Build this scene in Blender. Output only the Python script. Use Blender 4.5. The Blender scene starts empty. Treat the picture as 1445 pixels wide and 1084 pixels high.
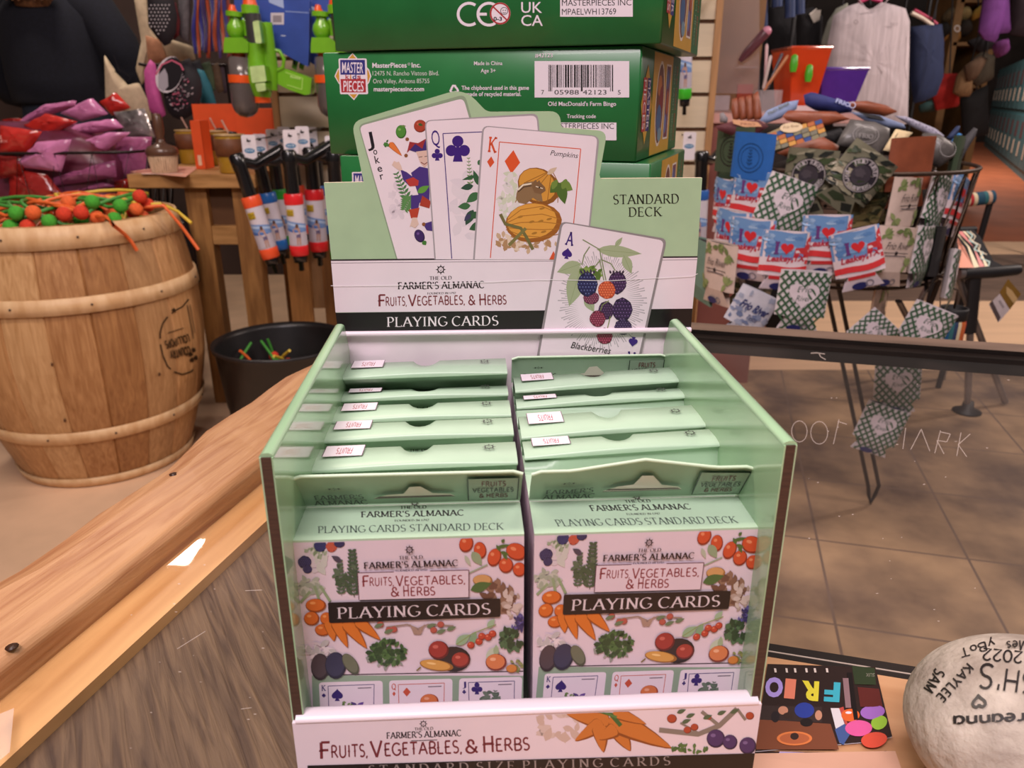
import bpy, math, random
from mathutils import Vector, Matrix
random.seed(7)
V = Vector
scene = bpy.context.scene
COL = scene.collection

# ------------------------------------------------------------------ camera, world, lights, exposure
F_PX = 1080.0; CX, CY = 722.5, 542.0
PITCH = math.radians(20.4); CP, SP = math.cos(PITCH), math.sin(PITCH)
CAM = V((0.0, 0.0, 1.0))
cd = bpy.data.cameras.new('camera'); cam = bpy.data.objects.new('camera', cd); COL.objects.link(cam)
cd.sensor_width = 36.0; cd.lens = 36.0 * F_PX / 1445.0; cd.clip_start = 0.01; cd.clip_end = 60
cam.location = CAM; cam.rotation_euler = (math.pi/2 - PITCH, 0, 0)
cd.dof.use_dof = True; cd.dof.focus_distance = 0.31; cd.dof.aperture_fstop = 26.0
scene.camera = cam
scene.view_settings.view_transform = 'Standard'; scene.view_settings.look = 'None'
scene.view_settings.gamma = 1.0; scene.view_settings.use_curve_mapping = False
scene.view_settings.exposure = 0.0
w = bpy.data.worlds.new('shop_ambient'); scene.world = w; w.use_nodes = True
w.node_tree.nodes['Background'].inputs[0].default_value = (1.0, 0.86, 0.80, 1)
w.node_tree.nodes['Background'].inputs[1].default_value = 0.12

def area(name, loc, aim, sx, sy, power, color):
    l = bpy.data.lights.new(name, 'AREA'); l.shape = 'RECTANGLE'; l.size = sx; l.size_y = sy
    l.energy = power; l.color = color
    o = bpy.data.objects.new(name, l); COL.objects.link(o); o.location = loc
    o.rotation_euler = (V(aim) - V(loc)).to_track_quat('-Z', 'Y').to_euler()
    return o
area('ceiling_lamp_counter', (-0.25, -0.75, 2.65), (0.0, 0.15, 0.9), 1.2, 0.5, 50, (1.0, 0.865, 0.90))
area('ceiling_lamp_left', (-1.7, 3.2, 2.65), (-1.7, 3.2, 0), 0.34, 0.22, 17, (1.0, 0.86, 0.76))
area('ceiling_lamp_aisle', (-0.9, 0.9, 2.65), (-0.95, 1.6, 0), 1.2, 0.3, 27, (1.0, 0.82, 0.71))
area('ceiling_lamp_right', (1.35, 0.9, 2.65), (1.4, 1.8, 0), 1.2, 0.3, 26, (1.0, 0.83, 0.77))
area('locker_fill_light', (5.3, 11.0, 3.2), (6.6, 12.0, .6), 1.6, 0.4, 220, (1.0, 0.84, 0.74))  # added fill light, no known fixture, brightens the lockers and orange floor
area('garment_fill_light', (3.7, 3.0, 2.65), (2.4, 4.8, 0.9), 1.0, 0.3, 80, (1.0, 0.83, 0.74))  # added fill light, kept out of view, brightens the hanging shirts

# ------------------------------------------------------------------ picture rays -> points in the place
def ray(px, py):
    u = (px - CX) / F_PX; v = (CY - py) / F_PX
    return V((u, CP + v * SP, -SP + v * CP))
def at_y(px, py, y):
    d = ray(px, py); return CAM + d * (y / d.y)
def at_z(px, py, z):
    d = ray(px, py); return CAM + d * ((z - CAM.z) / d.z)
def at_d(px, py, zc):
    return CAM + ray(px, py) * zc
def plane_map(P, n, sgn=1.0):
    P = V(P); n = V(n).normalized()
    def f(x, y, h):
        d = ray(x, y); t = (P - CAM).dot(n) / d.dot(n)
        return CAM + d * t + n * h
    return f
def ellipsoid_map(c, r):
    c = V(c)
    def f(x, y, h):
        d = ray(x, y); o = CAM - c
        D = V((d.x/r[0], d.y/r[1], d.z/r[2])); O = V((o.x/r[0], o.y/r[1], o.z/r[2]))
        A = D.dot(D); B = 2*O.dot(D); Cc = O.dot(O) - 1
        q = max(B*B - 4*A*Cc, 0); t = (-B - math.sqrt(q)) / (2*A)
        p = O + D*t
        n = V((p.x/r[0], p.y/r[1], p.z/r[2])).normalized()
        return c + V((p.x*r[0], p.y*r[1], p.z*r[2])) + n*h
    return f

# ------------------------------------------------------------------ materials
def lin(c):
    return c/12.92 if c <= 0.04045 else ((c+0.055)/1.055)**2.4
def rgb(h):
    h = h.lstrip('#'); return tuple(lin(int(h[i:i+2], 16)/255.0) for i in (0, 2, 4))
_M = {}
def mat(hexc, r=0.5, n=0.06, s=30.0, b=0.0, metal=0.0, coat=0.0, tr=0.0, stretch=None, hex2=None, lo=0.35, hi=0.65, detail=4.0, alpha=1.0, bs=None, sheen=0.0, dist=0.0):
    key = (hexc, r, n, s, b, metal, coat, tr, stretch, hex2, lo, hi, detail, alpha, bs, sheen, dist)
    if key in _M: return _M[key]
    m = bpy.data.materials.new('surface_' + hexc.lstrip('#')); m.use_nodes = True
    nt = m.node_tree; N = nt.nodes; L = nt.links; p = N['Principled BSDF']
    c = rgb(hexc)
    p.inputs['Base Color'].default_value = (*c, 1); p.inputs['Roughness'].default_value = r
    p.inputs['Metallic'].default_value = metal; p.inputs['Coat Weight'].default_value = coat
    p.inputs['Transmission Weight'].default_value = tr; p.inputs['Alpha'].default_value = alpha
    p.inputs['Sheen Weight'].default_value = sheen
    if n > 0 or b > 0 or hex2:
        tc = N.new('ShaderNodeTexCoord'); mp = N.new('ShaderNodeMapping'); no = N.new('ShaderNodeTexNoise')
        L.new(tc.outputs['Object'], mp.inputs[0]); L.new(mp.outputs[0], no.inputs['Vector'])
        if stretch: mp.inputs['Scale'].default_value = stretch
        no.inputs['Scale'].default_value = s; no.inputs['Detail'].default_value = detail
        no.inputs['Distortion'].default_value = dist
        if n > 0 or hex2:
            cr = N.new('ShaderNodeValToRGB'); L.new(no.outputs['Fac'], cr.inputs[0])
            if hex2: a, d = c, rgb(hex2)
            else: a, d = tuple(x*(1-n) for x in c), tuple(min(1, x*(1+n)) for x in c)
            cr.color_ramp.elements[0].color = (*a, 1); cr.color_ramp.elements[1].color = (*d, 1)
            cr.color_ramp.elements[0].position = lo; cr.color_ramp.elements[1].position = hi
            L.new(cr.outputs[0], p.inputs['Base Color'])
        if b > 0:
            bm = N.new('ShaderNodeBump'); bm.inputs['Strength'].default_value = b; bm.inputs['Distance'].default_value = 0.002
            if bs:
                n2 = N.new('ShaderNodeTexNoise'); n2.inputs['Scale'].default_value = bs; n2.inputs['Detail'].default_value = 3
                L.new(mp.outputs[0], n2.inputs['Vector']); L.new(n2.outputs['Fac'], bm.inputs['Height'])
            else: L.new(no.outputs['Fac'], bm.inputs['Height'])
            L.new(bm.outputs[0], p.inputs['Normal'])
    _M[key] = m; return m
def ink(h, r=0.4): return mat(h, r=r, n=0.0)
def glassy(name, tint='ffffff', haze=0.05, rough=0.02, hazecol='c8b8b0', ior=1.5, streak=True):
    m = bpy.data.materials.new(name); m.use_nodes = True; nt = m.node_tree; N = nt.nodes; L = nt.links
    N.clear(); out = N.new('ShaderNodeOutputMaterial')
    t = N.new('ShaderNodeBsdfTransparent'); t.inputs[0].default_value = (*rgb(tint), 1)
    g = N.new('ShaderNodeBsdfGlossy'); g.inputs['Roughness'].default_value = rough
    fr = N.new('ShaderNodeFresnel'); fr.inputs[0].default_value = ior
    mx = N.new('ShaderNodeMixShader'); ge = N.new('ShaderNodeNewGeometry'); mu = N.new('ShaderNodeMath'); mu.operation = 'MULTIPLY_ADD'; mu.inputs[1].default_value = -1; mu.inputs[2].default_value = 1
    m3 = N.new('ShaderNodeMath'); m3.operation = 'MULTIPLY'; L.new(ge.outputs['Backfacing'], mu.inputs[0]); L.new(mu.outputs[0], m3.inputs[0]); L.new(fr.outputs[0], m3.inputs[1])
    L.new(m3.outputs[0], mx.inputs[0]); L.new(t.outputs[0], mx.inputs[1]); L.new(g.outputs[0], mx.inputs[2])
    d = N.new('ShaderNodeBsdfDiffuse'); d.inputs[0].default_value = (*rgb(hazecol), 1)
    m2 = N.new('ShaderNodeMixShader'); L.new(mx.outputs[0], m2.inputs[1]); L.new(d.outputs[0], m2.inputs[2])
    if streak:
        tc = N.new('ShaderNodeTexCoord'); no = N.new('ShaderNodeTexNoise'); no.inputs['Scale'].default_value = 9; no.inputs['Detail'].default_value = 8
        L.new(tc.outputs['Object'], no.inputs['Vector'])
        mr = N.new('ShaderNodeMapRange'); mr.inputs[1].default_value = 0.45; mr.inputs[2].default_value = 0.8
        mr.inputs[3].default_value = haze*0.3; mr.inputs[4].default_value = haze*3.0
        L.new(no.outputs['Fac'], mr.inputs[0]); L.new(mr.outputs[0], m2.inputs[0])
    else: m2.inputs[0].default_value = haze
    L.new(m2.outputs[0], out.inputs[0]); return m

# ------------------------------------------------------------------ objects
MW = {}
def thing(name, label, cat, loc=(0, 0, 0), rotz=0.0, group=None, mw=None):
    o = bpy.data.objects.new(name, None); COL.objects.link(o); o.empty_display_size = 0.02
    m = mw if mw is not None else Matrix.Translation(V(loc)) @ Matrix.Rotation(rotz, 4, 'Z')
    o.matrix_world = m; MW[o.name] = m.copy()
    return tag(o, label, cat, group)
def tag(o, label=None, cat=None, group=None, kind=None):
    if label: o['label'] = label
    if cat: o['category'] = cat
    if group: o['group'] = group
    if kind: o['kind'] = kind
    return o

class MB:
    def __init__(s): s.v = []; s.f = []; s.mi = []; s.mats = []; s.sm = []
    def m(s, mt):
        if mt not in s.mats: s.mats.append(mt)
        return s.mats.index(mt)
    def add(s, vs, fs, mt, smooth=False):
        k = len(s.v); i = s.m(mt)
        s.v.extend(V(p) for p in vs)
        for f in fs: s.f.append([a + k for a in f]); s.mi.append(i); s.sm.append(smooth)
    def poly(s, vs, mt): s.add(vs, [list(range(len(vs)))], mt)
    def box(s, lo, hi, mt, M=None, top=None):
        x0, y0, z0 = lo; x1, y1, z1 = hi
        vs = [V(p) for p in ((x0,y0,z0),(x1,y0,z0),(x1,y1,z0),(x0,y1,z0),(x0,y0,z1),(x1,y0,z1),(x1,y1,z1),(x0,y1,z1))]
        if M is not None: vs = [M @ p for p in vs]
        s.add(vs, [(0,3,2,1),(0,1,5,4),(1,2,6,5),(2,3,7,6),(3,0,4,7)], mt)
        s.add([vs[4], vs[5], vs[6], vs[7]], [(0,1,2,3)], top or mt)
    def rbox(s, lo, hi, r, mt, M=None, seg=3):
        """box with rounded vertical edges and softened top and bottom rims"""
        x0, y0, z0 = lo; x1, y1, z1 = hi; pts = []
        for cx, cy, a0 in ((x1-r, y1-r, 0), (x0+r, y1-r, 90), (x0+r, y0+r, 180), (x1-r, y0+r, 270)):
            for k in range(seg+1):
                a = math.radians(a0 + 90*k/seg); pts.append((cx + r*math.cos(a), cy + r*math.sin(a)))
        c = ((x0+x1)/2, (y0+y1)/2); e = min(r*0.5, (z1-z0)*0.25)
        def ring(z, ins): return [V((c[0] + (x-c[0])*(1-ins/max(abs(x1-x0)/2, 1e-6)), c[1] + (y-c[1])*(1-ins/max(abs(y1-y0)/2, 1e-6)), z)) for x, y in pts]
        rings = [ring(z0, e), ring(z0+e, 0), ring(z1-e, 0), ring(z1, e)]
        s.loft(rings, mt, True, M, closed=True, caps=True)
    def loft(s, rings, mt, smooth=True, M=None, closed=True, caps=True):
        n = len(rings[0]); vs = [p for r in rings for p in r]
        if M is not None: vs = [M @ V(p) for p in vs]
        fs = []
        for i in range(len(rings)-1):
            for j in range(n if closed else n-1):
                fs.append((i*n+j, i*n+(j+1) % n, (i+1)*n+(j+1) % n, (i+1)*n+j))
        s.add(vs, fs, mt, smooth)
        if caps and closed:
            s.add(vs[:n], [list(range(n))[::-1]], mt); s.add(vs[-n:], [list(range(n))], mt)
    def tube(s, pts, r, mt, n=8, closed=False, M=None, flat=None, caps=True):
        pts = [V(p) for p in pts]; L = len(pts); rings = []; up = None
        for i, p in enumerate(pts):
            a = pts[(i-1) % L] if (closed or i > 0) else p
            b = pts[(i+1) % L] if (closed or i < L-1) else p
            t = (b - a); t = t.normalized() if t.length > 1e-9 else V((0,0,1))
            if up is None:
                up = V((0,0,1)) if abs(t.z) < 0.9 else V((0,1,0))
            sd = t.cross(up)
            if sd.length < 1e-6: sd = t.orthogonal()
            sd.normalize(); up = sd.cross(t).normalized()
            rr = r[i] if isinstance(r, (list, tuple)) else r
            ry = rr*flat if flat else rr
            rings.append([p + sd*(rr*math.cos(2*math.pi*k/n)) + up*(ry*math.sin(2*math.pi*k/n)) for k in range(n)])
        if closed: rings.append(rings[0])
        s.loft(rings, mt, True, M, True, caps and not closed)
    def lathe(s, prof, mt, c=(0,0,0), n=32, M=None, smooth=True, caps=True):
        rings = [[V((c[0]+r*math.cos(2*math.pi*k/n), c[1]+r*math.sin(2*math.pi*k/n), c[2]+z)) for k in range(n)] for r, z in prof]
        s.loft(rings, mt, smooth, M, True, caps)
    def ball(s, c, r, mt, n=14, M=None):
        if not isinstance(r, (list, tuple)): r = (r, r, r)
        m = n//2+1
        rings = [[V((c[0]+r[0]*math.sin(math.pi*i/m)*math.cos(2*math.pi*k/n), c[1]+r[1]*math.sin(math.pi*i/m)*math.sin(2*math.pi*k/n), c[2]-r[2]*math.cos(math.pi*i/m))) for k in range(n)] for i in range(1, m)]
        s.loft(rings, mt, True, M, True, False)
        bt = V((c[0], c[1], c[2]-r[2])); tp = V((c[0], c[1], c[2]+r[2]))
        for ring, pole, rev in ((rings[0], bt, True), (rings[-1], tp, False)):
            vs = list(ring) + [pole]
            if M is not None: vs = [M @ p for p in vs]
            s.add(vs, [((k+1) % n, k, n) if rev else (k, (k+1) % n, n) for k in range(n)], mt, True)
    def plate(s, poly, th, mt, mapf, edge=None, back=None):
        """a cut sheet: outline (x,y) through mapf, thickness th behind the face"""
        a = [mapf(x, y, 0.0) for x, y in poly]; b = [mapf(x, y, -th) for x, y in poly]; n = len(poly)
        s.poly(a, mt); s.poly(b[::-1], back or mt)
        s.add(a + b, [(i, (i+1) % n, n+(i+1) % n, n+i) for i in range(n)], edge or mt)
    def build(s, name, parent=None, world=True, bevel=0, solid=0, sub=0, kind=None, label=None):
        me = bpy.data.meshes.new(name); me.from_pydata([tuple(p) for p in s.v], [], s.f)
        for mt in s.mats: me.materials.append(mt)
        me.polygons.foreach_set('material_index', s.mi); me.polygons.foreach_set('use_smooth', s.sm)
        me.update()
        o = bpy.data.objects.new(name, me); COL.objects.link(o)
        if parent is not None:
            if world: me.transform(MW[parent.name].inverted())
            o.parent = parent; MW[o.name] = MW[parent.name].copy()
        elif world is True and len(s.v):
            c = V((0,0,0))
            for p in s.v: c += p
            c /= len(s.v); c.z = min(p.z for p in s.v)
            me.transform(Matrix.Translation(-c)); o.location = c; MW[o.name] = Matrix.Translation(c)
        else: MW[o.name] = Matrix.Identity(4)
        if sub:
            md = o.modifiers.new('smooth', 'SUBSURF'); md.levels = sub; md.render_levels = sub
        if solid:
            md = o.modifiers.new('thickness', 'SOLIDIFY'); md.thickness = solid; md.offset = 0
        if bevel:
            md = o.modifiers.new('bevel', 'BEVEL'); md.width = bevel; md.segments = 2; md.limit_method = 'ANGLE'; md.angle_limit = math.radians(40)
        if kind: o['kind'] = kind
        if label: o['label'] = label
        return o
def copy_thing(o, mw=None, label=None, group=None, mats=None):
    def cp(src, parent):
        c = src.copy(); COL.objects.link(c); c.parent = parent
        for ch in list(src.children): cp(ch, c)
        return c
    c = cp(o, o.parent)
    if mw is not None: c.matrix_world = mw
    if label: c['label'] = label
    if group: c['group'] = group
    return c

# ------------------------------------------------------------------ lettering
_TX = {}
def sans(txt, bold=0.0, space=1.0):
    k = (txt, bold, space)
    if k in _TX: return _TX[k]
    cu = bpy.data.curves.new('lettering', 'FONT'); cu.body = txt; cu.size = 1.0; cu.fill_mode = 'FRONT'
    cu.offset = bold; cu.space_character = space; cu.resolution_u = 3
    o = bpy.data.objects.new('lettering', cu); COL.objects.link(o)
    me = bpy.data.meshes.new_from_object(o)
    vs = [(p.co.x, p.co.y) for p in me.vertices]; fs = [list(p.vertices) for p in me.polygons]
    bpy.data.objects.remove(o); bpy.data.meshes.remove(me); bpy.data.curves.remove(cu)
    if vs:
        x0 = min(p[0] for p in vs); vs = [(p[0]-x0, p[1]) for p in vs]
    _TX[k] = (vs, fs); return _TX[k]
CAPH = 0.7
def arc(cx, cy, rx, ry, a0, a1, n=10):
    return [(cx + rx*math.cos(math.radians(a0+(a1-a0)*i/n)), cy + ry*math.sin(math.radians(a0+(a1-a0)*i/n))) for i in range(n+1)]
G = {
 'A': (.86, [[(.05,0),(.43,1)],[(.43,1),(.81,0)],[(.2,.36),(.66,.36)]]),
 'B': (.72, [[(.14,0),(.14,1)],[(.14,1)]+arc(.38,.75,.25,.25,90,-90)+[(.14,.5)],[(.14,.5)]+arc(.4,.25,.28,.25,90,-90)+[(.14,0)]]),
 'C': (.82, [arc(.46,.5,.4,.5,45,315,16)]),
 'D': (.86, [[(.14,0),(.14,1)],[(.14,1)]+arc(.38,.5,.4,.5,90,-90,14)+[(.14,0)]]),
 'E': (.68, [[(.14,0),(.14,1)],[(.14,1),(.58,1)],[(.14,.52),(.5,.52)],[(.14,0),(.62,0)]]),
 'F': (.64, [[(.14,0),(.14,1)],[(.14,1),(.58,1)],[(.14,.52),(.5,.52)]]),
 'G': (.86, [arc(.46,.5,.4,.5,45,330,16)+[(.8,.42)],[(.56,.42),(.8,.42)]]),
 'H': (.86, [[(.14,0),(.14,1)],[(.72,0),(.72,1)],[(.14,.52),(.72,.52)]]),
 'I': (.36, [[(.18,0),(.18,1)]]),
 'J': (.44, [[(.28,1),(.28,.1)]+arc(.12,.05,.16,.22,0,-110,6)]),
 'K': (.82, [[(.14,0),(.14,1)],[(.7,1),(.15,.44)],[(.3,.58),(.76,0)]]),
 'L': (.64, [[(.14,0),(.14,1)],[(.14,0),(.6,0)]]),
 'M': (1.02, [[(.14,0),(.14,1)],[(.14,1),(.5,.1)],[(.5,.1),(.87,1)],[(.87,1),(.87,0)]]),
 'N': (.88, [[(.14,0),(.14,1)],[(.14,1),(.74,0)],[(.74,0),(.74,1)]]),
 'O': (.92, [arc(.46,.5,.41,.5,90,450,20)]),
 'P': (.66, [[(.14,0),(.14,1)],[(.14,1)]+arc(.34,.73,.26,.27,90,-90)+[(.14,.46)]]),
 'Q': (.92, [arc(.46,.5,.41,.5,90,450,20),[(.5,.2),(.86,-.15)]]),
 'R': (.78, [[(.14,0),(.14,1)],[(.14,1)]+arc(.36,.74,.25,.26,90,-90)+[(.14,.48)],[(.38,.48),(.74,0)]]),
 'S': (.64, [arc(.33,.75,.23,.25,40,260,9)+arc(.32,.25,.25,.25,80,-140,9)]),
 'T': (.76, [[(.38,0),(.38,1)],[(.05,1),(.71,1)]]),
 'U': (.86, [[(.14,1),(.14,.3)]+arc(.43,.3,.29,.3,180,360,12)+[(.72,1)]]),
 'V': (.84, [[(.05,1),(.42,0)],[(.42,0),(.79,1)]]),
 'W': (1.15, [[(.05,1),(.34,0)],[(.34,0),(.58,1)],[(.58,1),(.84,0)],[(.84,0),(1.1,1)]]),
 'X': (.8, [[(.06,1),(.74,0)],[(.06,0),(.74,1)]]),
 'Y': (.8, [[(.05,1),(.4,.45)],[(.4,.45),(.75,1)],[(.4,.45),(.4,0)]]),
 'Z': (.7, [[(.08,1),(.62,1),(.06,0),(.64,0)]]),
 '&': (.84, [arc(.36,.76,.18,.24,-30,250,10)+[(.78,0)], [(.27,.6)]+arc(.34,.26,.28,.27,110,330,10)+[(.74,.5)]]),
 "'": (.22, [[(.11,1),(.09,.74)]]), ',': (.26, [[(.13,.06),(.07,-.16)]]), '.': (.24, [[(.12,0),(.12,.08)]]), '-': (.4, [[(.06,.45),(.34,.45)]]),
 '0': (.66, [arc(.33,.5,.27,.5,90,450,18)]), '1': (.4, [[(.08,.8),(.22,1),(.22,0)]]),
 '2': (.64, [arc(.31,.74,.24,.26,165,-40,9)+[(.06,0),(.6,0)]]),
 '7': (.6, [[(.06,1),(.56,1),(.22,0)]]), '9': (.6, [arc(.3,.7,.24,.3,0,360,12),[(.54,.7),(.4,0)]]),
 'a': (.56, [arc(.26,.3,.22,.3,60,360,10),[(.48,.6),(.48,0),(.54,0)]]),
 'd': (.6, [arc(.26,.3,.22,.3,60,360,10),[(.5,1),(.5,0)]]),
 'e': (.54, [[(.06,.32),(.48,.32)]+arc(.27,.3,.22,.3,5,310,10)]),
 'n': (.58, [[(.08,.6),(.08,0)],[(.08,.4)]+arc(.28,.4,.2,.2,170,0,6)+[(.48,0)]]),
 'o': (.56, [arc(.28,.3,.22,.3,90,450,12)]), 'r': (.42, [[(.08,.6),(.08,0)],[(.08,.36)]+arc(.26,.4,.18,.2,170,50,5)]),
 'y': (.54, [[(.06,.6),(.28,.05)],[(.5,.6),(.16,-.35)]]), 's': (.46, [arc(.24,.46,.16,.14,30,260,6)+arc(.22,.15,.18,.15,80,-140,6)]),
 'i': (.2, [[(.1,.6),(.1,0)],[(.1,.8),(.1,.86)]]), 'v': (.5, [[(.05,.6),(.25,0),(.45,.6)]]),
 'k': (.5, [[(.08,1),(.08,0)],[(.42,.6),(.1,.26)],[(.2,.36),(.46,0)]]),
 'l': (.2, [[(.1,1),(.1,0)]]), 't': (.36, [[(.16,.9),(.16,.08),(.3,0)],[(.02,.6),(.32,.6)]]), 'h': (.56, [[(.08,1),(.08,0)],[(.08,.4)]+arc(.28,.4,.2,.2,170,0,6)+[(.48,0)]]),
}
def stroke_quads(pl, wf):
    """polyline -> quads of width wf(direction)"""
    out = []; n = len(pl)
    L = []; R = []
    for i, p in enumerate(pl):
        a = pl[max(i-1, 0)]; b = pl[min(i+1, n-1)]
        dx, dy = b[0]-a[0], b[1]-a[1]; l = math.hypot(dx, dy) or 1
        dx /= l; dy /= l; wd = wf(dx, dy)/2
        L.append((p[0]-dy*wd, p[1]+dx*wd)); R.append((p[0]+dy*wd, p[1]-dx*wd))
    vs = L + R
    return vs, [[i, n+i, n+i+1, i+1] for i in range(n-1)]
def strokes(txt, style='serif', gap=.06, thick=None):
    k = (txt, style, gap, thick)
    if k in _TX: return _TX[k]
    vs = []; fs = []; x = 0.0
    def put(v2, f2):
        q = len(vs); vs.extend((a+x, b) for a, b in v2); fs.extend([[i+q for i in f] for f in f2])
    th = thick or {'serif': .15, 'slab': .2, 'deco': .15, 'hand': .1, 'thin': .05}[style]
    for ch in txt:
        if ch == ' ': x += .34; continue
        g = G.get(ch) or G.get(ch.upper())
        if not g: x += .3; continue
        for pl in g[1]:
            if style in ('serif', 'slab'):
                c20, s20 = math.cos(.35), math.sin(.35)
                def wf(dx, dy): return max(th*.36 if style == 'serif' else th*.6, th*abs(dy*c20 - dx*s20))
            else:
                def wf(dx, dy): return th
            put(*stroke_quads(pl, wf))
            if style in ('serif', 'slab') and ch not in "',.-":
                sh = .045 if style == 'serif' else .12
                for e, q in ((pl[0], pl[1]), (pl[-1], pl[-2])):
                    if abs(e[1]-q[1]) > .3*math.hypot(e[0]-q[0], e[1]-q[1]) and (abs(e[1]) < .02 or abs(e[1]-1) < .02) and len(pl) < 6:
                        y0 = 0 if e[1] < .5 else 1-sh
                        put([(e[0]-.14, y0), (e[0]+.14, y0), (e[0]+.14, y0+sh), (e[0]-.14, y0+sh)], [[0,1,2,3]])
                    elif abs(e[1]-q[1]) < .01 and ch in 'EFLTZ' and e[0] > .3 or (ch == 'T' and e[0] < .1):
                        sg = 1 if e[1] < .5 else -1
                        put([(e[0]-.05, e[1]), (e[0]+.02, e[1]), (e[0]+.02, e[1]+sg*.17), (e[0]-.01, e[1]+sg*.17)], [[0,1,2,3]])
            if style == 'deco' and len(pl) == 2 and pl[0][0] == pl[1][0]:
                put([(pl[0][0]-.13, .44), (pl[0][0]+.13, .44), (pl[0][0]+.1, .54), (pl[0][0]-.1, .54)], [[0,1,2,3]])
        x += g[0] + gap
    _TX[k] = (vs, fs); return _TX[k]

class Canvas:
    """prints flat art on a surface: 2-D shapes go through mapf(x, y, height) onto mesh mb"""
    def __init__(s, mb, mapf, dh=1.2e-5, h0=None, yup=False, rnd=None):
        s.mb = mb; s.f = mapf; s.dh = dh; s.h = h0 if h0 is not None else dh*3; s.yup = yup
    def raw(s, vs, fs, c):
        mt = ink(c) if isinstance(c, str) else c
        s.mb.add([s.f(x, y, s.h) for x, y in vs], fs, mt); s.h += s.dh
    def poly(s, pts, c): s.raw(pts, [list(range(len(pts)))], c)
    def many(s, polys, c):
        mt = ink(c) if isinstance(c, str) else c
        for i, p in enumerate(polys): h = s.h + (i % 8)*s.dh*.3; s.mb.add([s.f(x, y, h) for x, y in p], [list(range(len(p)))], mt)
        s.h += s.dh*3
    def ellp(s, x, y, rx, ry=None, rot=0, n=18, j=0):
        ry = rx if ry is None else ry; c, d = math.cos(math.radians(rot)), math.sin(math.radians(rot)); o = []
        for k in range(n):
            a = 2*math.pi*k/n; q = 1 + (random.uniform(-j, j) if j else 0)
            u, v = rx*math.cos(a)*q, ry*math.sin(a)*q; o.append((x+u*c-v*d, y+u*d+v*c))
        return o
    def ell(s, x, y, rx, ry=None, c='000000', rot=0, n=18, j=0): s.poly(s.ellp(x, y, rx, ry, rot, n, j), c)
    def rect(s, x0, y0, x1, y1, c): s.poly([(x0,y0),(x1,y0),(x1,y1),(x0,y1)], c)
    def rquad(s, q, r, c, n=4): s.poly(rounded(q, r, n), c)
    def line(s, pts, wd, c, close=False):
        if close: pts = list(pts) + [pts[0]]
        vs, fs = stroke_quads(pts, lambda a, b: wd)
        if len(pts) > 2 and close is False or len(pts) == 2: s.raw(vs, fs, c)
        else:
            for a, b in zip(pts[:-1], pts[1:]):
                v2, f2 = stroke_quads([a, b], lambda p, q: wd); s.mb.add([s.f(x, y, s.h) for x, y in v2], f2, ink(c) if isinstance(c, str) else c)
            s.h += s.dh
    def segs(s, pts, wd, c):
        for a, b in zip(pts[:-1], pts[1:]):
            v2, f2 = stroke_quads([a, b], lambda p, q: wd); s.mb.add([s.f(x, y, s.h) for x, y in v2], f2, ink(c) if isinstance(c, str) else c)
        s.h += s.dh
    def ring(s, x, y, r, wd, c, ry=None, n=28, a0=0, a1=360):
        s.line(arc(x, y, r, ry or r, a0, a1, n), wd, c)
    def text(s, t, p0, p1, h, c, font='sans', shear=0.0, bold=0.0, space=1.0, fit=True, gap=.06, thick=None, mirror=False):
        if font == 'sans':
            vs, fs = sans(t, bold, space); k = 1/CAPH
        else:
            vs, fs = strokes(t, font, gap, thick); k = 1.0
        if not vs: return
        x1 = max(p[0] for p in vs); dx, dy = p1[0]-p0[0], p1[1]-p0[1]; L = math.hypot(dx, dy)
        ex, ey = dx/L, dy/L; ux, uy = (-ey, ex) if s.yup else (ey, -ex)
        sx = L/x1 if fit else h*k; sy = h*k
        if mirror: vs = [(x1-a, b) for a, b in vs]
        s.raw([(p0[0]+ex*a*sx+ux*b*sy+ex*b*sy*shear, p0[1]+ey*a*sx+uy*b*sy+ey*b*sy*shear) for a, b in vs], fs, c)
    def arctext(s, t, x, y, r, h, c, a0, a1, font='slab', inward=False):
        n = len(t)
        for i, ch in enumerate(t):
            if ch == ' ': continue
            a = math.radians(a0 + (a1-a0)*(i+.5)/n); sg = 1 if s.yup else -1
            px, py = x + r*math.cos(a), y + sg*r*math.sin(a)
            tx, ty = (math.sin(a), -sg*math.cos(a)) if not inward else (-math.sin(a), sg*math.cos(a))
            w_ = h*.42
            s.text(ch, (px-tx*w_, py-ty*w_), (px+tx*w_, py+ty*w_), h, c, font)
    # suit and plant shapes
    def diamond(s, x, y, rx, ry, c, rot=0): s.poly(rotp([(x,y-ry),(x+rx,y),(x,y+ry),(x-rx,y)], x, y, rot), c)
    def heartp(s, x, y, r, rot=0):
        pts = []
        for k in range(28):
            a = 2*math.pi*k/28; u = 16*math.sin(a)**3; v = 13*math.cos(a)-5*math.cos(2*a)-2*math.cos(3*a)-math.cos(4*a)
            pts.append((x+u*r/16, y+(v if s.yup else -v)*r/16))
        return rotp(pts, x, y, rot)
    def heart(s, x, y, r, c, rot=0): s.poly(s.heartp(x, y, r, rot), c)
    def spade(s, x, y, r, c, rot=0):
        p = s.heartp(x, y, r, 180); st = [(x-r*.45, y+r*1.15), (x, y+r*.1), (x+r*.45, y+r*1.15)]
        s.many([rotp(p, x, y, rot), rotp(st, x, y, rot)], c)
    def club(s, x, y, r, c, rot=0):
        ps = [s.ellp(x, y-r*.55, r*.46), s.ellp(x-r*.52, y+r*.2, r*.46), s.ellp(x+r*.52, y+r*.2, r*.46), [(x-r*.4, y+r*1.1), (x-r*.1, y-r*.2), (x+r*.1, y-r*.2), (x+r*.4, y+r*1.1)]]
        s.many([rotp(p, x, y, rot) for p in ps], c)
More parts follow.
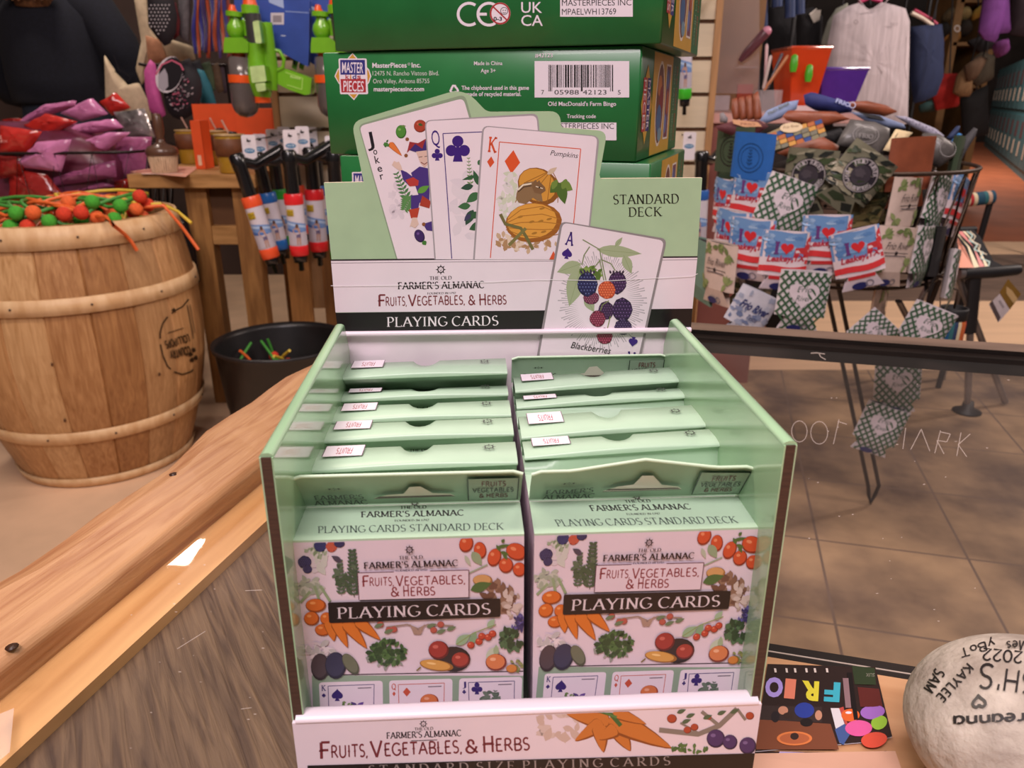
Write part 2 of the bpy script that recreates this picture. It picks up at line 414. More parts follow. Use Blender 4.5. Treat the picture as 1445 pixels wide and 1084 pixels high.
    def leafp(s, p0, p1, wd, n=7):
        dx, dy = p1[0]-p0[0], p1[1]-p0[1]; L = math.hypot(dx, dy) or 1; nx, ny = -dy/L, dx/L; a = []; b = []
        for i in range(n+1):
            t = i/n; q = wd/2*math.sin(math.pi*t**.8)
            a.append((p0[0]+dx*t+nx*q, p0[1]+dy*t+ny*q)); b.append((p0[0]+dx*t-nx*q, p0[1]+dy*t-ny*q))
        return a + b[::-1][1:-1]
    def leaf(s, p0, p1, wd, c): s.poly(s.leafp(p0, p1, wd), c)
    def bush(s, x, y, rx, ry, cols, n=30, sz=.3):
        by = {c: [] for c in cols}
        for i in range(n):
            a = random.uniform(0, 6.28); q = math.sqrt(random.random()); u, v = x+rx*q*math.cos(a), y+ry*q*math.sin(a)
            r = sz*min(rx, ry)*random.uniform(.7, 1.3); b = random.uniform(0, 6.28)
            by[cols[i % len(cols)]].append(s.leafp((u-r*math.cos(b), v-r*math.sin(b)), (u+r*math.cos(b), v+r*math.sin(b)), r*1.1, 4))
        for c in cols: s.many(by[c], c)
    def sprig(s, p0, p1, ll, c, n=8, wd=None, stem=None):
        dx, dy = p1[0]-p0[0], p1[1]-p0[1]; L = math.hypot(dx, dy); ex, ey = dx/L, dy/L; ps = []
        for i in range(n):
            t = (i+.6)/n; x, y = p0[0]+dx*t, p0[1]+dy*t; l = ll*(1-.5*t)
            for sg in (-1, 1): ps.append(s.leafp((x, y), (x+l*(ex*.5-sg*ey*.85), y+l*(ey*.5+sg*ex*.85)), wd or l*.4, 4))
        ps.append(stroke_quads([p0, p1], lambda a, b: stem or ll*.08)[0][:2] + stroke_quads([p0, p1], lambda a, b: stem or ll*.08)[0][:1:-1])
        s.many(ps, c)
    def fruit(s, x, y, rx, ry, c, dark=None, light=None, rot=0):
        if dark: s.ell(x, y, rx, ry, dark, rot); s.ell(x-rx*.06, y-ry*.08, rx*.88, ry*.88, c, rot)
        else: s.ell(x, y, rx, ry, c, rot)
        if light: s.ell(x-rx*.3, y-ry*.35, rx*.28, ry*.2, light, rot)
    def berry(s, x, y, rx, ry, c, lightc, darkc):
        s.ell(x, y, rx, ry, darkc, n=20, j=.05); ps = []; hl = []
        for i in range(-3, 4):
            for k in range(-3, 4):
                u, v = (k + (.5 if i % 2 else 0))*.3, i*.27
                if u*u+v*v < .82:
                    ps.append(s.ellp(x+u*rx, y+v*ry, rx*.15, ry*.14, n=8)); hl.append(s.ellp(x+u*rx-rx*.03, y+v*ry-ry*.05, rx*.055, ry*.05, n=6))
        s.many(ps, c); s.many(hl, lightc)
    def carrot(s, p0, p1, wd, c='d9702c', dark='a84a1c'):
        dx, dy = p1[0]-p0[0], p1[1]-p0[1]; L = math.hypot(dx, dy); nx, ny = -dy/L, dx/L
        def o(k): 
            ts = ((0,.35),(.06,.85),(.15,1),(.4,.85),(.7,.55),(.92,.22),(1,.02))
            return [(p0[0]+dx*t+nx*wd*.5*q*k, p0[1]+dy*t+ny*wd*.5*q*k) for t, q in ts] + [(p0[0]+dx*t-nx*wd*.5*q*k, p0[1]+dy*t-ny*wd*.5*q*k) for t, q in ts[::-1]]
        s.poly(o(1.0), dark); s.poly([(a-wd*.04, b-wd*.04) for a, b in o(.82)], c)
    def sun(s, x, y, r, c, bg=None):
        ps = []
        for k in range(8):
            a = math.pi*k/4; b = .3
            ps.append([(x+r*.62*math.cos(a-b), y+r*.62*math.sin(a-b)), (x+r*1.15*math.cos(a), y+r*1.15*math.sin(a)), (x+r*.62*math.cos(a+b), y+r*.62*math.sin(a+b))])
        s.many(ps, c); s.ring(x, y, r*.62, r*.22, c, n=16)
        s.many([s.ellp(x-r*.2, y-r*.1, r*.1, r*.08, n=6), s.ellp(x+r*.2, y-r*.1, r*.1, r*.08, n=6), s.ellp(x, y+r*.22, r*.22, r*.08, n=8)], c)
def rotp(pts, x, y, deg):
    if not deg: return pts
    c, d = math.cos(math.radians(deg)), math.sin(math.radians(deg))
    return [(x+(a-x)*c-(b-y)*d, y+(a-x)*d+(b-y)*c) for a, b in pts]
def rounded(q, r, n=4):
    out = []; m = len(q)
    for i, p in enumerate(q):
        a = V(q[i-1]); b = V(q[(i+1) % m]); p = V(p); rr = r[i] if isinstance(r, (list, tuple)) else r
        if rr <= 0: out.append(tuple(p)); continue
        A = p + (a-p).normalized()*rr; B = p + (b-p).normalized()*rr
        for k in range(n+1):
            t = k/n; out.append(tuple(A*(1-t)**2 + p*2*t*(1-t) + B*t*t))
    return out
# ================================================================== the setting: floor and walls
def slab(name, x0, y0, x1, y1, z0, z1, mt, kind='structure'):
    mb = MB(); mb.box((x0, y0, z0), (x1, y1, z1), mt); return mb.build(name, kind=kind)
CONC = mat('d3b090', r=.55, n=.10, s=5, b=.15, bs=120, detail=8)
TILE = bpy.data.materials.new('slate_tile'); TILE.use_nodes = True
def _tile():
    nt = TILE.node_tree; N = nt.nodes; L = nt.links; p = N['Principled BSDF']
    tc = N.new('ShaderNodeTexCoord'); mp = N.new('ShaderNodeMapping'); br = N.new('ShaderNodeTexBrick'); no = N.new('ShaderNodeTexNoise')
    mp.inputs['Rotation'].default_value = (0, 0, math.radians(14.5))
    L.new(tc.outputs['Object'], mp.inputs[0]); L.new(mp.outputs[0], br.inputs['Vector']); L.new(mp.outputs[0], no.inputs['Vector'])
    br.offset = 0.0; br.inputs['Scale'].default_value = 1.0; br.inputs['Mortar Size'].default_value = .003
    br.inputs['Brick Width'].default_value = .33; br.inputs['Row Height'].default_value = .33
    no.inputs['Scale'].default_value = 5; no.inputs['Detail'].default_value = 9
    cr = N.new('ShaderNodeValToRGB'); e = cr.color_ramp.elements
    e[0].position = .33; e[0].color = (*rgb('5a463a'), 1); e[1].position = .72; e[1].color = (*rgb('b0906f'), 1)
    L.new(no.outputs['Fac'], cr.inputs[0]); L.new(cr.outputs[0], br.inputs['Color1']); L.new(cr.outputs[0], br.inputs['Color2'])
    br.inputs['Mortar'].default_value = (*rgb('6a564a'), 1)
    L.new(br.outputs['Color'], p.inputs['Base Color']); p.inputs['Roughness'].default_value = .5
_tile()
slab('floor', -5, -1.5, -.05, 20, -.05, 0, CONC)
slab('floor_tile', -.05, -1.5, 14, 2.85, -.05, 0, TILE)
TAN = mat('e0bb98', r=.5, n=.06, s=2.0, stretch=(1, 9, 1))
slab('floor_tan', -.05, 2.85, 14, 3.95, -.05, 0, TAN)
slab('floor_plank', -.05, 3.95, 14, 5.25, -.05, 0, mat('6d594d', r=.5, n=.25, s=5, stretch=(1, 8, 1), detail=8))
slab('floor_tan_far', -.05, 5.25, 14, 5.75, -.05, 0, TAN)
slab('floor_orange', -.05, 5.75, 14, 20, -.05, 0, mat('a85f3e', r=.5, n=.12, s=3))
DARK = mat('2a2320', r=.8, n=.3, s=4)
slab('wall_back', -5, 20, 14, 20.1, 0, 4.2, DARK)
slab('wall_left', -5.1, -1.5, -5, 20, 0, 3.4, mat('4a3a30', r=.8, n=.15, s=3))
slab('wall_right', 14, -1.5, 14.1, 20, 0, 4.2, mat('4a3a30', r=.8, n=.15, s=3))
slab('wall_partition', -5, 4.6, -.2, 4.7, 0, 3.0, mat('3a2a24', r=.8, n=.25, s=4))

# ================================================================== the glass-topped counter
ZC = .795
CFM = Matrix.Rotation(math.radians(-14.5), 4, 'Z')
counter = thing('glass_counter', 'wooden shop counter with glass panes in its top and a rough live-edge rail', 'counter', mw=CFM)
RAIL = mat('a06a44', r=.42, hex2='bf8f64', s=15, stretch=(6, .5, 6), lo=.3, hi=.62, detail=13, b=.45, dist=2.2)
LEDGE = mat('d8a66c', r=.4, hex2='b9834c', s=6, stretch=(12, 1, 12), detail=6, coat=.1)
# live-edge rail
mb = MB(); rings = []; nq = 46
for i in range(nq+1):
    q = -.45 + 1.2*i/nq
    e = .006*math.sin(q*9) + .004*math.sin(q*23+1) + .0025*math.sin(q*61)
    po, pi_ = -.302 + e, -.2405
    rings.append([CFM @ V(t) for t in ((pi_, q, ZC-.03), (pi_, q, ZC+.006), (pi_-.003, q, ZC+.009), (po+.02, q, ZC+.010+.001*math.sin(q*40)), (po+.006, q, ZC+.006), (po, q, ZC-.008), (po+.008, q, ZC-.04), (po+.02, q, ZC-.05))])
mb.loft(rings, RAIL, False); rail_o = mb.build('edge_rail', counter, bevel=.0012)
for (x, y, rr) in ((285, 643, 3.0), (245, 670, 3.4), (17, 914, 3.4)):
    mb = MB(); c = at_z(x, y, ZC+.0098); mb.lathe([(.0001, 0), (.0022, 0), (.0024, .0004), (.0002, .0006)], ink('3a2013'), c=c, n=10, caps=False)
    mb.build('knot', rail_o)
mb = MB(); mb.box((-.2405, -.45, ZC-.03), (-.2150, .70, ZC-.0045), LEDGE, CFM); mb.build('ledge', counter, bevel=.001)
# weathered plank bed under the left pane, boards laid on the slant
BED = mat('402a1c', r=.6, hex2='7c6248', s=24, stretch=(8, .55, 1), lo=.3, hi=.78, detail=14, b=.5, dist=1.8)
BED2 = mat('5e3f28', r=.7, hex2='85664a', s=18, stretch=(5.5, .6, 1), lo=.32, hi=.7, detail=12, b=.5, dist=1.6)
mb = MB(); mb.box((-.2149, -.45, ZC-.05), (-.0501, .687, ZC-.010), BED, CFM); bed = mb.build('plank_bed', counter)
R32 = Matrix.Rotation(math.radians(14.5+32), 4, 'Z')
bed.data.transform(R32.inverted()); bed.matrix_parent_inverse = Matrix.Identity(4); bed.rotation_euler = (0, 0, math.radians(14.5+32))
GL = glassy('counter_glass', haze=.012, hazecol='d8c4bc', ior=1.35)
GL2 = glassy('counter_glass_clear', haze=.012, hazecol='c9b0a4', ior=1.4)
mb = MB(); mb.box((-.2398, -.45, ZC-.0042), (-.035, .688, ZC), GL, CFM); paneL = mb
mb = MB(); mb.box((-.035, .262, ZC-.0042), (.95, .688, ZC), GL2, CFM); paneR = mb
BLK = mat('1c1512', r=.3, n=.2, s=20)
BLKT = mat('6e5a4d', r=.4, n=.25, s=8, stretch=(1, 8, 8))
mb = MB(); mb.box((-.30, .688, ZC-.012), (.95, .70, ZC+.002), BLK, CFM); mb.box((-.30, .70, ZC-.014), (.95, .724, ZC+.006), BLK, CFM, top=BLKT); mb.build('back_bar', counter, bevel=.001)
mb = MB(); mb.box((-.035, .262, ZC-.05), (.95, .276, ZC-.0046), BLK, CFM); mb.box((-.035, .2705, ZC-.0046), (.95, .2712, ZC-.0044), mat('b8a89c', r=.3, n=0), CFM); mb.build('front_bar', counter)
SHELF = mat('cfa077', r=.45, hex2='b07c52', s=6, stretch=(1, 10, 10), detail=8, lo=.3, hi=.75, b=.1)
mb = MB(); mb.box((-.035, -.45, ZC-.03), (.95, .2615, ZC), SHELF, CFM); mb.build('front_board', counter, bevel=.001)
mb = MB(); mb.box((-.05, -.45, ZC-.05), (-.035, .688, ZC-.0046), LEDGE, CFM); mb.build('divider', counter)
SIDE = mat('6a4a32', r=.6, n=.2, s=6, stretch=(8, 8, 1))
mb = MB(); mb.box((-.275, -.44, 0), (-.245, .70, ZC-.05), SIDE, CFM); mb.build('side_board', counter)
mb = MB(); mb.box((-.245, -.44, 0), (-.06, -.42, ZC-.06), SIDE, CFM); mb.build('front_panel', counter)
for q0 in (-.40, .69):
    mb = MB(); mb.box((.90, q0, 0), (.94, q0+.03, ZC-.05), BLK, CFM); mb.build('leg', counter)
# scratched letters on the right pane, and a scuff
SCR = mat('d9c8be', r=.6, n=0, alpha=.38)
gm = plane_map((0, 0, ZC), (0, 0, 1)); cv = Canvas(paneR, gm, dh=2e-5, h0=6e-5); cvl = Canvas(paneL, gm, dh=2e-5, h0=6e-5)
def scr(polys, wd=1.3):
    for pl in polys: cv.segs(pl, wd, SCR)
scr([arc(1128, 609, 11, 15, 0, 360, 16), arc(1156, 611, 12, 16, 0, 360, 16), [(1176, 627), (1184, 592)], [(1182, 595), (1195, 599)]])
scr([[(1274, 634), (1278, 604)], [(1285, 635), (1300, 606), (1312, 637)], [(1319, 640), (1327, 608)], [(1327, 610), (1341, 613), (1336, 624), (1322, 622), (1332, 641)], [(1350, 644), (1356, 611)], [(1369, 613), (1352, 628), (1364, 645)]])
scr([[(1144, 499), (1152, 498.4), (1164, 500)], [(1156, 500), (1158, 504), (1165, 508)]], 1.4)
cvl.segs([(250, 916), (290, 891)], 1, SCR); cvl.segs([(340, 1001), (355, 999)], 1, SCR); cvl.segs([(346, 834), (370, 833)], 1, SCR)
cv.many([cv.ellp(random.uniform(1130, 1430), random.uniform(520, 880), random.uniform(.8, 2.2), random.uniform(.5, .9), n=7) for _ in range(26)], SCR)
cvl.many([cv.ellp(random.uniform(180, 380), random.uniform(790, 1070), random.uniform(.8, 2.5), random.uniform(.5, .9), n=7) for _ in range(22)], SCR)
paneL.build('glass_pane', counter, label='left pane over weathered boards'); paneR.build('glass_pane', counter, label='right pane, scratched, tiled floor seen through it')
# clear tape strip at the near end of the ledge
tp = glassy('clear_tape', haze=.35, rough=.15, hazecol='e8d8d0', streak=False)
mb = MB(); cv = Canvas(mb, gm, dh=4e-5, h0=2e-4); cv.poly([(0, 1008), (20, 1000), (14, 1062), (0, 1074)], tp); mb.build('tape', counter)
# ================================================================== the counter display carton and its card decks
BO = V((.0053, .1747, ZC + .0003)); BYAW = math.radians(3.13)
BM = Matrix.Translation(BO) @ Matrix.Rotation(BYAW, 4, 'Z')
BMi = BM.inverted()
def B(x, y, z): return BM @ V((x, y, z))
bn = BM.to_3x3() @ V((0, -1, 0))
KRAFT = mat('4c3427', r=.8, n=.18, s=90, stretch=(1, 1, 12))
GREEN = mat('a9c49f', r=.30, n=.04, s=60, coat=.15)
GRIN = mat('9fc39a', r=.16, n=.12, s=22, coat=.5, detail=1, b=.05)  # mottled tone imitates deck reflections on the glossy inner walls
WHITE = mat('e9d9e2', r=.32, n=.02, s=80, b=.03, bs=200)
box = thing('display_carton', 'open green display carton with tall printed header holding two rows of card decks', 'display box', mw=BM)
DEP = .1262; HWALL = .1215; HW = .068; TH = .0034
for sgn in (-1, 1):
    mb = MB()
    # kraft core between an outer and an inner printed liner; front bottom corner kept square
    xo, xi = sgn*HW, sgn*(HW-TH)
    a, b = min(xo, xi), max(xo, xi)
    pts = [(0.0, .001), (DEP, .001), (DEP, .108), (DEP-.008, HWALL), (0.0, HWALL)]
    def prism(x0, x1, mt, side0, side1):
        A = [B(x0, y, z) for y, z in pts]; C = [B(x1, y, z) for y, z in pts]; n = len(pts)
        mb.poly(A if x0 < x1 else A[::-1], side0); mb.poly(C[::-1] if x0 < x1 else C, side1)
        mb.add(A + C, [(i, (i+1) % n, n+(i+1) % n, n+i) for i in range(n)], mt)
    prism(a + .0004, b - .0004, KRAFT, KRAFT, KRAFT)
    inn = (b-.0004, b) if sgn < 0 else (a, a+.0004)
    out = (a, a+.0004) if sgn < 0 else (b-.0004, b)
    prism(*inn, GRIN, GRIN, GRIN); prism(*out, GREEN, GREEN, GREEN)
    # rolled green top rim over the core
    r0 = [B(sgn*(HW-TH/2), y, HWALL) for y in (0.0005, DEP-.009)]
    mb.tube(r0, .0019, GRIN, n=10, flat=.6)
    mb.build('side_panel', box)
mb = MB(); mb.box((-HW+TH, 0, .0002), (HW-TH, DEP, .0022), KRAFT, BM, top=WHITE); mb.build('base_panel', box)
# ---- header and back panel: one printed sheet standing at the rear
HP = B(0, .1246, 0); hm = plane_map(HP, bn)
mb = MB()
bl = B(-.0672, .1252, .0022); br_ = B(.0672, .1252, .0022); tr_ = B(.0672, .1252, .1175); tl_ = B(-.0672, .1252, .1175)
bk = [bl, br_, tr_, tl_]; off = BM.to_3x3() @ V((0, .0015, 0))
mb.add(bk + [p+off for p in bk], [(0,1,2,3), (7,6,5,4), (0,4,5,1), (1,5,6,2), (2,6,7,3), (3,7,4,0)], WHITE); mb.build('back_panel', box)
mb = MB()
outl = [(477, 468), (468, 368), (457, 258)] + [(513, 257)] + rounded([(513, 257), (496, 172), (655, 124), (687, 158), (790, 157), (792, 180), (857, 185), (845, 252)], [0, 16, 24, 8, 14, 4, 14, 5], 5)[1:-5] + rounded([(857, 185), (846, 252), (991, 250)], [0, 4, 0])[1:-1] + [(991, 251), (984, 362), (975, 462)]
mb.plate(outl, .0022, GREEN, hm, edge=mat('c9b9a0', r=.7))
cv = Canvas(mb, hm, dh=1.6e-6)
PAPER = mat('eadbe4', r=.3, n=.015, s=70)
# ---- fan of printed cards
SH = '8d9f86'
cv.poly(rounded([(505, 176), (656, 133), (722, 366), (559, 366)], [9, 9, 0, 0]), SH)
cv.poly(rounded([(507, 178), (654, 138.5), (720, 366), (561, 366)], [8, 8, 0, 0]), PAPER)
JK = [('J', (518.6, 207), (528.5, 205), 20), ('o', (527.5, 218.6), (533, 217.4), 7.5), ('k', (530, 231), (536.5, 229.6), 11), ('e', (533.5, 243), (540, 241.6), 8), ('r', (537.3, 253.6), (542, 252.4), 8)]
for t, p0, p1, h in JK: cv.text(t, p0, p1, h*(.7/.53 if t in 'oer' else 1), '1a1420', 'sans', bold=.01)
cv.bush(561, 285, 10, 26, ['dfd1db', 'dbcdd7'], 40, .5)
# vegetables thrown by the jester
cv.fruit(593, 178, 9, 9, 'a9402c', '7c2a1c', 'c4644c'); cv.leaf((590, 175), (597, 177), 4, '3c5a2c')
cv.fruit(566, 186, 7.5, 9.5, '4c8a34', '2f6420', '7fae5c'); cv.leaf((566, 178), (573, 178), 3, '6a8a48')
cv.carrot((550, 202), (567, 220), 9, 'e07a3a', 'a8501e'); cv.bush(545.5, 202, 4, 5, ['2f6a2c', '44803a'], 12, .6)
cv.fruit(592, 333, 7, 9.5, '3c2460', '251540', '6a4a90', -25); cv.leaf((597, 340), (601, 346), 7, '3f7a34')
# jester: cap, face, coat, sleeves, hands, legs
cv.sprig((577, 286), (559, 244), 11, '4c7c4c', 8); cv.sprig((580, 276), (571, 296), 14, '5a8a50', 7)
cv.poly([(574, 216), (578, 200), (590, 202), (604, 194), (606, 216), (588, 214), (580, 210)], '9a2f34')
cv.poly([(578, 212), (586, 203), (596, 210), (600, 198), (606, 196), (606, 218), (590, 216)], '3d2a72')
for x, y in ((574.6, 196.5), (573, 219.5)): cv.ell(x, y, 2.6, 2.6, '8a5430')
cv.poly([(587, 214), (603, 212), (604, 232), (599, 237), (593, 230)], 'd9b8ac')
cv.line([(591, 222), (596, 221)], .9, '4a2a24'); cv.line([(599, 221), (603, 220.5)], .9, '4a2a24'); cv.line([(594, 229), (599, 232), (603, 229)], 1.2, '7a2a2a')
cv.poly([(580, 244), (592, 235), (606, 238), (606, 292), (596, 290), (588, 268)], '46307c')
cv.poly([(565, 239), (574, 243), (583, 250), (590, 252), (590, 262), (577, 262), (569, 254)], '46307c')
cv.poly([(572, 254), (583, 250), (591, 255), (590, 262), (578, 263)], 'b53a36')
cv.poly([(553, 233), (556, 227), (560, 229), (563, 228), (566, 234), (568, 240), (564, 241), (558, 237)], 'dcbfb2')
cv.poly([(580, 276), (600, 274), (604, 286), (592, 286), (590, 295), (580, 296)], '46307c')
cv.poly([(577, 296), (592, 293), (589, 307), (580, 308)], 'b5402c'); cv.poly([(596, 276), (608, 284), (606, 294), (592, 290)], 'a83a2a')
cv.poly([(582, 307), (588, 307), (591, 316), (586, 322), (580, 319), (578, 321)], 'dcbfb2')
cv.leaf((589, 272), (606, 262), 9, '5f9a3c'); cv.poly([(597, 316), (610, 312), (610, 326), (602, 325)], '46307c'); cv.ell(598, 316.5, 2.6, 2.6, '8a5430')
# queen of clubs
cv.poly(rounded([(599, 170), (759, 160), (777, 366), (613, 366)], [9, 9, 0, 0]), 'a39aa0')
cv.poly(rounded([(601, 171), (757, 163), (775, 366), (615, 366)], [8, 8, 0, 0]), PAPER)
cv.text('Q', (610, 206), (621.5, 204.8), 22, '3a1a78', 'sans')
cv.club(617, 218, 8, '3a1a78'); cv.segs([(692, 185.6), (625, 188.5), (637.5, 365)], 1.3, '3a1a78'); cv.club(646, 209, 17.5, '3a1a78')
cv.bush(662, 290, 24, 46, ['ddd0da', 'e0d3dc'], 46, .4)
cv.sprig((664, 262), (661, 222), 6, '6c8a52', 8)
for a, b, wd in (((672, 248), (652, 254), 5), ((668, 262), (650, 266), 9), ((676, 272), (658, 286), 12), ((664, 290), (646, 292), 10), ((676, 262), (668, 240), 8), ((668, 296), (657, 318), 12), ((676, 300), (664, 308), 10), ((680, 316), (662, 324), 12), ((674, 232), (682, 226), 8)): cv.leaf(a, b, wd, random.choice(['2f5a3a', '3a6a42', '2a4c3c']))
cv.leaf((664, 302), (655, 312), 7, '3c3a5c')
# king of diamonds
cv.poly(rounded([(680.5, 177), (846, 192), (828, 366), (667.5, 366)], [10, 10, 0, 0]), 'a39aa0')
cv.poly(rounded([(683, 178.6), (843, 193), (826, 366), (670, 366)], [8, 8, 0, 0]), PAPER)
cv.text('K', (688.3, 214.6), (700.5, 215.8), 22, 'd4532f', 'slab'); cv.diamond(692.5, 228.6, 5.2, 8, 'd4532f', 5)
cv.segs([(692, 364), (704.7, 200.4), (819.4, 210.2), (808, 330)], 1.3, 'd4532f'); cv.diamond(723, 228.5, 11, 16.8, 'd9552c', 5)
cv.text('Pumpkins', (776.3, 219), (814.5, 223.2), 7.4, '2c2228', 'sans', shear=.25)
cv.bush(720, 280, 16, 36, ['d6d4c6', 'ccd0ba', 'dcd4d4'], 50, .4); cv.bush(742, 340, 44, 15, ['c9a98c', 'e0c8b4', 'b08862'], 60, .35)
cv.fruit(760, 263, 31, 25, 'd2943c', '8a5420', rot=30)
for k in (-2, -1, 0, 1, 2): cv.line([(776 + k*2, 243), (764+k*12, 258), (757 + k*15, 286)], 1.1, '9a6426')
cv.leaf((772, 246), (786, 236), 7, 'd0b8a0')
cv.fruit(753, 314, 40, 28, 'dc9c42', '9a5c22', rot=-6)
for k in range(5):
    cv.line([(714, 312 + k*3), (735, 296+k*9), (765, 291+k*11), (790, 302+k*7)], 1.1, 'a86c2a')
cv.many([cv.ellp(x, y, 4, 1.6, -15) for x, y in ((734, 306), (750, 313), (763, 312), (775, 309), (754, 329), (767, 327), (765, 294))], 'a8742c')
for a, b in (((790, 258), (776, 272)), ((790, 258), (808, 268)), ((790, 258), (797, 288)), ((786, 262), (778, 258)), ((792, 258), (802, 262))): cv.leaf(a, b, 15, random.choice(['5c7c34', '6f8a3e', '4c6a2c']))
cv.poly([(729, 272), (733, 262), (744, 257), (752, 256), (758, 262), (764, 274), (766, 285), (758, 283), (752, 279), (742, 288), (732, 286), (728, 280)], '8a6c4c')
cv.poly([(750, 262), (753, 256), (756, 253.5), (758, 257), (761, 254), (763, 258), (769, 264), (770, 269), (763, 274), (754, 272)], '7c5c3e')
cv.line([(731, 268), (738, 261), (750, 259)], 2.0, 'e8dcc8'); cv.line([(731, 271), (739, 264), (750, 262)], 1.2, '3a2820'); cv.line([(756, 263), (766, 266)], 1.2, 'e8dcc8'); cv.ell(761, 264.5, 1.3, 1.1, '15100e')
cv.line([(706, 302), (713, 316), (735, 322), (743, 335), (752, 352)], 4.5, '6f6a3e'); cv.line([(742, 322), (728, 336), (718, 346)], 4.5, '7c7644')
cv.poly([(781, 354), (786, 366), (775, 366)], 'd4532f')
# ---- wording bands
h_fan = cv.h; cv.h = 4e-5
cv.poly([(466.9, 366.5), (984.3, 362), (977, 436), (473.5, 441)], PAPER)
cv.line([(466.7, 367.2), (984.3, 362.6)], 2.2, '2a2028'); cv.line([(467, 371.4), (984, 366.6)], .8, '8a7c86')
cv.poly([(473.5, 441.5), (977.2, 435.5), (975.1, 462), (477, 467.5)], '181416')
BK = '2a1c22'; RD = '7c3038'
cv.sun(622, 380.5, 6.6, BK)
cv.text('THE OLD', (606, 395.2), (637.5, 394.6), 5, BK, 'serif', thick=.2)
cv.text("FARMER'S ALMANAC", (561.5, 408.4), (683.5, 406.4), 9.6, BK, 'slab')
cv.text('FOUNDED IN 1792', (603, 415.6), (643.5, 414.8), 2.8, BK, 'serif', thick=.2)
def deco(cv, segs, c):
    for t, p0, p1, h in segs: cv.text(t, p0, p1, h, c, 'deco')
deco(cv, [('F', (533, 432.5), (544, 432.3), 16), ('RUITS,', (544, 431.6), (574, 431), 12), ('V', (576, 432), (588, 431.8), 16), ('EGETABLES,', (588.5, 430.6), (656, 429.2), 12), ('&', (661, 430), (671, 429.8), 13), ('H', (676, 431), (686.5, 430.6), 16), ('ERBS', (687.5, 429.6), (715, 429), 12)], RD)
cv.text('PLAYING CARDS', (546, 461.2), (703.5, 459), 13.4, 'efe6ea', 'serif', gap=.1)
cv.text('STANDARD', (865, 288.2), (958, 286.8), 13, '1c2018', 'serif', gap=.1); cv.text('DECK', (887, 305.6), (934.5, 304.8), 12.6, '1c2018', 'serif', gap=.1)
# ---- ace of spades laid over the bands
cv.h = h_fan
cv.poly(rounded([(791, 312), (941, 337), (903, 508), (757, 505)], [9, 9, 0, 0]), '8f8689')
cv.poly(rounded([(794, 314), (937, 339.5), (900, 507), (760.5, 504)], [8, 8, 0, 6]), PAPER)
rays = []
for k in range(120):
    a = 2*math.pi*k/120; r0, r1 = 36, 58 + 5*math.sin(k*1.7); rays.append([(850+r0*.95*math.cos(a), 424+r0*1.2*math.sin(a)), (850+r1*math.cos(a-.012), 424+r1*1.12*math.sin(a-.012)), (850+r1*math.cos(a+.012), 424+r1*1.12*math.sin(a+.012))])
cv.many(rays, 'b5aab2')
cv.text('A', (798, 345.4), (808.5, 347.2), 19, '3a1a78', 'slab'); cv.spade(800.3, 357, 7.2, '3a1a78', 9)
G1, G2 = 'a3ad8a', '8c9a70'
for a, b, wd in (((842, 352), (905, 358), 17), ((880, 360), (891, 386), 14), ((820, 372), (786, 384), 18), ((820, 376), (803, 432), 26), ((826, 418), (838, 440), 14), ((868, 348), (878, 335), 7)): cv.leaf(a, b, wd, G1); cv.line([a, b], .7, G2)
for pl in ([(822, 338), (846, 352), (855, 396)], [(832, 348), (824, 360), (821, 374)], [(846, 368), (838, 378)], [(848, 366), (862, 372), (868, 382)], [(846, 366), (852, 396)]): cv.line(pl, 1.6, '7f8a62')
cv.bush(834, 385, 16, 10, ['6f8a3c', '88a050', '567030'], 26, .5)
cv.berry(834, 420, 11, 9.5, '7c3552', 'c48aa0', '52203c')
cv.berry(829, 401, 14, 17, '2c2a5c', '7a84b8', '1c1840'); cv.berry(871, 399, 12.5, 16, '4a2a58', '8a6a98', '2c1838')
cv.berry(856, 409, 12, 13, 'd9603c', 'f0a078', 'b0442c')
for k in range(5): cv.leaf((822+k*4, 386), (818+k*5, 381-2*(k % 2)), 3, '3a2a4c'); cv.leaf((862+k*4, 386), (860+k*5, 381), 3, '3a2a3c')
cv.berry(855, 438, 11, 13, '44244f', '84608c', '2a1434'); cv.berry(878, 437, 14, 17, '3e2250', '8868a0', '261236'); cv.berry(879, 461, 12, 11, '3c2a52', '7c6898', '241638')
cv.line([(859, 424), (850, 430), (847, 438)], 1.2, '7f8a4a'); cv.line([(861, 446), (857, 463)], 1.2, '7f8a4a')
cv.berry(843, 449.5, 11, 11.5, '8a2c4a', 'c88098', '5c1830'); cv.berry(853, 474, 11, 11.5, '94284a', 'd08098', '601830')
cv.text('Blackberries', (805, 490.5), (860, 499), 9, '2c2228', 'sans', shear=.25)
cv.spade(893, 482.5, 6.4, '3a1a78', 189); cv.text('A', (896, 497), (886, 495.5), 16, '3a1a78', 'slab')
# long crease across the band, its shine painted as a pale line
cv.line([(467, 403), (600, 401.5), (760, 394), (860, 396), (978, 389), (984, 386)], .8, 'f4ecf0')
mb.build('header_card', box)
# ---- folded strip where the header meets the back panel
mb = MB(); mb.tube([hm(478, 471, .0008), hm(974, 465, .0008)], .0012, WHITE, n=8); mb.build('fold_strip', box)
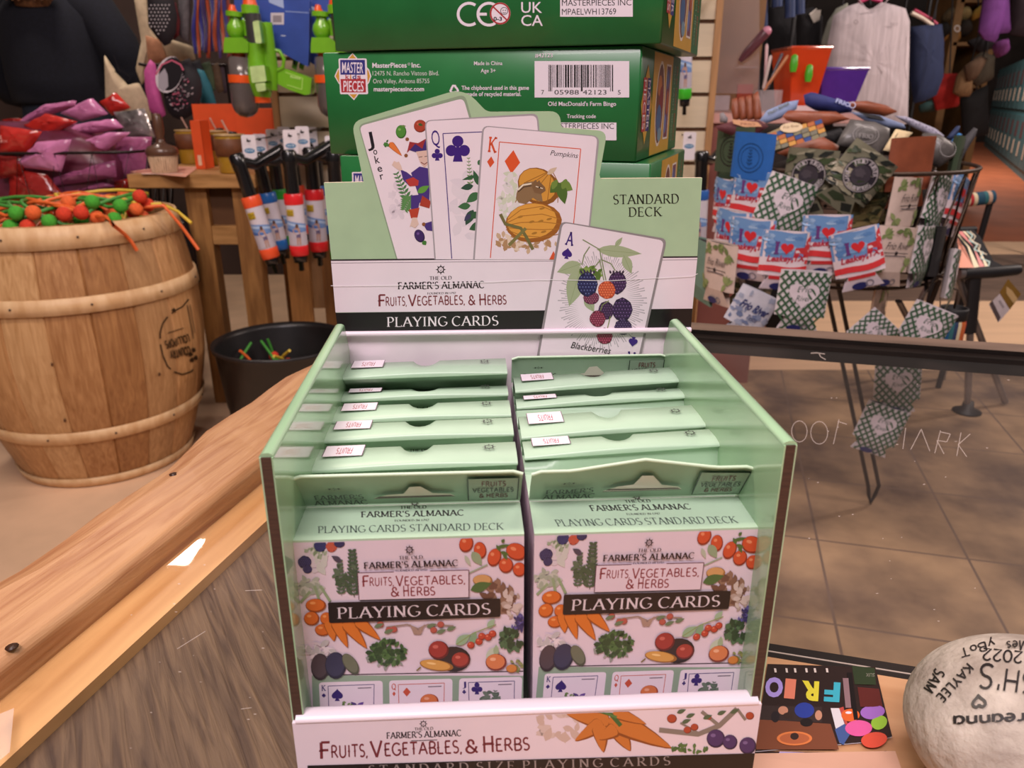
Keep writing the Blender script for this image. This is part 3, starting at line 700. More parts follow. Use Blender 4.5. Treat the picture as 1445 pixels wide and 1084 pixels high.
# ---- front lip
LP = B(0, -.0012, 0); lm = plane_map(LP, bn)
zl = .0405
mb = MB(); xw = HW - .0002
def lipbox(x0, x1, y0, y1, z0, z1, mt, top=None): mb.box((x0, y0, z0), (x1, y1, z1), mt, BM, top=top)
lipbox(-xw, xw, -.0012, .0036, .0004, zl-.0016, PAPER)
mb.tube([B(-xw+.001, .0012, zl-.0012), B(xw-.001, .0012, zl-.0012)], .0028, mat('f2e4ec', r=.35, n=0), n=12, flat=.55)
def lmc(x, y, h):
    p = BMi @ lm(x, y, h); p.x = min(xw, max(-xw, p.x)); p.z = min(zl-.0022, max(.0006, p.z)); return BM @ p
cv = Canvas(mb, lmc, dh=1.6e-6, h0=3e-5)
cv.sun(597.5, 1021.6, 5.4, BK); cv.text('THE OLD', (585, 1031), (611.5, 1030), 4, BK, 'serif', thick=.2)
cv.text("FARMER'S ALMANAC", (545.5, 1042.6), (651, 1038.6), 8.6, BK, 'slab'); cv.line([(580, 1045.6), (617, 1044.2)], 1, BK)
deco(cv, [('F', (450, 1071), (466, 1070.4), 23), ('RUITS,', (467, 1069.5), (519, 1067.4), 17), ('V', (523, 1069), (541, 1068), 23), ('EGETABLES,', (542, 1066.5), (652, 1062), 17), ('&', (657, 1062.6), (675, 1062), 18), ('H', (681, 1062), (698, 1061.2), 23), ('ERBS', (699, 1060), (748, 1058), 17)], RD)
cv.bush(790, 1022, 34, 22, ['d8c4bc', 'd0b8ac'], 26, .4)
for a, b, wd in (((860, 1020), (800, 1008), 26), ((850, 1020), (812, 1046), 22), ((846, 1024), (852, 1062), 24), ((872, 1030), (890, 1060), 24), ((862, 1014), (948, 1056), 34), ((866, 1004), (912, 1022), 18), ((870, 1028), (846, 1044), 22)): cv.carrot(a, b, wd, 'cc7a34', '8f4c1c')
cv.line([(846, 1001), (862, 1008), (876, 1024)], 6, '3f6a34'); cv.line([(852, 1000), (870, 1012)], 4, '5a8444')
cv.line([(930, 1030), (985, 1036), (1015, 1024), (1040, 1000)], 7, '8a8076'); cv.line([(1015, 1024), (990, 1004)], 5, '8a8076'); cv.line([(960, 1020), (985, 1034)], 3, '8a8076'); cv.line([(1040, 1000), (1052, 1016)], 4, '8a8076')
for x, y, r in ((948, 1014, 7), (970, 1030, 5.5), (980, 1026, 5.5), (1058, 1010, 6), (1000, 1012, 4)): cv.fruit(x, y, r, r*.9, 'b04a30', '7a2c1c')
for x, y in ((955, 1006), (968, 1012), (992, 1014), (1012, 1008), (1030, 1006), (962, 1020)): cv.leaf((x, y), (x+13, y-5), 6, '53684c')
cv.bush(972, 1056, 26, 6, ['4a6a38', '5c7c44'], 24, .6)
for x, y, r in ((1010, 1042, 13), (1030, 1047, 10.5), (1055, 1052, 12)): cv.fruit(x, y, r, r, '4a3268', '2a1a44', '7a6498')
cv.poly([(434, 1080), (1068, 1062.5), (1068, 1140), (434, 1140)], '1a1413')
cv.text('STANDARD SIZE PLAYING CARDS', (520, 1092), (946, 1079), 12, '9a908c', 'serif', gap=.35)
mb.build('front_lip', box)

# ================================================================== card decks
DW, DH, DT = .0640, .0895, .0182; PIT = .01955
DY0 = .0095; DZ = .0024
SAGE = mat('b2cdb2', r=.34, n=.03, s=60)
SAGE_SHADED = mat('9fbb9f', r=.34, n=.03, s=60)  # darker copy of the sage card, shade on tab fronts put into colour
def deck_frame(col, i): return BM @ Matrix.Translation(V(((-.0334 if col == 'L' else .0334), DY0 + PIT*i, DZ)))
FL = deck_frame('L', 0); FLi = FL.inverted()
def local_px(P, n):
    g = plane_map(FL @ V(P), FL.to_3x3() @ V(n))
    def f(x, y, h):
        p = FLi @ g(x, y, h); p.x = min(DW/2, max(-DW/2, p.x)); p.z = min(DH - .0007, max(0, p.z)) if abs(n[1]) > .5 else p.z; return p
    return f
mb = MB()
mb.box((-DW/2, 0, 0), (DW/2, DT, DH), SAGE)
LIL = mat('dccbd6', r=.33, n=.02, s=60)
e = 4e-5
mb.poly([(-DW/2, -e, .021), (DW/2, -e, .021), (DW/2, -e, DH-.0006), (-DW/2, -e, DH-.0006)], LIL)
mb.poly([(-DW/2-e, 0, .021), (-DW/2-e, 0, DH), (-DW/2-e, DT, DH), (-DW/2-e, DT, .021)], LIL)
mb.poly([(DW/2+e, 0, .021), (DW/2+e, DT, .021), (DW/2+e, DT, DH), (DW/2+e, 0, DH)], LIL)
cv = Canvas(mb, local_px((0, 0, 0), (0, -1, 0)), dh=1.6e-6, h0=6e-5)
# front face print, read off the front-left deck
cv.rect(440, 953, 756, 1060, '8fa58f'); cv.line([(447, 953), (744, 947)], 1.6, '4a3c42')
for q in ([(450, 963), (540, 960.5), (541, 1040), (454, 1044)], [(549, 960.4), (638.5, 957.6), (638, 1040), (551, 1042)], [(648, 957.4), (737, 955), (734, 1038), (646, 1040)]): cv.rquad(q, 5, PAPER)
for x, y, c, t, k in ((457, 967, '3a2a70', 'K', 's'), (556, 965, 'c8563c', 'Q', 'd'), (655, 962, '3a2a70', 'J', 'c')):
    cv.text(t, (x-3, y+8), (x+3, y+7.8), 8, c, 'slab')
    {'s': lambda: (cv.spade(x, y+14, 2.8, c), cv.spade(x+19, y+13, 8, c)), 'd': lambda: (cv.diamond(x, y+14, 2.4, 3.4, c), cv.diamond(x+18, y+11.5, 5.6, 6.4, c)), 'c': lambda: (cv.club(x, y+14, 2.8, c), cv.club(x+18, y+9, 8, c))}[k]()
    cv.segs([(x+8, y+60), (x+6, y+1), (x+71, y-1.2), (x+70, y+60)], .9, c); cv.line([(x+48, y+4), (x+67, y+3.4)], 1.4, '7a6c78')
for k in range(6): cv.leaf((504, 999), (504+18*math.cos(k*1.05), 999+10*math.sin(k*1.05)), 7, random.choice(['6a4c98', '8468b0', '55407c']))
cv.bush(489, 996, 8, 6, ['5f7a44', '7a8f5a'], 12, .6); cv.fruit(606, 989, 13, 10, 'd57a4a', 'a04428', 'e8a888'); cv.bush(606, 1000, 26, 6, ['4c6a3a', '7a4434', 'a8a08c'], 24, .6)
cv.bush(695, 985, 16, 9, ['5a6a5c', '6d7c6c'], 26, .5); cv.sprig((697, 996), (699, 974), 7, '5a6a5c', 6)
# fruit and vegetable wreath
cv.bush(444, 786, 20, 22, ['d2c6cc', 'c8c8c0'], 24, .4); cv.bush(446, 780, 16, 7, ['7c8f6c', '9aa88c'], 14, .6)
cv.berry(452, 770, 9, 9, '2e3266', '7078ac', '1e1c44'); cv.berry(468, 771, 8, 8, 'c45640', 'e89878', '94382c'); cv.berry(479, 766.5, 7.5, 6, '33305c', '70709c', '201c3c')
cv.berry(430, 793, 9.5, 9, '37335e', '74709c', '211c3e'); cv.berry(434, 803, 6.5, 6, '37335e', '74709c', '211c3e')
cv.bush(438, 826, 20, 12, ['b0b4a4', 'bfc0b4', 'a0a896'], 30, .5)
for a, b in (((438, 834), (424, 850)), ((452, 826), (466, 848)), ((444, 826), (452, 850))): cv.line([a, b], 4, '8fa27c')
cv.sprig((500, 842), (497, 776), 14, '475a44', 12, 5); cv.sprig((482, 840), (480, 790), 9, '54664e', 10, 4); cv.leaf((482, 792), (468, 784), 8, '4c4454')
cv.bush(488, 815, 18, 22, ['5b6b54', '45573f'], 22, .3)
for x, y, rx, ry, rt in ((489, 764, 10, 13, 15), (509, 776, 9.5, 11, -10), (528.7, 785.6, 10, 13, -20), (543, 796, 9, 10, 0)): pass
for x, y, rx, ry, rt in ((658, 767, 10, 12, 20), (677.5, 776, 9, 12, -10), (697.6, 786, 9.6, 13, 18), (729, 778, 15.5, 12, 20), (714, 797, 10.4, 11, 0), (733, 803, 9.6, 10.2, 0)): cv.fruit(x, y, rx, ry, 'c8502c', '8a2c18', 'e08860', rt)
for a, b in (((701, 772), (720, 768)), ((706, 777), (700, 768)), ((710, 780), (716, 790)), ((708, 765), (712, 760)), ((706, 778), (718, 782))): cv.leaf(a, b, 5, '4f6a34')
cv.leaf((666, 778), (680, 797), 13, '8fa07e'); cv.line([(662, 808), (688, 796)], 2, '9aa88c'); cv.leaf((656, 783), (664, 798), 6, 'b2b8a2')
cv.bush(704, 842, 22, 20, ['7a5a48', '8c6c58', '6a4a3c'], 44, .35); cv.fruit(681, 818, 14, 8, 'c99a62', '9a6c3c'); cv.leaf((664, 832), (694, 822), 14, '4c6a38'); cv.bush(722, 850, 14, 20, ['b09c90', 'c8b8b0'], 20, .4)
for x, y, rx, ry in ((446, 853.5, 14.6, 9.6), (440, 872, 11, 10), (456, 888, 11.5, 8.6), (461, 872, 9, 9)): cv.fruit(x, y, rx, ry, 'd06a26', '94420f', 'e89a58')
for a, b, wd in (((466, 876), (472, 904), 20), ((474, 874), (491, 913), 19), ((488, 876), (518, 914), 20), ((504, 874), (537, 902), 18)): cv.carrot(a, b, wd, 'd27428', '94480f')
cv.bush(452, 918, 20, 12, ['d0c4cc', 'e0d4da', 'bcb8b8'], 24, .5)
cv.fruit(452, 940, 13, 19, '4a3c42', '2e2228'); cv.fruit(474, 938, 15, 19, '33344f', '1e1e34'); cv.fruit(495, 936, 9, 17, '6a6e58', '4a4e3c', None, -35)
cv.bush(544, 930, 26, 11, ['8f928a', '9fa098'], 20, .4); cv.bush(546, 920, 26, 17, ['3f5e34', '4c6e3c', '30492a'], 90, .3)
for pl in ([(545, 884), (575, 880), (590, 886), (604, 880), (640, 882)],): cv.line(pl, 2, '9a8478')
cv.poly([(578, 879), (584, 894), (594, 894), (600, 879), (590, 888)], 'a5897a')
for x, y in ((537, 880), (549, 888), (612, 888), (622, 880), (556, 887)): cv.fruit(x, y, 5, 4.4, 'b0584a', '8a3c34')
for x, y in ((528, 884), (542, 892), (602, 884), (630, 888), (616, 892)): cv.leaf((x, y), (x+14, y-5), 6, '6a7c5c')
cv.fruit(640, 929, 24, 18, '2e2222', '1c1414'); cv.fruit(619, 916, 14.5, 13, '9a342e', '641c1c', 'c46458'); cv.fruit(650, 930, 13, 11, 'a03a2e', '6c201c', 'c8685a'); cv.fruit(616, 937.5, 24, 7.6, 'd09a4a', '9a6420', 'ecc684', 8); cv.line([(594, 940), (588, 945)], 2, '7a6a2c')
cv.leaf((643, 908), (664, 894), 13, '8fae8a'); cv.leaf((664, 908), (672, 890), 10, '7f9f7c'); cv.leaf((688, 885), (698, 872), 9, '9ab494'); cv.line([(644, 908), (668, 892), (700, 880)], 1.4, '86985c')
for x, y in ((664.5, 909), (676, 904), (680, 896.5), (689, 898), (695, 893)): cv.fruit(x, y, 5.4, 5, 'b8442e', '7c2418', 'dc8468')
cv.bush(722, 900, 16, 16, ['3c5a3c', '4a6a48', '2c442c'], 46, .35); cv.bush(733, 878, 13, 10, ['45407c', '5a5494', '332e60'], 34, .4)
cv.leaf((686, 928), (704, 910), 12, 'b9c4ae'); cv.leaf((700, 924), (700, 908), 8, '9aac88'); cv.fruit(700, 933, 15, 12, 'd07a48', '7a2c1e', 'e8ae88'); cv.bush(724, 938, 14, 8, ['6f7a44', '8a8c54'], 16, .5); cv.fruit(722, 942, 8, 6, 'cc8038', '94501c')
# front title block
cv.sun(578, 774.5, 6.2, BK); cv.text('THE OLD', (563, 788), (597, 787), 4.6, BK, 'serif', thick=.2)
cv.text("FARMER'S ALMANAC", (513.8, 801.2), (646.5, 797), 8.6, BK, 'slab'); cv.text('FOUNDED IN 1792', (558.5, 805.2), (603.5, 803.8), 2.4, BK, 'serif', thick=.2)
cv.poly([(505, 807), (661.6, 803), (661.6, 841), (507, 845)], LIL)
cv.segs([(556, 805.6), (505, 807), (507, 845)], 1.3, '6a4a54'); cv.segs([(607, 804.3), (661.6, 803), (661.6, 841)], 1.3, '6a4a54')
deco(cv, [('F', (511, 826.6), (521, 826.3), 15), ('RUITS,', (521.5, 825.4), (556, 824.6), 11.4), ('V', (559, 826), (570, 825.6), 15), ('EGETABLES,', (570.5, 824.2), (656.5, 821.8), 11.4), ('&', (552, 840), (564, 839.6), 12.5), ('H', (569, 840.2), (578, 839.8), 15), ('ERBS', (579, 839), (614.5, 838), 11.4)], '8a3a40')
cv.rquad([(463, 848.6), (706, 843), (706, 869), (465, 877.6)], 2.5, '1c1516')
cv.text('PLAYING CARDS', (476.5, 871.4), (692.5, 865), 15.4, 'd8ccd2', 'serif', gap=.1)
# top face print
cv = Canvas(mb, local_px((0, 0, DH), (0, 0, 1)), dh=1.6e-6, h0=4e-5)
cv.sun(585, 709.6, 5.2, BK); cv.text('THE OLD', (564.5, 718.4), (602, 717.6), 4, BK, 'serif', thick=.2)
cv.text("FARMER'S ALMANAC", (509.5, 730.4), (654.5, 727.6), 7.8, '4a4a48', 'slab'); cv.text('FOUNDED IN 1792', (557, 736.4), (605.5, 735.4), 2.6, '4a4a48', 'serif', thick=.2)
cv.text('PLAYING CARDS STANDARD DECK', (448.5, 752.6), (711.5, 747.6), 9.4, '54605a', 'serif')
deck_mesh_mb = mb
_proto = {}
def tuck(parent):
    if 'me' not in _proto:
        o = deck_mesh_mb.build('tuck_box', None, world=False, bevel=.0005); _proto['me'] = o
    else:
        o = _proto['me'].copy(); COL.objects.link(o)
    o.parent = parent; return o
ORD = ['front', 'second', 'third', 'fourth', 'fifth', 'rearmost']
def tabprint_flat(cv, A, Bq):
    """tab back seen from above: label at one end, sun at the other, both reading from behind"""
    pass
def make_deck(col, i, lab, style, near=None, far=None, tops=None, zfold=.0985):
    M = deck_frame(col, i); Mi = M.inverted()
    d = thing('card_deck', lab, 'card deck', mw=M, group='green card decks in the display carton')
    tuck(d)
    mb = MB(); side = 'left' if col == 'L' else 'right'
    if style == 'up':
        # single tab leaning toward the front, its printed face in view
        yb, zb = DT, DH + .0006; yt, zt = tops[0], tops[1]; pk = tops[2] if len(tops) > 2 else 0
        n = 24; a = []; b = []
        for k in range(n+1):
            s = -1 + 2*k/n; x = s*DW/2*1.004
            pz = pk*max(0, 1-abs(s)*1.55)
            ins = .0 if abs(s) < .98 else .0008
            a.append(V((x, yb, zb))); b.append(V((x, yt - ins*.2, zt + pz - ins)))
        mid = [p.lerp(q, .5) + V((0, .0004, .0003)) for p, q in zip(a, b)]
        mb.loft([a, mid, b], SAGE_SHADED, True, closed=False)
        mb.tube(b, .0005, mat('cfe6c8', r=.4, n=0), n=6)
        P0 = V((-DW/2, yb, zb)); ex = V((DW, 0, 0)); ey = V((0, yt-yb, zt-zb)); nn = ex.cross(ey).normalized()
        f = lambda x, y, h: P0 + ex*x + ey*y + nn*(h + .0004 + .0004*math.sin(math.pi*min(max(y, 0), 1)) + .0) + V((0, 0, pk*y*max(0, 1-abs(2*x-1)*1.55)))
        cv = Canvas(mb, f, dh=1.6e-6, h0=2e-4, yup=True)
        cv.poly([(.33, .30), (.40, .42), (.47, .44), (.50, .66), (.55, .68), (.60, .44), (.68, .40), (.70, .32)], 'd9d4c4' if not pk else 'e2ddd0'); cv.poly([(.33, .28), (.70, .30), (.68, .36), (.36, .36)], '5c4a44')
        cv.sun(.17, .66, .035, '2a3a2c'); cv.text('ALMANAC', (.06, .08), (.30, .08), .17, '2a3a2c', 'slab'); cv.text("FARMER'S", (.07, .3), (.29, .3), .15, '2a3a2c', 'slab')
        cv.rect(.76, .12, .985, .86, '8fa58f'); cv.segs([(.76, .12), (.985, .12), (.985, .86), (.76, .86), (.76, .12)], .006, '3a463c')
        cv.text('FRUITS', (.82, .62), (.93, .62), .15, '6a3a3c', 'deco'); cv.text('VEGETABLES', (.78, .42), (.965, .42), .14, '3a3c38', 'deco'); cv.text('& HERBS', (.81, .22), (.94, .22), .14, '6a3a3c', 'deco')
    else:
        cx = FL.translation.x if col == 'L' else deck_frame('R', 0).translation.x
        pxc = 590 if col == 'L' else 880
        zt = zfold + ZC
        def ly(py, z): return (Mi @ at_z(pxc, py, z)).y
        yn, yf = ly(near, zt), ly(far, zt - .0006)
        tilt = .0016 if col == 'R' else .0006
        n = 36; rows = []
        for k in range(n+1):
            s = -1 + 2*k/n; x = s*DW/2*1.002
            nt = max(0, 1 - (abs(s)/.14)**2)**.5 if abs(s) < .14 else 0
            yfk = yf - (yf-yn)*.36*nt; dz = tilt*s; bow = .0006*math.cos(s*2.2)
            zf = zt - ZC - DZ - .0003
            rows.append([V((x, DT-.0003, DH-.001)), V((x, (DT+yn)/2+.001, DH+.004)), V((x, yn+.0012, zf-.0012+dz)), V((x, yn+.0001, zf-.0005+dz)), V((x, yn, zf+.0002+dz+bow)), V((x, yn+.0007, zf+.0009+dz+bow)), V((x, (yn*.6+yfk*.4), zf+.0012+dz+bow)), V((x, yfk, zf+.0004+dz))])
            rows[-1].append(V((x, max(yfk, DT+.0012), DH-.012)) if nt == 0 else V((x, yfk+.0001, zf-.0005+dz)))
        R = list(map(list, zip(*rows)))
        mb.loft(R[:4], SAGE_SHADED, True, closed=False); mb.loft(R[3:], SAGE, True, closed=False)
        P0 = V((-DW/2, yn, zf+.0015)); 
        f = lambda x, y, h: V((-DW/2 + DW*x, yn + (yf-yn)*y, zf + .00125 - .0008*max(0, y-.4) + tilt*(2*x-1) + .0007 + h))
        cv = Canvas(mb, f, dh=1.6e-6, h0=2e-5, yup=True)
        def sm(u, v):
            dm = max(1e-4, yf-yn); c2 = Canvas(mb, lambda x, y, h: f(u + x/DW, v + y/dm, h), dh=1.6e-6, h0=3e-5, yup=True); c2.sun(0, 0, min(.0021, dm*.42), '4a5048')
        if yf - yn > .006:
            cv.rect(.045, .42, .24, 1.0, 'efe2ea'); cv.segs([(.045, 1.0), (.045, .42), (.24, .42), (.24, 1.0)], .004, '6a4a5c')
            cv.text('FRUITS', (.185, .86), (.105, .86), .30, 'a83a40', 'deco')
            sm(.865, .6)
        else: sm(.865, .6)
    mb.build('hang_tab', d, world=False)
    return d
LB = {
 'L0': 'front green card deck of the left row, flat tab leaning forward', 'R0': 'front green card deck of the right row, its tab bent up to a peak',
 'L1': 'second green card deck from the front, left row', 'R1': 'second green card deck from the front, right row', 'L2': 'third green card deck from the front, left row', 'R2': 'third green card deck from the front, right row',
 'L3': 'fourth green card deck from the front, left row', 'R3': 'fourth green card deck from the front, right row', 'L4': 'fifth green card deck from the front, left row', 'R4': 'fifth green card deck from the front, right row',
 'L5': 'rearmost green card deck of the left row, against the white back panel', 'R5': 'rearmost green card deck of the right row, tab upright below the printed ace'}
make_deck('L', 0, LB['L0'], 'up', tops=(.0085, .1046))
make_deck('R', 0, LB['R0'], 'up', tops=(.0090, .1040, .0030))
for i, nr, fr_ in ((1, 660, 633), (2, 619, 598), (3, 592, 573), (4, 562, 552), (5, 531, 513)): make_deck('L', i, LB['L%d' % i], 'fold', nr, fr_, zfold=.0985 if i < 5 else .1050)
for i, nr, fr_ in ((1, 638, 618), (2, 610, 583), (3, 568, 558), (4, 545, 528)): make_deck('R', i, LB['R%d' % i], 'fold', nr, fr_, zfold=.0985 if i < 4 else .1015)
make_deck('R', 5, LB['R5'], 'up', tops=(.0150, .1035))
# ================================================================== stack of green game boxes behind the display
YB = math.radians(-20); GB = mat('216b35', r=.33, n=.06, s=50, coat=.15)
YEL = mat('d9a83c', r=.35, n=.05, s=40); DKG = mat('2f6e3a', r=.35, n=.06, s=40)
GW, GD, GH = .190, .135, .0578
def gmat(px, dx, dy, k, yaw): 
    c = V((.0665+dx, .4262+dy, ZC + .0002 + GH*k)); return Matrix.Translation(c) @ Matrix.Rotation(yaw, 4, 'Z')
def game_box(k, lab, dx=0, dy=0, yaw=YB):
    M = gmat(0, dx, dy, k, yaw)   # origin: front right bottom corner; x runs left-negative, y back
    t = thing('game_box', lab, 'game box', mw=M, group='green game boxes stacked behind the card display')
    h = GH - .0006
    mb = MB(); mb.rbox((-GW, 0, 0), (0, GD, h), .0012, GB, M)
    R3 = M.to_3x3(); fm = plane_map(M @ V((0, 0, 0)), R3 @ V((0, -1, 0))); sm = plane_map(M @ V((0, 0, 0)), R3 @ V((1, 0, 0)))
    # right side art: green margin, yellow field, two picture windows, green strip
    def S(x, y, hh): return M @ V((.00006 + hh, x*GD, y*h))
    cs = Canvas(mb, S, dh=8e-6, h0=3e-5, yup=True)
    cs.rect(.27, .015, .76, .985, YEL); cs.rect(.76, .015, .99, .985, DKG)
    cs.many([cs.ellp(.46, .5, .105, .42)], 'efe2d8'); cs.many([cs.ellp(.46, .5, .09, .39)], '7a4a3c')
    for x, y, rx, ry, c in ((.44, .68, .05, .1, 'c47a44'), (.49, .56, .05, .12, '8a3434'), (.45, .36, .06, .14, '4a6a98'), (.49, .2, .05, .07, '7c9cb0')): cs.ell(x, y, rx, ry, c)
    cs.rect(.585, .14, .715, .9, 'efe2d8'); cs.rect(.6, .16, .70, .88, '7c4456')
    for x, y, rx, ry, c in ((.64, .75, .03, .1, '5a6ca0'), (.66, .52, .035, .12, 'b05a3c'), (.63, .3, .03, .1, '6a78b0')): cs.ell(x, y, rx, ry, c)
    for kx in (.81, .88): cs.text('OLD FARM BINGO', (kx, .9), (kx, .1), .035, 'c8504a' if kx > .85 else '9ab49a', 'sans')
    cs.poly([(.14, .86), (.2, .70), (.26, .5), (.2, .3), (.14, .14), (.08, .3), (.03, .5), (.08, .7)], YEL)
    cs.rect(.06, .26, .135, .74, 'b83a3c'); cs.rect(.145, .26, .22, .74, '34307c')
    cs.text('MASTER', (.16, .72), (.16, .28), .05, 'efe2e8', 'sans'); cs.text('PIECES', (.075, .72), (.075, .28), .05, 'efe2e8', 'sans')
    return t, mb, fm, M, h
W_ = 'ece0e8'
def badge(cv, cx, cy, s, cl=None):
    W2 = mat('ece0e8', r=.4, n=0)
    dia = [(cx, cy-31*s), (cx+8*s, cy-22*s), (cx+22*s, cy-9*s), (cx+25*s, cy), (cx+22*s, cy+9*s), (cx+8*s, cy+24*s), (cx+2*s, cy+32*s), (cx-6*s, cy+24*s), (cx-19*s, cy+9*s), (cx-24*s, cy), (cx-20*s, cy-9*s), (cx-8*s, cy-22*s)]
    cv.poly([(cx + (x-cx)*1.06, cy + (y-cy)*1.06) for x, y in dia], W2); cv.poly(dia, 'cf9a3c')
    q = [(cx-18*s, cy-23.5*s), (cx+18*s, cy-23.5*s), (cx+20*s, cy+24*s), (cx-16*s, cy+24*s)]
    cv.rquad([(cx + (x-cx)*1.1, cy + (y-cy)*1.06) for x, y in q], 2*s, W2)
    cv.poly([(cx-17.5*s, cy-23*s), (cx+17.5*s, cy-23*s), (cx+18*s, cy-2*s), (cx-17*s, cy-2*s)], '35357f'); cv.poly([(cx-17*s, cy+4*s), (cx+18.5*s, cy+4*s), (cx+19*s, cy+23*s), (cx-15.6*s, cy+23*s)], 'b0343a')
    cv.text('MASTER', (cx-15*s, cy-5*s), (cx+15*s, cy-4.4*s), 15*s, W_, 'sans', bold=.01); cv.text('PIECES', (cx-13*s, cy+21*s), (cx+15.6*s, cy+21.6*s), 14.6*s, W_, 'sans', bold=.01)
    for t, x, c in (('k', -10, 'b0343a'), ('i', -3.6, 'cf8a2c'), ('d', 0, '35357f'), ('s', 6.5, 'b0343a')): cv.text(t, (cx+x*s, cy+3.8*s), (cx+(x+(2 if t == 'i' else 5.4))*s, cy+3.8*s), 6.4*s, c, 'sans', bold=.02)
# --- lowest two, hidden behind the display, carry the stack
for k, lab in ((0, 'lowest green game box of the stack on the glass'), (1, 'second green game box up in the stack on the glass')):
    t, mb, fm, M, h = game_box(k, lab, dx=.002*k); mb.build('carton', t)
t, mb, fm, M, h = game_box(2, 'third green game box up, only its top edge showing above the display', dx=.0075, dy=-.004, yaw=YB+.01)
cv = Canvas(mb, fm, dh=6e-6, h0=3e-5); badge(cv, 515, 266, .93); mb.build('carton', t)
# --- middle box with address, barcode and tracking label
t, mb, fm, M, h = game_box(3, "green game box with barcode and printed address facing the camera")
cv = Canvas(mb, fm, dh=6e-6, h0=3e-5)
badge(cv, 497.5, 107.5, 1.0); cv.ring(518, 97.5, 1.6, .5, W_, n=12)
cv.text('MasterPieces', (525.5, 95.6), (574, 95.2), 6.8, W_, 'sans', bold=.02); cv.ring(577.2, 90.4, 1.5, .5, W_, n=10); cv.text('Inc.', (581, 95.2), (594, 95), 6.8, W_, 'sans', bold=.02)
cv.text('12475 N. Rancho Vistoso Blvd.', (526, 106.6), (619.5, 106.3), 6.4, 'd5d9d0', 'sans'); cv.text('Oro Valley, Arizona 85755', (526.5, 117.6), (606, 117.3), 6.4, 'd5d9d0', 'sans'); cv.text('masterpiecesinc.com', (527.5, 128.8), (598.5, 128.6), 6.4, W_, 'sans', bold=.02)
cv.text('Made in China', (669, 92), (709, 91.8), 5.4, W_, 'sans', bold=.01); cv.text('Age 3+', (678.5, 102.4), (699.5, 102.2), 5.4, W_, 'sans', bold=.01)
for a in (0, 120, 240):
    c_, s_ = math.cos(math.radians(a)), math.sin(math.radians(a)); r_ = lambda x, y: (641+x*c_-y*s_, 126.5+x*s_+y*c_)
    cv.poly([r_(-5.2, -2.2), r_(-2.4, -6.8), r_(2.0, -6.8), r_(4.2, -3), r_(1.6, -1.6), r_(-.2, -4.6), r_(-2.8, -.8)], W_)
cv.text('The chipboard used in this game', (651.5, 126.8), (746.5, 126.6), 5.8, W_, 'sans', bold=.015); cv.text('is made of recycled material.', (651.5, 135.6), (735.5, 135.4), 5.8, W_, 'sans', bold=.015)
cv.text('#42123', (755, 81), (780, 80.8), 5.8, W_, 'sans', bold=.01)
cv.rect(754.5, 86.2, 888, 137.6, W_)
random.seed(42); x = 774.0; bars = []
while x < 866:
    wd = random.choice([.9, .9, 1.7, 2.6]); tall = x < 779 or x > 861 or 818 < x < 823
    bars.append([(x, 91.5), (x+wd, 91.5), (x+wd, 129 if tall else 123.5), (x, 129 if tall else 123.5)]); x += wd + random.choice([.9, .9, 1.6])
cv.many(bars, '1a1618')
cv.text('7', (764, 133.4), (768, 133.4), 6.4, '1a1618', 'sans'); cv.text('05988', (782.5, 133.4), (817, 133.4), 6.6, '1a1618', 'sans'); cv.text('42123', (822.5, 133.4), (856, 133.4), 6.6, '1a1618', 'sans'); cv.text('5', (872, 133.4), (876, 133.4), 6.4, '1a1618', 'sans')
cv.text("Old MacDonald's Farm Bingo", (773.5, 149.4), (869.5, 149.4), 6, W_, 'sans', bold=.01); cv.text('Tracking code', (800, 166.6), (841, 166.6), 5.4, W_, 'sans', bold=.01)
cv.rect(770, 173, 870, 198, W_); cv.text('MASTERPIECES INC', (776, 181.6), (866.5, 182), 8, '241e22', 'sans')
mb.build('carton', t)
# --- top box with safety marks
t, mb, fm, M, h = game_box(4, 'topmost green game box, cut off by the picture edge, with round safety mark', dx=.0085, dy=-.006, yaw=YB-.005)
cv = Canvas(mb, fm, dh=6e-6, h0=3e-5)
cv.line(arc(662, 20, 15.5, 15.5, 55, 305, 18), 4, W_); cv.line(arc(690, 20, 15.5, 15.5, 55, 305, 18), 4, W_); cv.line([(676, 20), (687, 20)], 4, W_)
cv.ell(705.8, 19, 14.6, 15.6, W_, n=28); cv.ring(705.8, 19, 13.4, 2.2, 'b02c30', ry=14.4); cv.ring(711.5, 15.5, 5, .9, '241e22'); cv.ell(710, 14.5, .8, .8, '241e22'); cv.ell(713.4, 14.5, .8, .8, '241e22'); cv.line(arc(711.6, 16.5, 2.2, 2, 20, 160, 6), .8, '241e22')
cv.text('0-3', (696.5, 29.2), (708.5, 29.2), 5.4, '241e22', 'sans', bold=.03); cv.line([(696, 9.5), (715.6, 28.5)], 2, 'b02c30')
cv.text('UK', (735.6, 18), (765, 18), 15.4, W_, 'sans', bold=.005); cv.text('CA', (735.6, 36.4), (766, 36.4), 15.4, W_, 'sans', bold=.005)
cv.rect(790.5, -18, 893, 23.6, W_); cv.text('MASTERPIECES INC', (793, 8.2), (891, 7.6), 8.6, '241e22', 'sans'); cv.text('MPAELWH13769', (793, 21), (869.5, 20.4), 8.8, '241e22', 'sans')
mb.build('carton', t)

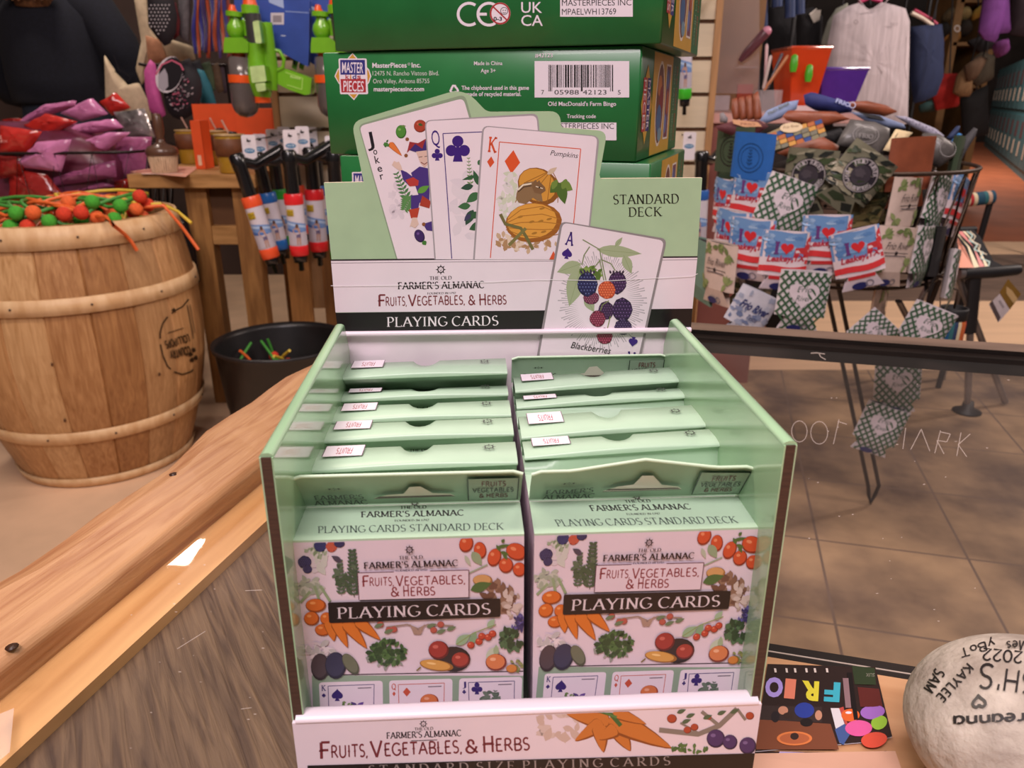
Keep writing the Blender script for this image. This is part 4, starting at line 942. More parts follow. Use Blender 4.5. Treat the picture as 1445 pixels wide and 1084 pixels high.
# ================================================================== painted river rock
RC = V((.1600, .1815, ZC + .0245)); RR = (.0375, .034, .0245)
rm = ellipsoid_map(RC, RR)
ROCK = mat('9a8c80', r=.75, hex2='c9bcae', s=60, lo=.34, hi=.66, detail=12, b=.6, bs=260)
mb = MB(); mb.ball(RC, RR, ROCK, n=64)
cv = Canvas(mb, rm, dh=4e-5, h0=2.5e-4); IK = '231c1c'
def up(t, p0, p1, h, th=.16): cv.text(t, p0, p1, h, IK, 'hand', thick=th)
up('yboT', (1403, 903), (1354, 917), 12, .12); up('2022', (1444, 921), (1388, 916), 16, .13)
up('SAM', (1322, 943), (1304, 972), 15, .17); up('KAYLEE', (1366, 936), (1322, 984), 13, .17)
cv.text("S", (1407, 941), (1385, 937), 34, IK, 'hand', thick=.1); cv.text("SH'", (1462, 951), (1411, 944), 31, IK, 'hand', thick=.1)
cv.line(cv.heartp(1382, 992, 9, 175) + cv.heartp(1382, 992, 9, 175)[:1], 4, IK)
up('Breanna', (1468, 1006), (1346, 1012), 17, .16); up('mes', (1452, 905), (1420, 908), 14, .12)
rock = mb.build('river_rock'); tag(rock, 'pale grey river rock covered in black handwritten names on the wooden counter', 'rock')

# ================================================================== glossy picture cards lying by the rock
def picture_card(name, lab, quad, z, art):
    pm = plane_map((0, 0, z), (0, 0, 1))
    mb = MB()
    def f(x, y, h):   # slight curl along one edge
        p = pm(x, y, 0); c = max(0, (x-1215)/45); return p + V((0, 0, h + .0016*c*c*(1 if x > 1215 else 0)))
    n = 12; q = [V(p) for p in quad]
    fr = [[q[0].lerp(q[1], i/n).lerp(q[3].lerp(q[2], i/n), j/n) for i in range(n+1)] for j in range(n+1)]
    base = mat('2e1f1c', r=.12, n=.1, s=30, coat=.8)
    mb.loft([[f(p.x, p.y, 0) for p in row] for row in fr], base, True, closed=False)
    mb.loft([[f(p.x, p.y, -.0004) for p in row] for row in fr], mat('e8dce0', r=.5), True, closed=False)
    art(Canvas(mb, f, dh=6e-6, h0=8e-5))
    o = mb.build(name); tag(o, lab, 'picture card'); return o
def art1(cv):
    g = lambda c: mat(c, r=.12, n=0, coat=.8)
    cv.poly([(1070, 1015), (1172, 1022), (1184, 1058), (1067, 1058)], g('7a4630')); cv.poly([(1074, 996), (1160, 998), (1160, 1020), (1072, 1016)], g('3a2c2a'))
    cv.poly([(1202, 940), (1234, 944), (1236, 968), (1206, 966)], g('2f3a24')); cv.poly([(1210, 970), (1240, 974), (1245, 1000), (1214, 998)], g('5a2420'))
    cv.text('FRIO', (1186, 962), (1081, 958), 0.1, g('2e1f1c'), 'slab') if False else None
    for t, x, y, c in (('F', 1186, 966.5, '3fa9bd'), ('R', 1156, 965, 'd9cc3c'), ('I', 1123.5, 962, 'dc7f66'), ('O', 1105.5, 960, 'a893d8')):
        wd = {'F': 22, 'R': 24, 'I': 15, 'O': 25}[t]
        cv.text(t, (x, y-1), (x-wd, y-2.4), 25, g(c), 'sans', bold=.05)
    for x, y, rx, ry, c in ((1105, 1003, 7, 6, 'c48a70'), (1112, 1010, 7, 4, '3a2a24'), (1094, 1012, 6, 8, '2a2224'), (1138, 1020, 9, 6, '241c1c'), (1155, 1010, 5, 7, 'c08a70'), (1135, 1003, 14, 11, '2f3f94')): cv.ell(x, y, rx, ry, g(c))
    cv.poly([(1172, 1000), (1184, 1000), (1193, 1026), (1185, 1050), (1178, 1024)], g('d8d0d4')); cv.poly([(1178, 1030), (1192, 1022), (1200, 1036), (1190, 1052), (1184, 1048)], g('44598f')); cv.poly([(1184, 1000), (1190, 998), (1196, 1022), (1193, 1024)], g('b84a40'))
    for x, y, rx, ry, c in ((1200, 1010, 13, 9, 'd8622c'), (1231, 1006.5, 17, 10, '9a66b8'), (1240, 1022, 11, 10, '8fb83c'), (1211.5, 1028.5, 19, 11.4, 'd95a98'), (1233, 1046, 18, 11, 'd4503c')): cv.ell(x, y, rx, ry, g(c), n=24); cv.ell(x-rx*.2, y-ry*.4, rx*.35, ry*.2, g('f0d8e0'))
    cv.poly([(1195, 950), (1202, 950), (1211, 1016), (1205, 1017)], g('1c1414')); cv.ell(1121, 1043, 25, 10, g('d87a44'), n=24); cv.ell(1121, 1043, 21, 7.6, g('b0603c'), n=24); cv.ell(1121, 1040, 6, 5, g('3a2824'))
    for x in (1092, 1108, 1120, 1136, 1148, 1165): cv.poly([(x, 944), (x+3, 944), (x+4, 950), (x+1, 950)], g('d8c8c0'))
    cv.poly([(1189, 958), (1197, 958), (1201, 1000), (1193, 1000)], g('8a6c70')); cv.text('SUX', (1234, 952), (1222, 951), 5, g('8a8478'), 'sans')
def art2(cv):
    g = lambda c: mat(c, r=.15, n=0, coat=.6)
    cv.poly([(1050, 1064), (1262, 1066), (1275, 1110), (1045, 1110)], g('d9a890')); cv.poly([(1100, 1061), (1150, 1063), (1140, 1080), (1095, 1074)], g('b0a0d0')); cv.poly([(1120, 1084), (1160, 1068), (1195, 1100), (1120, 1110)], g('b8a8d8'))
    cv.text('WILD', (1250, 1070), (1212, 1069), 12, g('6a3a58'), 'sans')
picture_card('picture_card', 'glossy picture card with coloured FRIO letters and balloons beside the rock', [(1083, 937), (1235, 942), (1258, 1044), (1066, 1060)], ZC+.0012, art1)
picture_card('picture_card', 'skin-toned picture card poking out under the balloon card at picture bottom', [(1062, 1060), (1250, 1063), (1262, 1130), (1050, 1128)], ZC+.0003+.00045, art2)
# ================================================================== left side of the shop
def puff(mb, outline, zf, mt, th=.03, push=None, n=3, back=True, Yp=None, rnd=0.0, ctr=None):
    """a soft filled shape: outline in picture coordinates lifted to depth zf, swelling toward the viewer and away"""
    pts = [V(p) for p in outline]
    # resample the outline
    o2 = []
    for a, b in zip(pts, pts[1:] + pts[:1]):
        k = max(1, min(8, int((b-a).length/9)))
        for i in range(k): o2.append(a.lerp(b, i/k))
    c = V((sum(p.x for p in o2)/len(o2), sum(p.y for p in o2)/len(o2))) if ctr is None else V(ctr)
    f = (lambda p: at_y(p.x, p.y, Yp)) if Yp is not None else (lambda p: at_d(p.x, p.y, zf))
    vd = V((0, -.94, .34)); rings = []
    for t in (1.0, .93, .78, .5, .2):
        d = th*.5*math.sqrt(max(0, 1 - t**2.2))
        rings.append([f(c.lerp(p, t)) + vd*(d + (random.uniform(-rnd, rnd) if t < 1 else 0)) for p in o2])
    mb.loft(rings, mt, True, caps=False); mb.add(rings[-1] + [f(c) + vd*th*.5], [(i, (i+1) % len(o2), len(o2)) for i in range(len(o2))], mt, True)
    rb = [[f(c.lerp(p, t)) - vd*(th*.5*math.sqrt(max(0, 1 - t**2.2))) for p in o2] for t in (1.0, .9, .6, .2)]
    mb.loft(rb[::-1], mt, True, caps=False); mb.add(rb[-1] + [f(c) - vd*th*.5], [((i+1) % len(o2), i, len(o2)) for i in range(len(o2))], mt, True)
def puff_thing(name, lab, cat, outline, mt, Y=None, zc=None, th=.03, group=None, rnd=0.0, art=None, ctr=None):
    mb = MB(); puff(mb, outline, zc, mt, th=th, Yp=Y, rnd=rnd, ctr=ctr)
    if art:
        f0 = (lambda x, y: at_y(x, y, Y)) if Y is not None else (lambda x, y: at_d(x, y, zc))
        art(Canvas(mb, lambda x, y, h: f0(x, y) + V((0, -.94, .34))*(th*.56 + .001 + h), dh=1e-4))
    o = mb.build(name); return tag(o, lab, cat, group)

# ---- barrel
BC = V((-1.215, 2.10, 0)); BH = .715
def brad(z):
    t = z/BH; return .225 + (.276-.225)*t + .062*math.sin(math.pi*min(max(t, 0), 1))
barrel = thing('wooden_barrel', 'slatted wooden barrel with pale hoops, full of foam balls on bendy sticks', 'barrel', loc=BC)
mb = MB(); ST = [mat(c, r=.55, hex2=d, s=14, stretch=(8, 8, .5), detail=10, lo=.3, hi=.7, b=.25, dist=.8) for c, d in (('b98a5a', '946438'), ('c99a68', 'a87848'), ('a87848', '865830'), ('d0a676', 'b08454'), ('b98e60', '9a7046'))]
NS = 19; zs = [BH*i/14 for i in range(15)]
for k in range(NS):
    a0 = 2*math.pi*k/NS; da = 2*math.pi/NS
    rings = []
    for z in zs:
        rr = brad(z); ring = [(rr-.004, a0+.0), (rr, a0+da*.035), (rr+.001, a0+da*.35), (rr+.001, a0+da*.65), (rr, a0+da*.965), (rr-.004, a0+da)]
        ring = [V((BC.x+r_*math.cos(a), BC.y+r_*math.sin(a), z)) for r_, a in ring]
        ring += [V((BC.x+(rr-.014)*math.cos(a), BC.y+(rr-.014)*math.sin(a), z)) for a in (a0+da, a0)]
        rings.append(ring)
    mb.loft(rings, ST[(k*7) % 5], False)
def barrel_map(x, y, h):
    d = ray(x, y); t = 1.2
    while t < 3.2:
        p = CAM + d*t
        if math.hypot(p.x-BC.x, p.y-BC.y) < brad(p.z) + .0012: break
        t += .004
    lo, hi = t-.004, t
    for _ in range(14):
        m_ = (lo+hi)/2; p = CAM + d*m_
        if math.hypot(p.x-BC.x, p.y-BC.y) < brad(p.z) + .0012: hi = m_
        else: lo = m_
    p = CAM + d*hi; n = V((p.x-BC.x, p.y-BC.y, 0)).normalized(); return p + n*(h + .0006)
cv = Canvas(mb, barrel_map, dh=1e-4, h0=4e-4); LK = '33200f'
ringp = [(266, 422), (257, 433), (247, 438), (236, 447), (229, 457), (225.5, 470), (226, 486), (229.5, 502), (236, 517), (245, 525), (257, 528.5), (268, 525), (276, 518)]
for i in range(len(ringp)-1):
    if i % 3 != 2: cv.segs([ringp[i], ringp[i+1]], 1.9, LK)
    else: cv.segs([ringp[i], ((ringp[i][0]+ringp[i+1][0])/2, (ringp[i][1]+ringp[i+1][1])/2)], 1.9, LK)
cv.text('COUNTRY', (266.5, 489), (238, 495), 11, LK, 'hand', thick=.24); cv.text('LOLLIPOPS', (265, 472), (231, 482), 10, LK, 'hand', thick=.22)
cv.segs([(236, 470), (258, 463)], 1.2, LK); cv.poly([(240, 438), (245, 434), (243, 440), (248, 441)], LK); cv.segs([(263, 430), (272, 478)], 1, LK); cv.segs([(267, 430), (274, 470)], .8, LK)
for x, y in ((268, 500), (272, 494), (270, 508), (275, 505)): cv.ell(x, y, 2.8, 3.2, LK, j=.3)
cv.many([cv.ellp(x, y, 2, 2.6) for x, y in ((74, 514), (150, 431), (224, 528), (92, 593))], '5a3820')
mb.build('staves', barrel)
HO = mat('dcb88c', r=.5, hex2='caa072', s=14, stretch=(3, 3, 1), b=.1)
for z0, z1, nail in ((.660, .715, 1), (.505, .546, 1), (.150, .186, 1), (.002, .030, 0)):
    mb = MB(); n = 56; R = []
    for k in range(n):
        a = 2*math.pi*k/n; R.append([V((BC.x+(brad(z)+o_)*math.cos(a), BC.y+(brad(z)+o_)*math.sin(a), z)) for z, o_ in ((z0, .002), (z0+.001, .0075), (z1-.001, .0075), (z1, .002))])
    R.append(R[0]); mb.loft(R, HO, True, closed=True, caps=False)
    if nail:
        for k in range(11):
            a = 2*math.pi*(k+.3)/11; z = (z0+z1)/2; r_ = brad(z)+.0076; mb.ball((BC.x+r_*math.cos(a), BC.y+r_*math.sin(a), z), .0032, ink('4a3626'), n=8)
    mb.build('hoop', barrel)
mb = MB(); mb.lathe([(.0, .63), (.255, .63), (.255, .64), (0, .66)], mat('3a1c10', r=.9), c=BC, n=32); mb.build('inner_floor', barrel)
# ---- foam balls on sticks
CB = {'r': ('c8371c', 'red'), 'o': ('d9602a', 'orange'), 'g': ('3f9a28', 'green')}
CSK = {'o': ('e0662c', 'orange'), 'g': ('3f8a34', 'green'), 'y': ('d8b83a', 'yellow')}
def ball_stick(bpos, pts, bc, sc, where, r=.0178, group=None):
    t = thing('foam_ball_stick', '%s foam ball on a bendy %s stick %s' % (CB[bc][1], CSK[sc][1], where), 'toy', loc=bpos, group=group)
    mb = MB(); mb.ball(bpos, r, mat(CB[bc][0], r=.85, n=.12, s=160, b=.4), n=16); mb.build('ball', t)
    mb = MB(); mb.tube(pts, .0046, mat(CSK[sc][0], r=.45, n=.05, s=60), n=7); mb.build('stick', t)
random.seed(11)
BL = [(375,125,'g'),(388,148,'g'),(437,157,'g'),(172,158,'r'),(255,165,'o'),(310,177,'o'),(210,180,'g'),(75,213,'g'),(240,222,'r'),(345,215,'g'),(405,200,'o'),(515,165,'g'),(565,178,'r'),(545,203,'g'),(625,120,'r'),(665,145,'r'),(575,97,'o'),(455,222,'r'),(632,168,'o'),(20,250,'g'),(205,247,'g'),(120,200,'o'),(480,190,'o'),(50,240,'r'),(290,140,'o'),(560,130,'g')]
def inside(q, R):
    dx, dy = q.x-BC.x, q.y-BC.y; d_ = math.hypot(dx, dy)
    if d_ > R: q.x = BC.x + dx*R/d_; q.y = BC.y + dy*R/d_
    return q
NB = len(BL)
BP = [inside(at_z(x/3.01, 240 + y/3.01, .728 + .014*math.sin(i*1.9) + (.016 if y < 150 else 0)), .25) for i, (x, y, bc) in enumerate(BL)]
for _ in range(40):
    for i in range(NB):
        for k in range(i):
            d_ = BP[i] - BP[k]
            if d_.length < .037:
                d_ = (d_.normalized() if d_.length > 1e-5 else V((1, 0, 0)))*(.0375 - d_.length)*.5; d_.z *= .5; BP[i] = inside(BP[i] + d_, .25); BP[k] = inside(BP[k] - d_, .25)
for i in range(NB + 16):
    hid = i >= NB
    if hid:
        a0 = random.uniform(0, 6.28); bc = random.choice('rgo'); p = V((BC.x + .2*math.cos(a0), BC.y + .2*math.sin(a0), .685))
    else:
        bc = BL[i][2]; p = BP[i]
    a = random.uniform(0, 6.28); bend = random.uniform(-.1, .1); L = random.uniform(.3, .44); pts = []
    tx, ty = BC.x + .12*math.cos(a) - p.x, BC.y + .12*math.sin(a) - p.y; l = math.hypot(tx, ty); tx /= l; ty /= l
    for k in range(10):
        s = k/9; q = V((p.x + tx*L*s - ty*bend*math.sin(math.pi*s), p.y + ty*L*s + tx*bend*math.sin(math.pi*s), (.728 if not hid else .722) + .010*math.sin(i*2.3) + .030*math.sin(math.pi*min(1, s*1.15)) - .03*s*s))
        pts.append(inside(q, .252))
    ball_stick(p, [p] + pts[1:], bc, random.choice('ooogoyo' if bc != 'g' else 'ggogo'), 'heaped in the barrel', group='foam ball sticks in the barrel')
def on_barrel(x, y): p = barrel_map(x, y, .012); return p
b0 = V((BC.x+.06, BC.y-.06, .715)); p1 = at_z(160, 318, .735); ball_stick(b0, [b0, at_z(150, 306, .735), p1, on_barrel(172, 330), on_barrel(181, 340), on_barrel(189, 353)], 'o', 'o', 'hanging over the front rim of the barrel')
b0 = V((BC.x+.12, BC.y+.02, .715)); e0 = at_z(231, 290, .742); ball_stick(b0, [b0, e0, V((BC.x+.33, BC.y-.03, .68)), V((BC.x+.37, BC.y-.04, .62))], 'r', 'o', 'hanging over the right rim of the barrel')
b0 = V((BC.x+.11, BC.y+.09, .72)); ball_stick(b0, [b0, at_z(228, 288, .745), at_y(250, 298, 2.12), at_y(270, 315, 2.10)], 'g', 'y', 'sticking out past the right barrel rim')

# ---- black tub with more sticks
TC = V((-.700, 2.225, 0)); TB = mat('1d1b1d', r=.35, n=.2, s=10)
tub = thing('plastic_tub', 'round black plastic tub on the floor right of the barrel', 'tub', loc=TC)
mb = MB(); mb.lathe([(.0, .004), (.155, 0), (.165, .01), (.175, .12), (.178, .125), (.195, .30), (.203, .305), (.205, .315), (.199, .318), (.192, .30), (.186, .24), (.184, .235), (.172, .125), (.16, .02), (0, .016)], TB, c=TC, n=48, caps=False); mb.build('tub_body', tub)
for i, (bx, by, bc, sc, ex, ey) in enumerate(((166, 202, 'r', 'g', 128, 166), (187, 212, 'r', 'y', 168, 216), (140, 217, 'r', 'o', 120, 208), (174, 210, 'g', 'y', 190, 208), (172, 216, 'o', 'g', 150, 194), (100, 224, 'g', 'g', 82, 182))):
    p = at_z(220+bx*1.0, 300+by*1.0, .16); p = V((TC.x + (p.x-TC.x)*.6, TC.y + (p.y-TC.y)*.35-.05, .05 + .02*(i % 3)))
    zt = .17 + (.15 if i in (0, 5) else .02)
    px_, py_ = 220 + ex*1.0, 300 + ey*1.0
    tgt = at_z(px_, py_, .25); p = at_z(220+bx, 300+by, .22); 
    for q in (p, tgt):
        dd = math.hypot(q.x-TC.x, q.y-TC.y)
        if dd > .15: q.x = TC.x + (q.x-TC.x)*.15/dd; q.y = TC.y + (q.y-TC.y)*.15/dd
    tgt.z = .28
    ball_stick(p, [p, (p+tgt)/2 + V((0, 0, .004)), tgt], bc, sc, 'in the black tub', r=.016, group='foam ball sticks in the black tub')
mb = MB(); mb.lathe([(0, .14), (.172, .14), (.173, .17), (0, .195)], mat('6a4a2c', r=.9, n=.5, s=40, hex2='3f6a2c'), c=TC, n=24); o = mb.build('loose_sticks', tub, kind='stuff')

# ---- wire basket of packets
WC = V((-1.76, 2.72, 0)); WIRE = mat('241a18', r=.4, metal=.6, n=0)
bask = thing('wire_basket', 'dark wire basket on legs behind the barrel, heaped with pink and red packets', 'basket', loc=WC)
WR = Matrix.Translation(WC) @ Matrix.Rotation(math.radians(8.5), 4, 'Z')
def wrect(hx, hy, z, n=56):
    q = rounded([(-hx, -hy), (hx, -hy), (hx, hy), (-hx, hy)], .08, 5); pts = [V(p) for p in q]; per_ = [0]
    for a, b in zip(pts, pts[1:] + pts[:1]): per_.append(per_[-1] + (b-a).length)
    out = []
    for k in range(n):
        s = per_[-1]*k/n; i = max(j for j in range(len(pts)) if per_[j] <= s); t = (s-per_[i])/max(1e-6, per_[i+1]-per_[i]); p = pts[i].lerp(pts[(i+1) % len(pts)], t); out.append(WR @ V((p.x, p.y, z)))
    return out
mb = MB(); mb.tube(wrect(.535, .26, .842), .0045, WIRE, n=8, closed=True); mb.tube(wrect(.49, .22, .52), .004, WIRE, n=8, closed=True); mb.build('rim', bask)
mb = MB(); zz = []
T_, B_2 = wrect(.535, .26, .842), wrect(.49, .22, .52)
for k in range(28): zz += [T_[2*k], B_2[2*k+1]]
mb.tube(zz, .0028, WIRE, n=6, closed=True); mb.build('zigzag_wire', bask)
mb = MB(); mb.box((-.49, -.22, .512), (.49, .22, .518), WIRE, WR); mb.build('base', bask)
for sx, sy in ((-1, -1), (1, -1), (-1, 1), (1, 1)):
    mb = MB(); mb.tube([WR @ V((sx*.44, sy*.18, .515)), WR @ V((sx*.44, sy*.18, 0))], .008, WIRE); mb.build('leg', bask)
mb = MB(); mb.loft([[WR @ V((x*k1, y*k1, z)) for x, y in rounded([(-.46, -.20), (.46, -.20), (.46, .20), (-.46, .20)], .08, 4)] for z, k1 in ((.52, .9), (.80, .93), (.87, .82), (.93, .45))], mat('5a1a20', r=.35, hex2='6a2c48', s=12, b=.4), True); mb.build('packet_bulk', bask, kind='stuff')
PK = mat('d583b4', r=.16, n=.12, s=18, b=.9, bs=22, coat=.5); PD = mat('a0567f', r=.2, n=.12, s=18, b=.9, bs=22, coat=.4); RDm = mat('c8312a', r=.16, n=.15, s=18, b=.9, bs=22, coat=.5); RDd = mat('9c2420', r=.2, n=.15, s=18, b=.9, bs=22, coat=.4)
FOIL = mat('55504f', r=.2, hex2='b5adac', s=14, metal=.4, b=.5, bs=30)
PKS = [('red', RDm, [(0,340),(360,395),(230,580),(0,590)], 2.50, 'at the left end of the basket'), ('red', RDm, [(210,350),(400,240),(660,310),(360,460)], 2.60, 'lying across the middle of the heap'),
 ('pink', PK, [(130,340),(420,160),(650,135),(640,170),(420,240),(190,345)], 2.74, 'long and thin along the back of the heap'), ('pink', PK, [(510,240),(790,115),(920,245),(690,310)], 2.80, 'tilted at the top of the heap'),
 ('red', RDm, [(840,150),(990,65),(1110,190),(950,260)], 2.90, 'highest at the right of the heap'), ('pink', PK, [(520,440),(640,340),(980,290),(1050,360),(850,400)], 2.64, 'below the grey foil packet'),
 ('pink', PK, [(540,550),(950,400),(1110,400),(900,560)], 2.55, 'just above the middle of the rim'), ('pink', PK, [(320,480),(610,460),(520,740),(130,690)], 2.47, 'pressed against the wires, upper left'),
 ('pink', PD, [(985,440),(1290,440),(1270,730),(1000,820)], 2.62, 'upright by the brush handle'), ('grey foil', FOIL, [(965,230),(1230,200),(1320,450),(1060,440)], 2.72, 'standing at the right end of the heap'),
 ('mauve', PD, [(450,800),(980,640),(990,780),(420,870)], 2.52, 'behind the middle wires'), ('mauve', PD, [(540,930),(900,830),(980,860),(560,970)], 2.50, 'low behind the wires'),
 ('dark red', RDd, [(60,700),(400,760),(560,960),(100,1060)], 2.49, 'lowest at the left, behind the wires'), ('dark red', RDd, [(860,850),(1100,800),(1095,900),(900,940)], 2.55, 'low at the right, over the ball sticks'),
 ('dark red', RDd, [(560,590),(990,590),(980,660),(560,690)], 2.60, 'wedged under the pink ones below the rim'), ('red', RDd, [(0,600),(230,620),(190,760),(0,800)], 2.47, 'half cut off at the picture edge'), ('red', RDd, [(20,300),(200,290),(280,330),(60,350)], 2.76, 'at the back left of the heap')]
for c, m_, pl, Y, where in PKS:
    def art(cv, c=c, pl=pl):
        if c == 'red' and pl[0] == (0, 340): cv.bush(8, 200, 6, 4, ['e8a098'], 14, .5); cv.text('HOUSTON', (0, 206), (19, 205), 3.4, 'e8a098', 'sans')
    puff_thing('plastic_packet', 'shiny %s plastic packet %s' % (c, where), 'packet', [(x/6.02, 120+y/6.02) for x, y in pl], m_, Y=Y+.05 + (.05 if pl[0][0] > 500 else 0), th=.05, rnd=.006, group='packets in the wire basket', art=art)

# ---- wooden table with brush, jars, cartons
TBW = mat('b98a55', r=.5, hex2='8f6536', s=7, stretch=(1, 8, 8), detail=8, b=.1); TBL = mat('a87843', r=.55, hex2='84592e', s=7, stretch=(8, 8, 1), detail=8, b=.1)
tbl = thing('wooden_table', 'pine table with thick top right of the wire basket', 'table', loc=(-1.0, 2.6, 0))
TX0, TX1, TY0, TY1, TZ = -1.205, -.805, 2.47, 3.05, .780
mb = MB(); mb.box((TX0, TY0, TZ-.042), (TX1, TY1, TZ), TBW); mb.build('table_top', tbl, bevel=.003)
for x, y in ((-1.01, 2.50), (-.86, 2.50), (-1.01, 2.96), (-.86, 2.96)):
    mb = MB(); mb.box((x-.034, y, 0), (x+.034, y+.06, TZ-.042), TBL); mb.build('leg', tbl, bevel=.002)
mb = MB(); mb.box((-.976, 2.505, .555), (-.894, 2.545, .615), TBW); mb.build('stretcher', tbl, bevel=.002)
mb = MB(); mb.box((-.976, 2.53, .615), (-.894, 2.54, TZ-.042), mat('5a3a20', r=.6, n=.2, s=6)); mb.build('apron', tbl)
tm = plane_map((0, 0, TZ), (0, 0, 1))
mb = MB(); mb.plate([(184, 243), (228, 235), (281, 236), (262, 250)], .0012, mat('d99a84', r=.5, n=.1, s=20), lambda x, y, h: tm(x, y, h + .0016)); cv = Canvas(mb, tm, dh=1e-4, h0=.0018); cv.line([(192, 243), (262, 240)], 1.4, 'b0563c'); cv.line([(200, 246), (258, 246)], 1.4, 'e8c0b0')
tag(mb.build('paper_sheet'), 'salmon pink paper sheet on the table under the brush', 'paper')
bp = at_z(233, 243, TZ + .002); s_ = 2.42/1080
br = thing('round_brush', 'round dark wood brush with upright handle standing on its bristles', 'brush', loc=bp)
BRW = mat('5c3f30', r=.3, n=.15, s=30, coat=.3)
mb = MB(); mb.lathe([(0, .052), (.047, .052), (.050, .058), (.049, .068), (.042, .078), (.020, .086), (.013, .092), (.012, .1)], BRW, c=bp, n=28, caps=False); mb.build('head', br)
mb = MB(); mb.lathe([(.012, .095), (.0115, .108), (.015, .118), (.016, .14), (.0145, .168), (.011, .176), (0, .178)], BRW, c=bp, n=20, caps=False); mb.build('handle', br)
mb = MB(); mb.lathe([(.036, 0), (.0455, .053), (0, .053)], mat('c9a888', r=.8, hex2='8a6a50', s=60, stretch=(4, 4, .3)), c=bp, n=40, caps=True)
for k in range(40):
    a = 2*math.pi*k/40; mb.tube([(bp.x+.0445*math.cos(a), bp.y+.0445*math.sin(a), bp.z+.053), (bp.x+.0375*math.cos(a), bp.y+.0375*math.sin(a), bp.z+.001)], .0016, mat('d9bc9c', r=.8), n=4)
mb.build('bristles', br)
LEA = mat('6e4024', r=.6, n=.15, s=30, b=.1); AMB = mat('d9a838', r=.08, n=0, tr=.45, coat=.3); CORK = mat('b09060', r=.5, n=.2, s=40)
for i, (x, y, sc, lab) in enumerate(((266, 236, 1.0, 'left amber glass jar with brown leather sleeve, beside the brush'), (322, 250, 1.0, 'front amber glass jar with brown leather sleeve at the table edge'), (306, 238, 1.0, 'rear amber glass jar with leather sleeve, half behind the front jar'))):
    c = at_z(x, y - 4, TZ) + V((0, .04, 0))
    if c.y < 2.53: c.y = 2.53
    j = thing('glass_jar', lab, 'jar', loc=c)
    mb = MB(); mb.lathe([(0, .002), (.040, 0), (.042, .004), (.046, .112), (.044, .113), (.039, .008), (0, .008)], AMB, c=c, n=28, caps=False); mb.build('glass_body', j)
    mb = MB(); mb.lathe([(.0452, .052), (.0475, .053), (.0495, .104), (.0475, .105)], LEA, c=c, n=28, caps=False); mb.build('leather_sleeve', j)
    mb = MB(); mb.lathe([(0, .113), (.047, .112), (.049, .115), (.047, .118), (.03, .119), (0, .119)], CORK, c=c, n=28, caps=False); mb.ball((c.x+.012, c.y, c.z+.121), (.014, .012, .005), mat('2a1a14', r=.5)); lid_o = mb.build('lid', j)
    mb = MB(); mb.tube([(c.x, c.y, c.z+.118), (c.x-.016, c.y-.006, c.z+.160)], .003, mat('c9a090', r=.3)); mb.build('straw', lid_o)
ORC = mat('e0531f', r=.5, n=.05, s=20)
def carton(lab, x0, x1, y0, y1, z0, z1):
    mb = MB(); mb.box((x0, y0, z0), (x1, y1, z1), ORC); mb.box((x0+.01, y0-.0008, z0+.012), (x1-.01, y0, z0+.045), mat('e8c0a0', r=.5)); o = mb.build('orange_carton', bevel=.002); tag(o, lab, 'box')
carton('plain orange carton at the back of the table behind the jars', -1.125, -.965, 2.86, 3.0, TZ+.0005, TZ+.205)
carton('smaller orange carton in front of the other at the table back', -.955, -.83, 2.80, 2.96, TZ+.0005, TZ+.190)
carton('tall narrow orange carton between two amber jars', -1.060, -1.028, 2.66, 2.74, TZ+.0005, TZ+.155)

# ---- slatted display wall and its low plinth
SLX0, SLX1, SLY = -.775, .655, 2.64
CRM = mat('d9c8ac', r=.5, n=.05, s=5, stretch=(1, 8, 8)); PLY = mat('b98a5c', r=.55, n=.15, s=8, stretch=(8, 8, 1))
slw = thing('slatwall_stand', 'cream slatted display wall with plywood edges standing behind the game boxes', 'display stand', loc=(-.06, 2.7, 0))
mb = MB(); z = .70
while z < 1.75:
    mb.box((SLX0+.02, SLY, z), (SLX1-.02, SLY+.02, z+.095), CRM); mb.box((SLX0+.02, SLY+.012, z+.095), (SLX1-.02, SLY+.02, z+.108), mat('6a4a34', r=.7)); z += .107
mb.box((SLX0+.02, SLY+.02, .3), (SLX1-.02, SLY+.035, 1.76), PLY); mb.build('slat_panel', slw)
for x in (SLX0, SLX1-.02):
    mb = MB(); mb.box((x, SLY-.01, 0), (x+.02, SLY+.045, 1.77), PLY); mb.build('side_post', slw)
PLB = mat('7a5028', r=.55, n=.2, s=7, stretch=(8, 8, 1))
mb = MB(); mb.box((-.775, SLY-.03, 0), (-.700, SLY-.012, .66), mat('a87440', r=.55, n=.2, s=7, stretch=(8, 8, 1))); mb.box((-.66, SLY-.012, 0), (.65, SLY, .70), PLB); mb.build('plinth_front', slw)

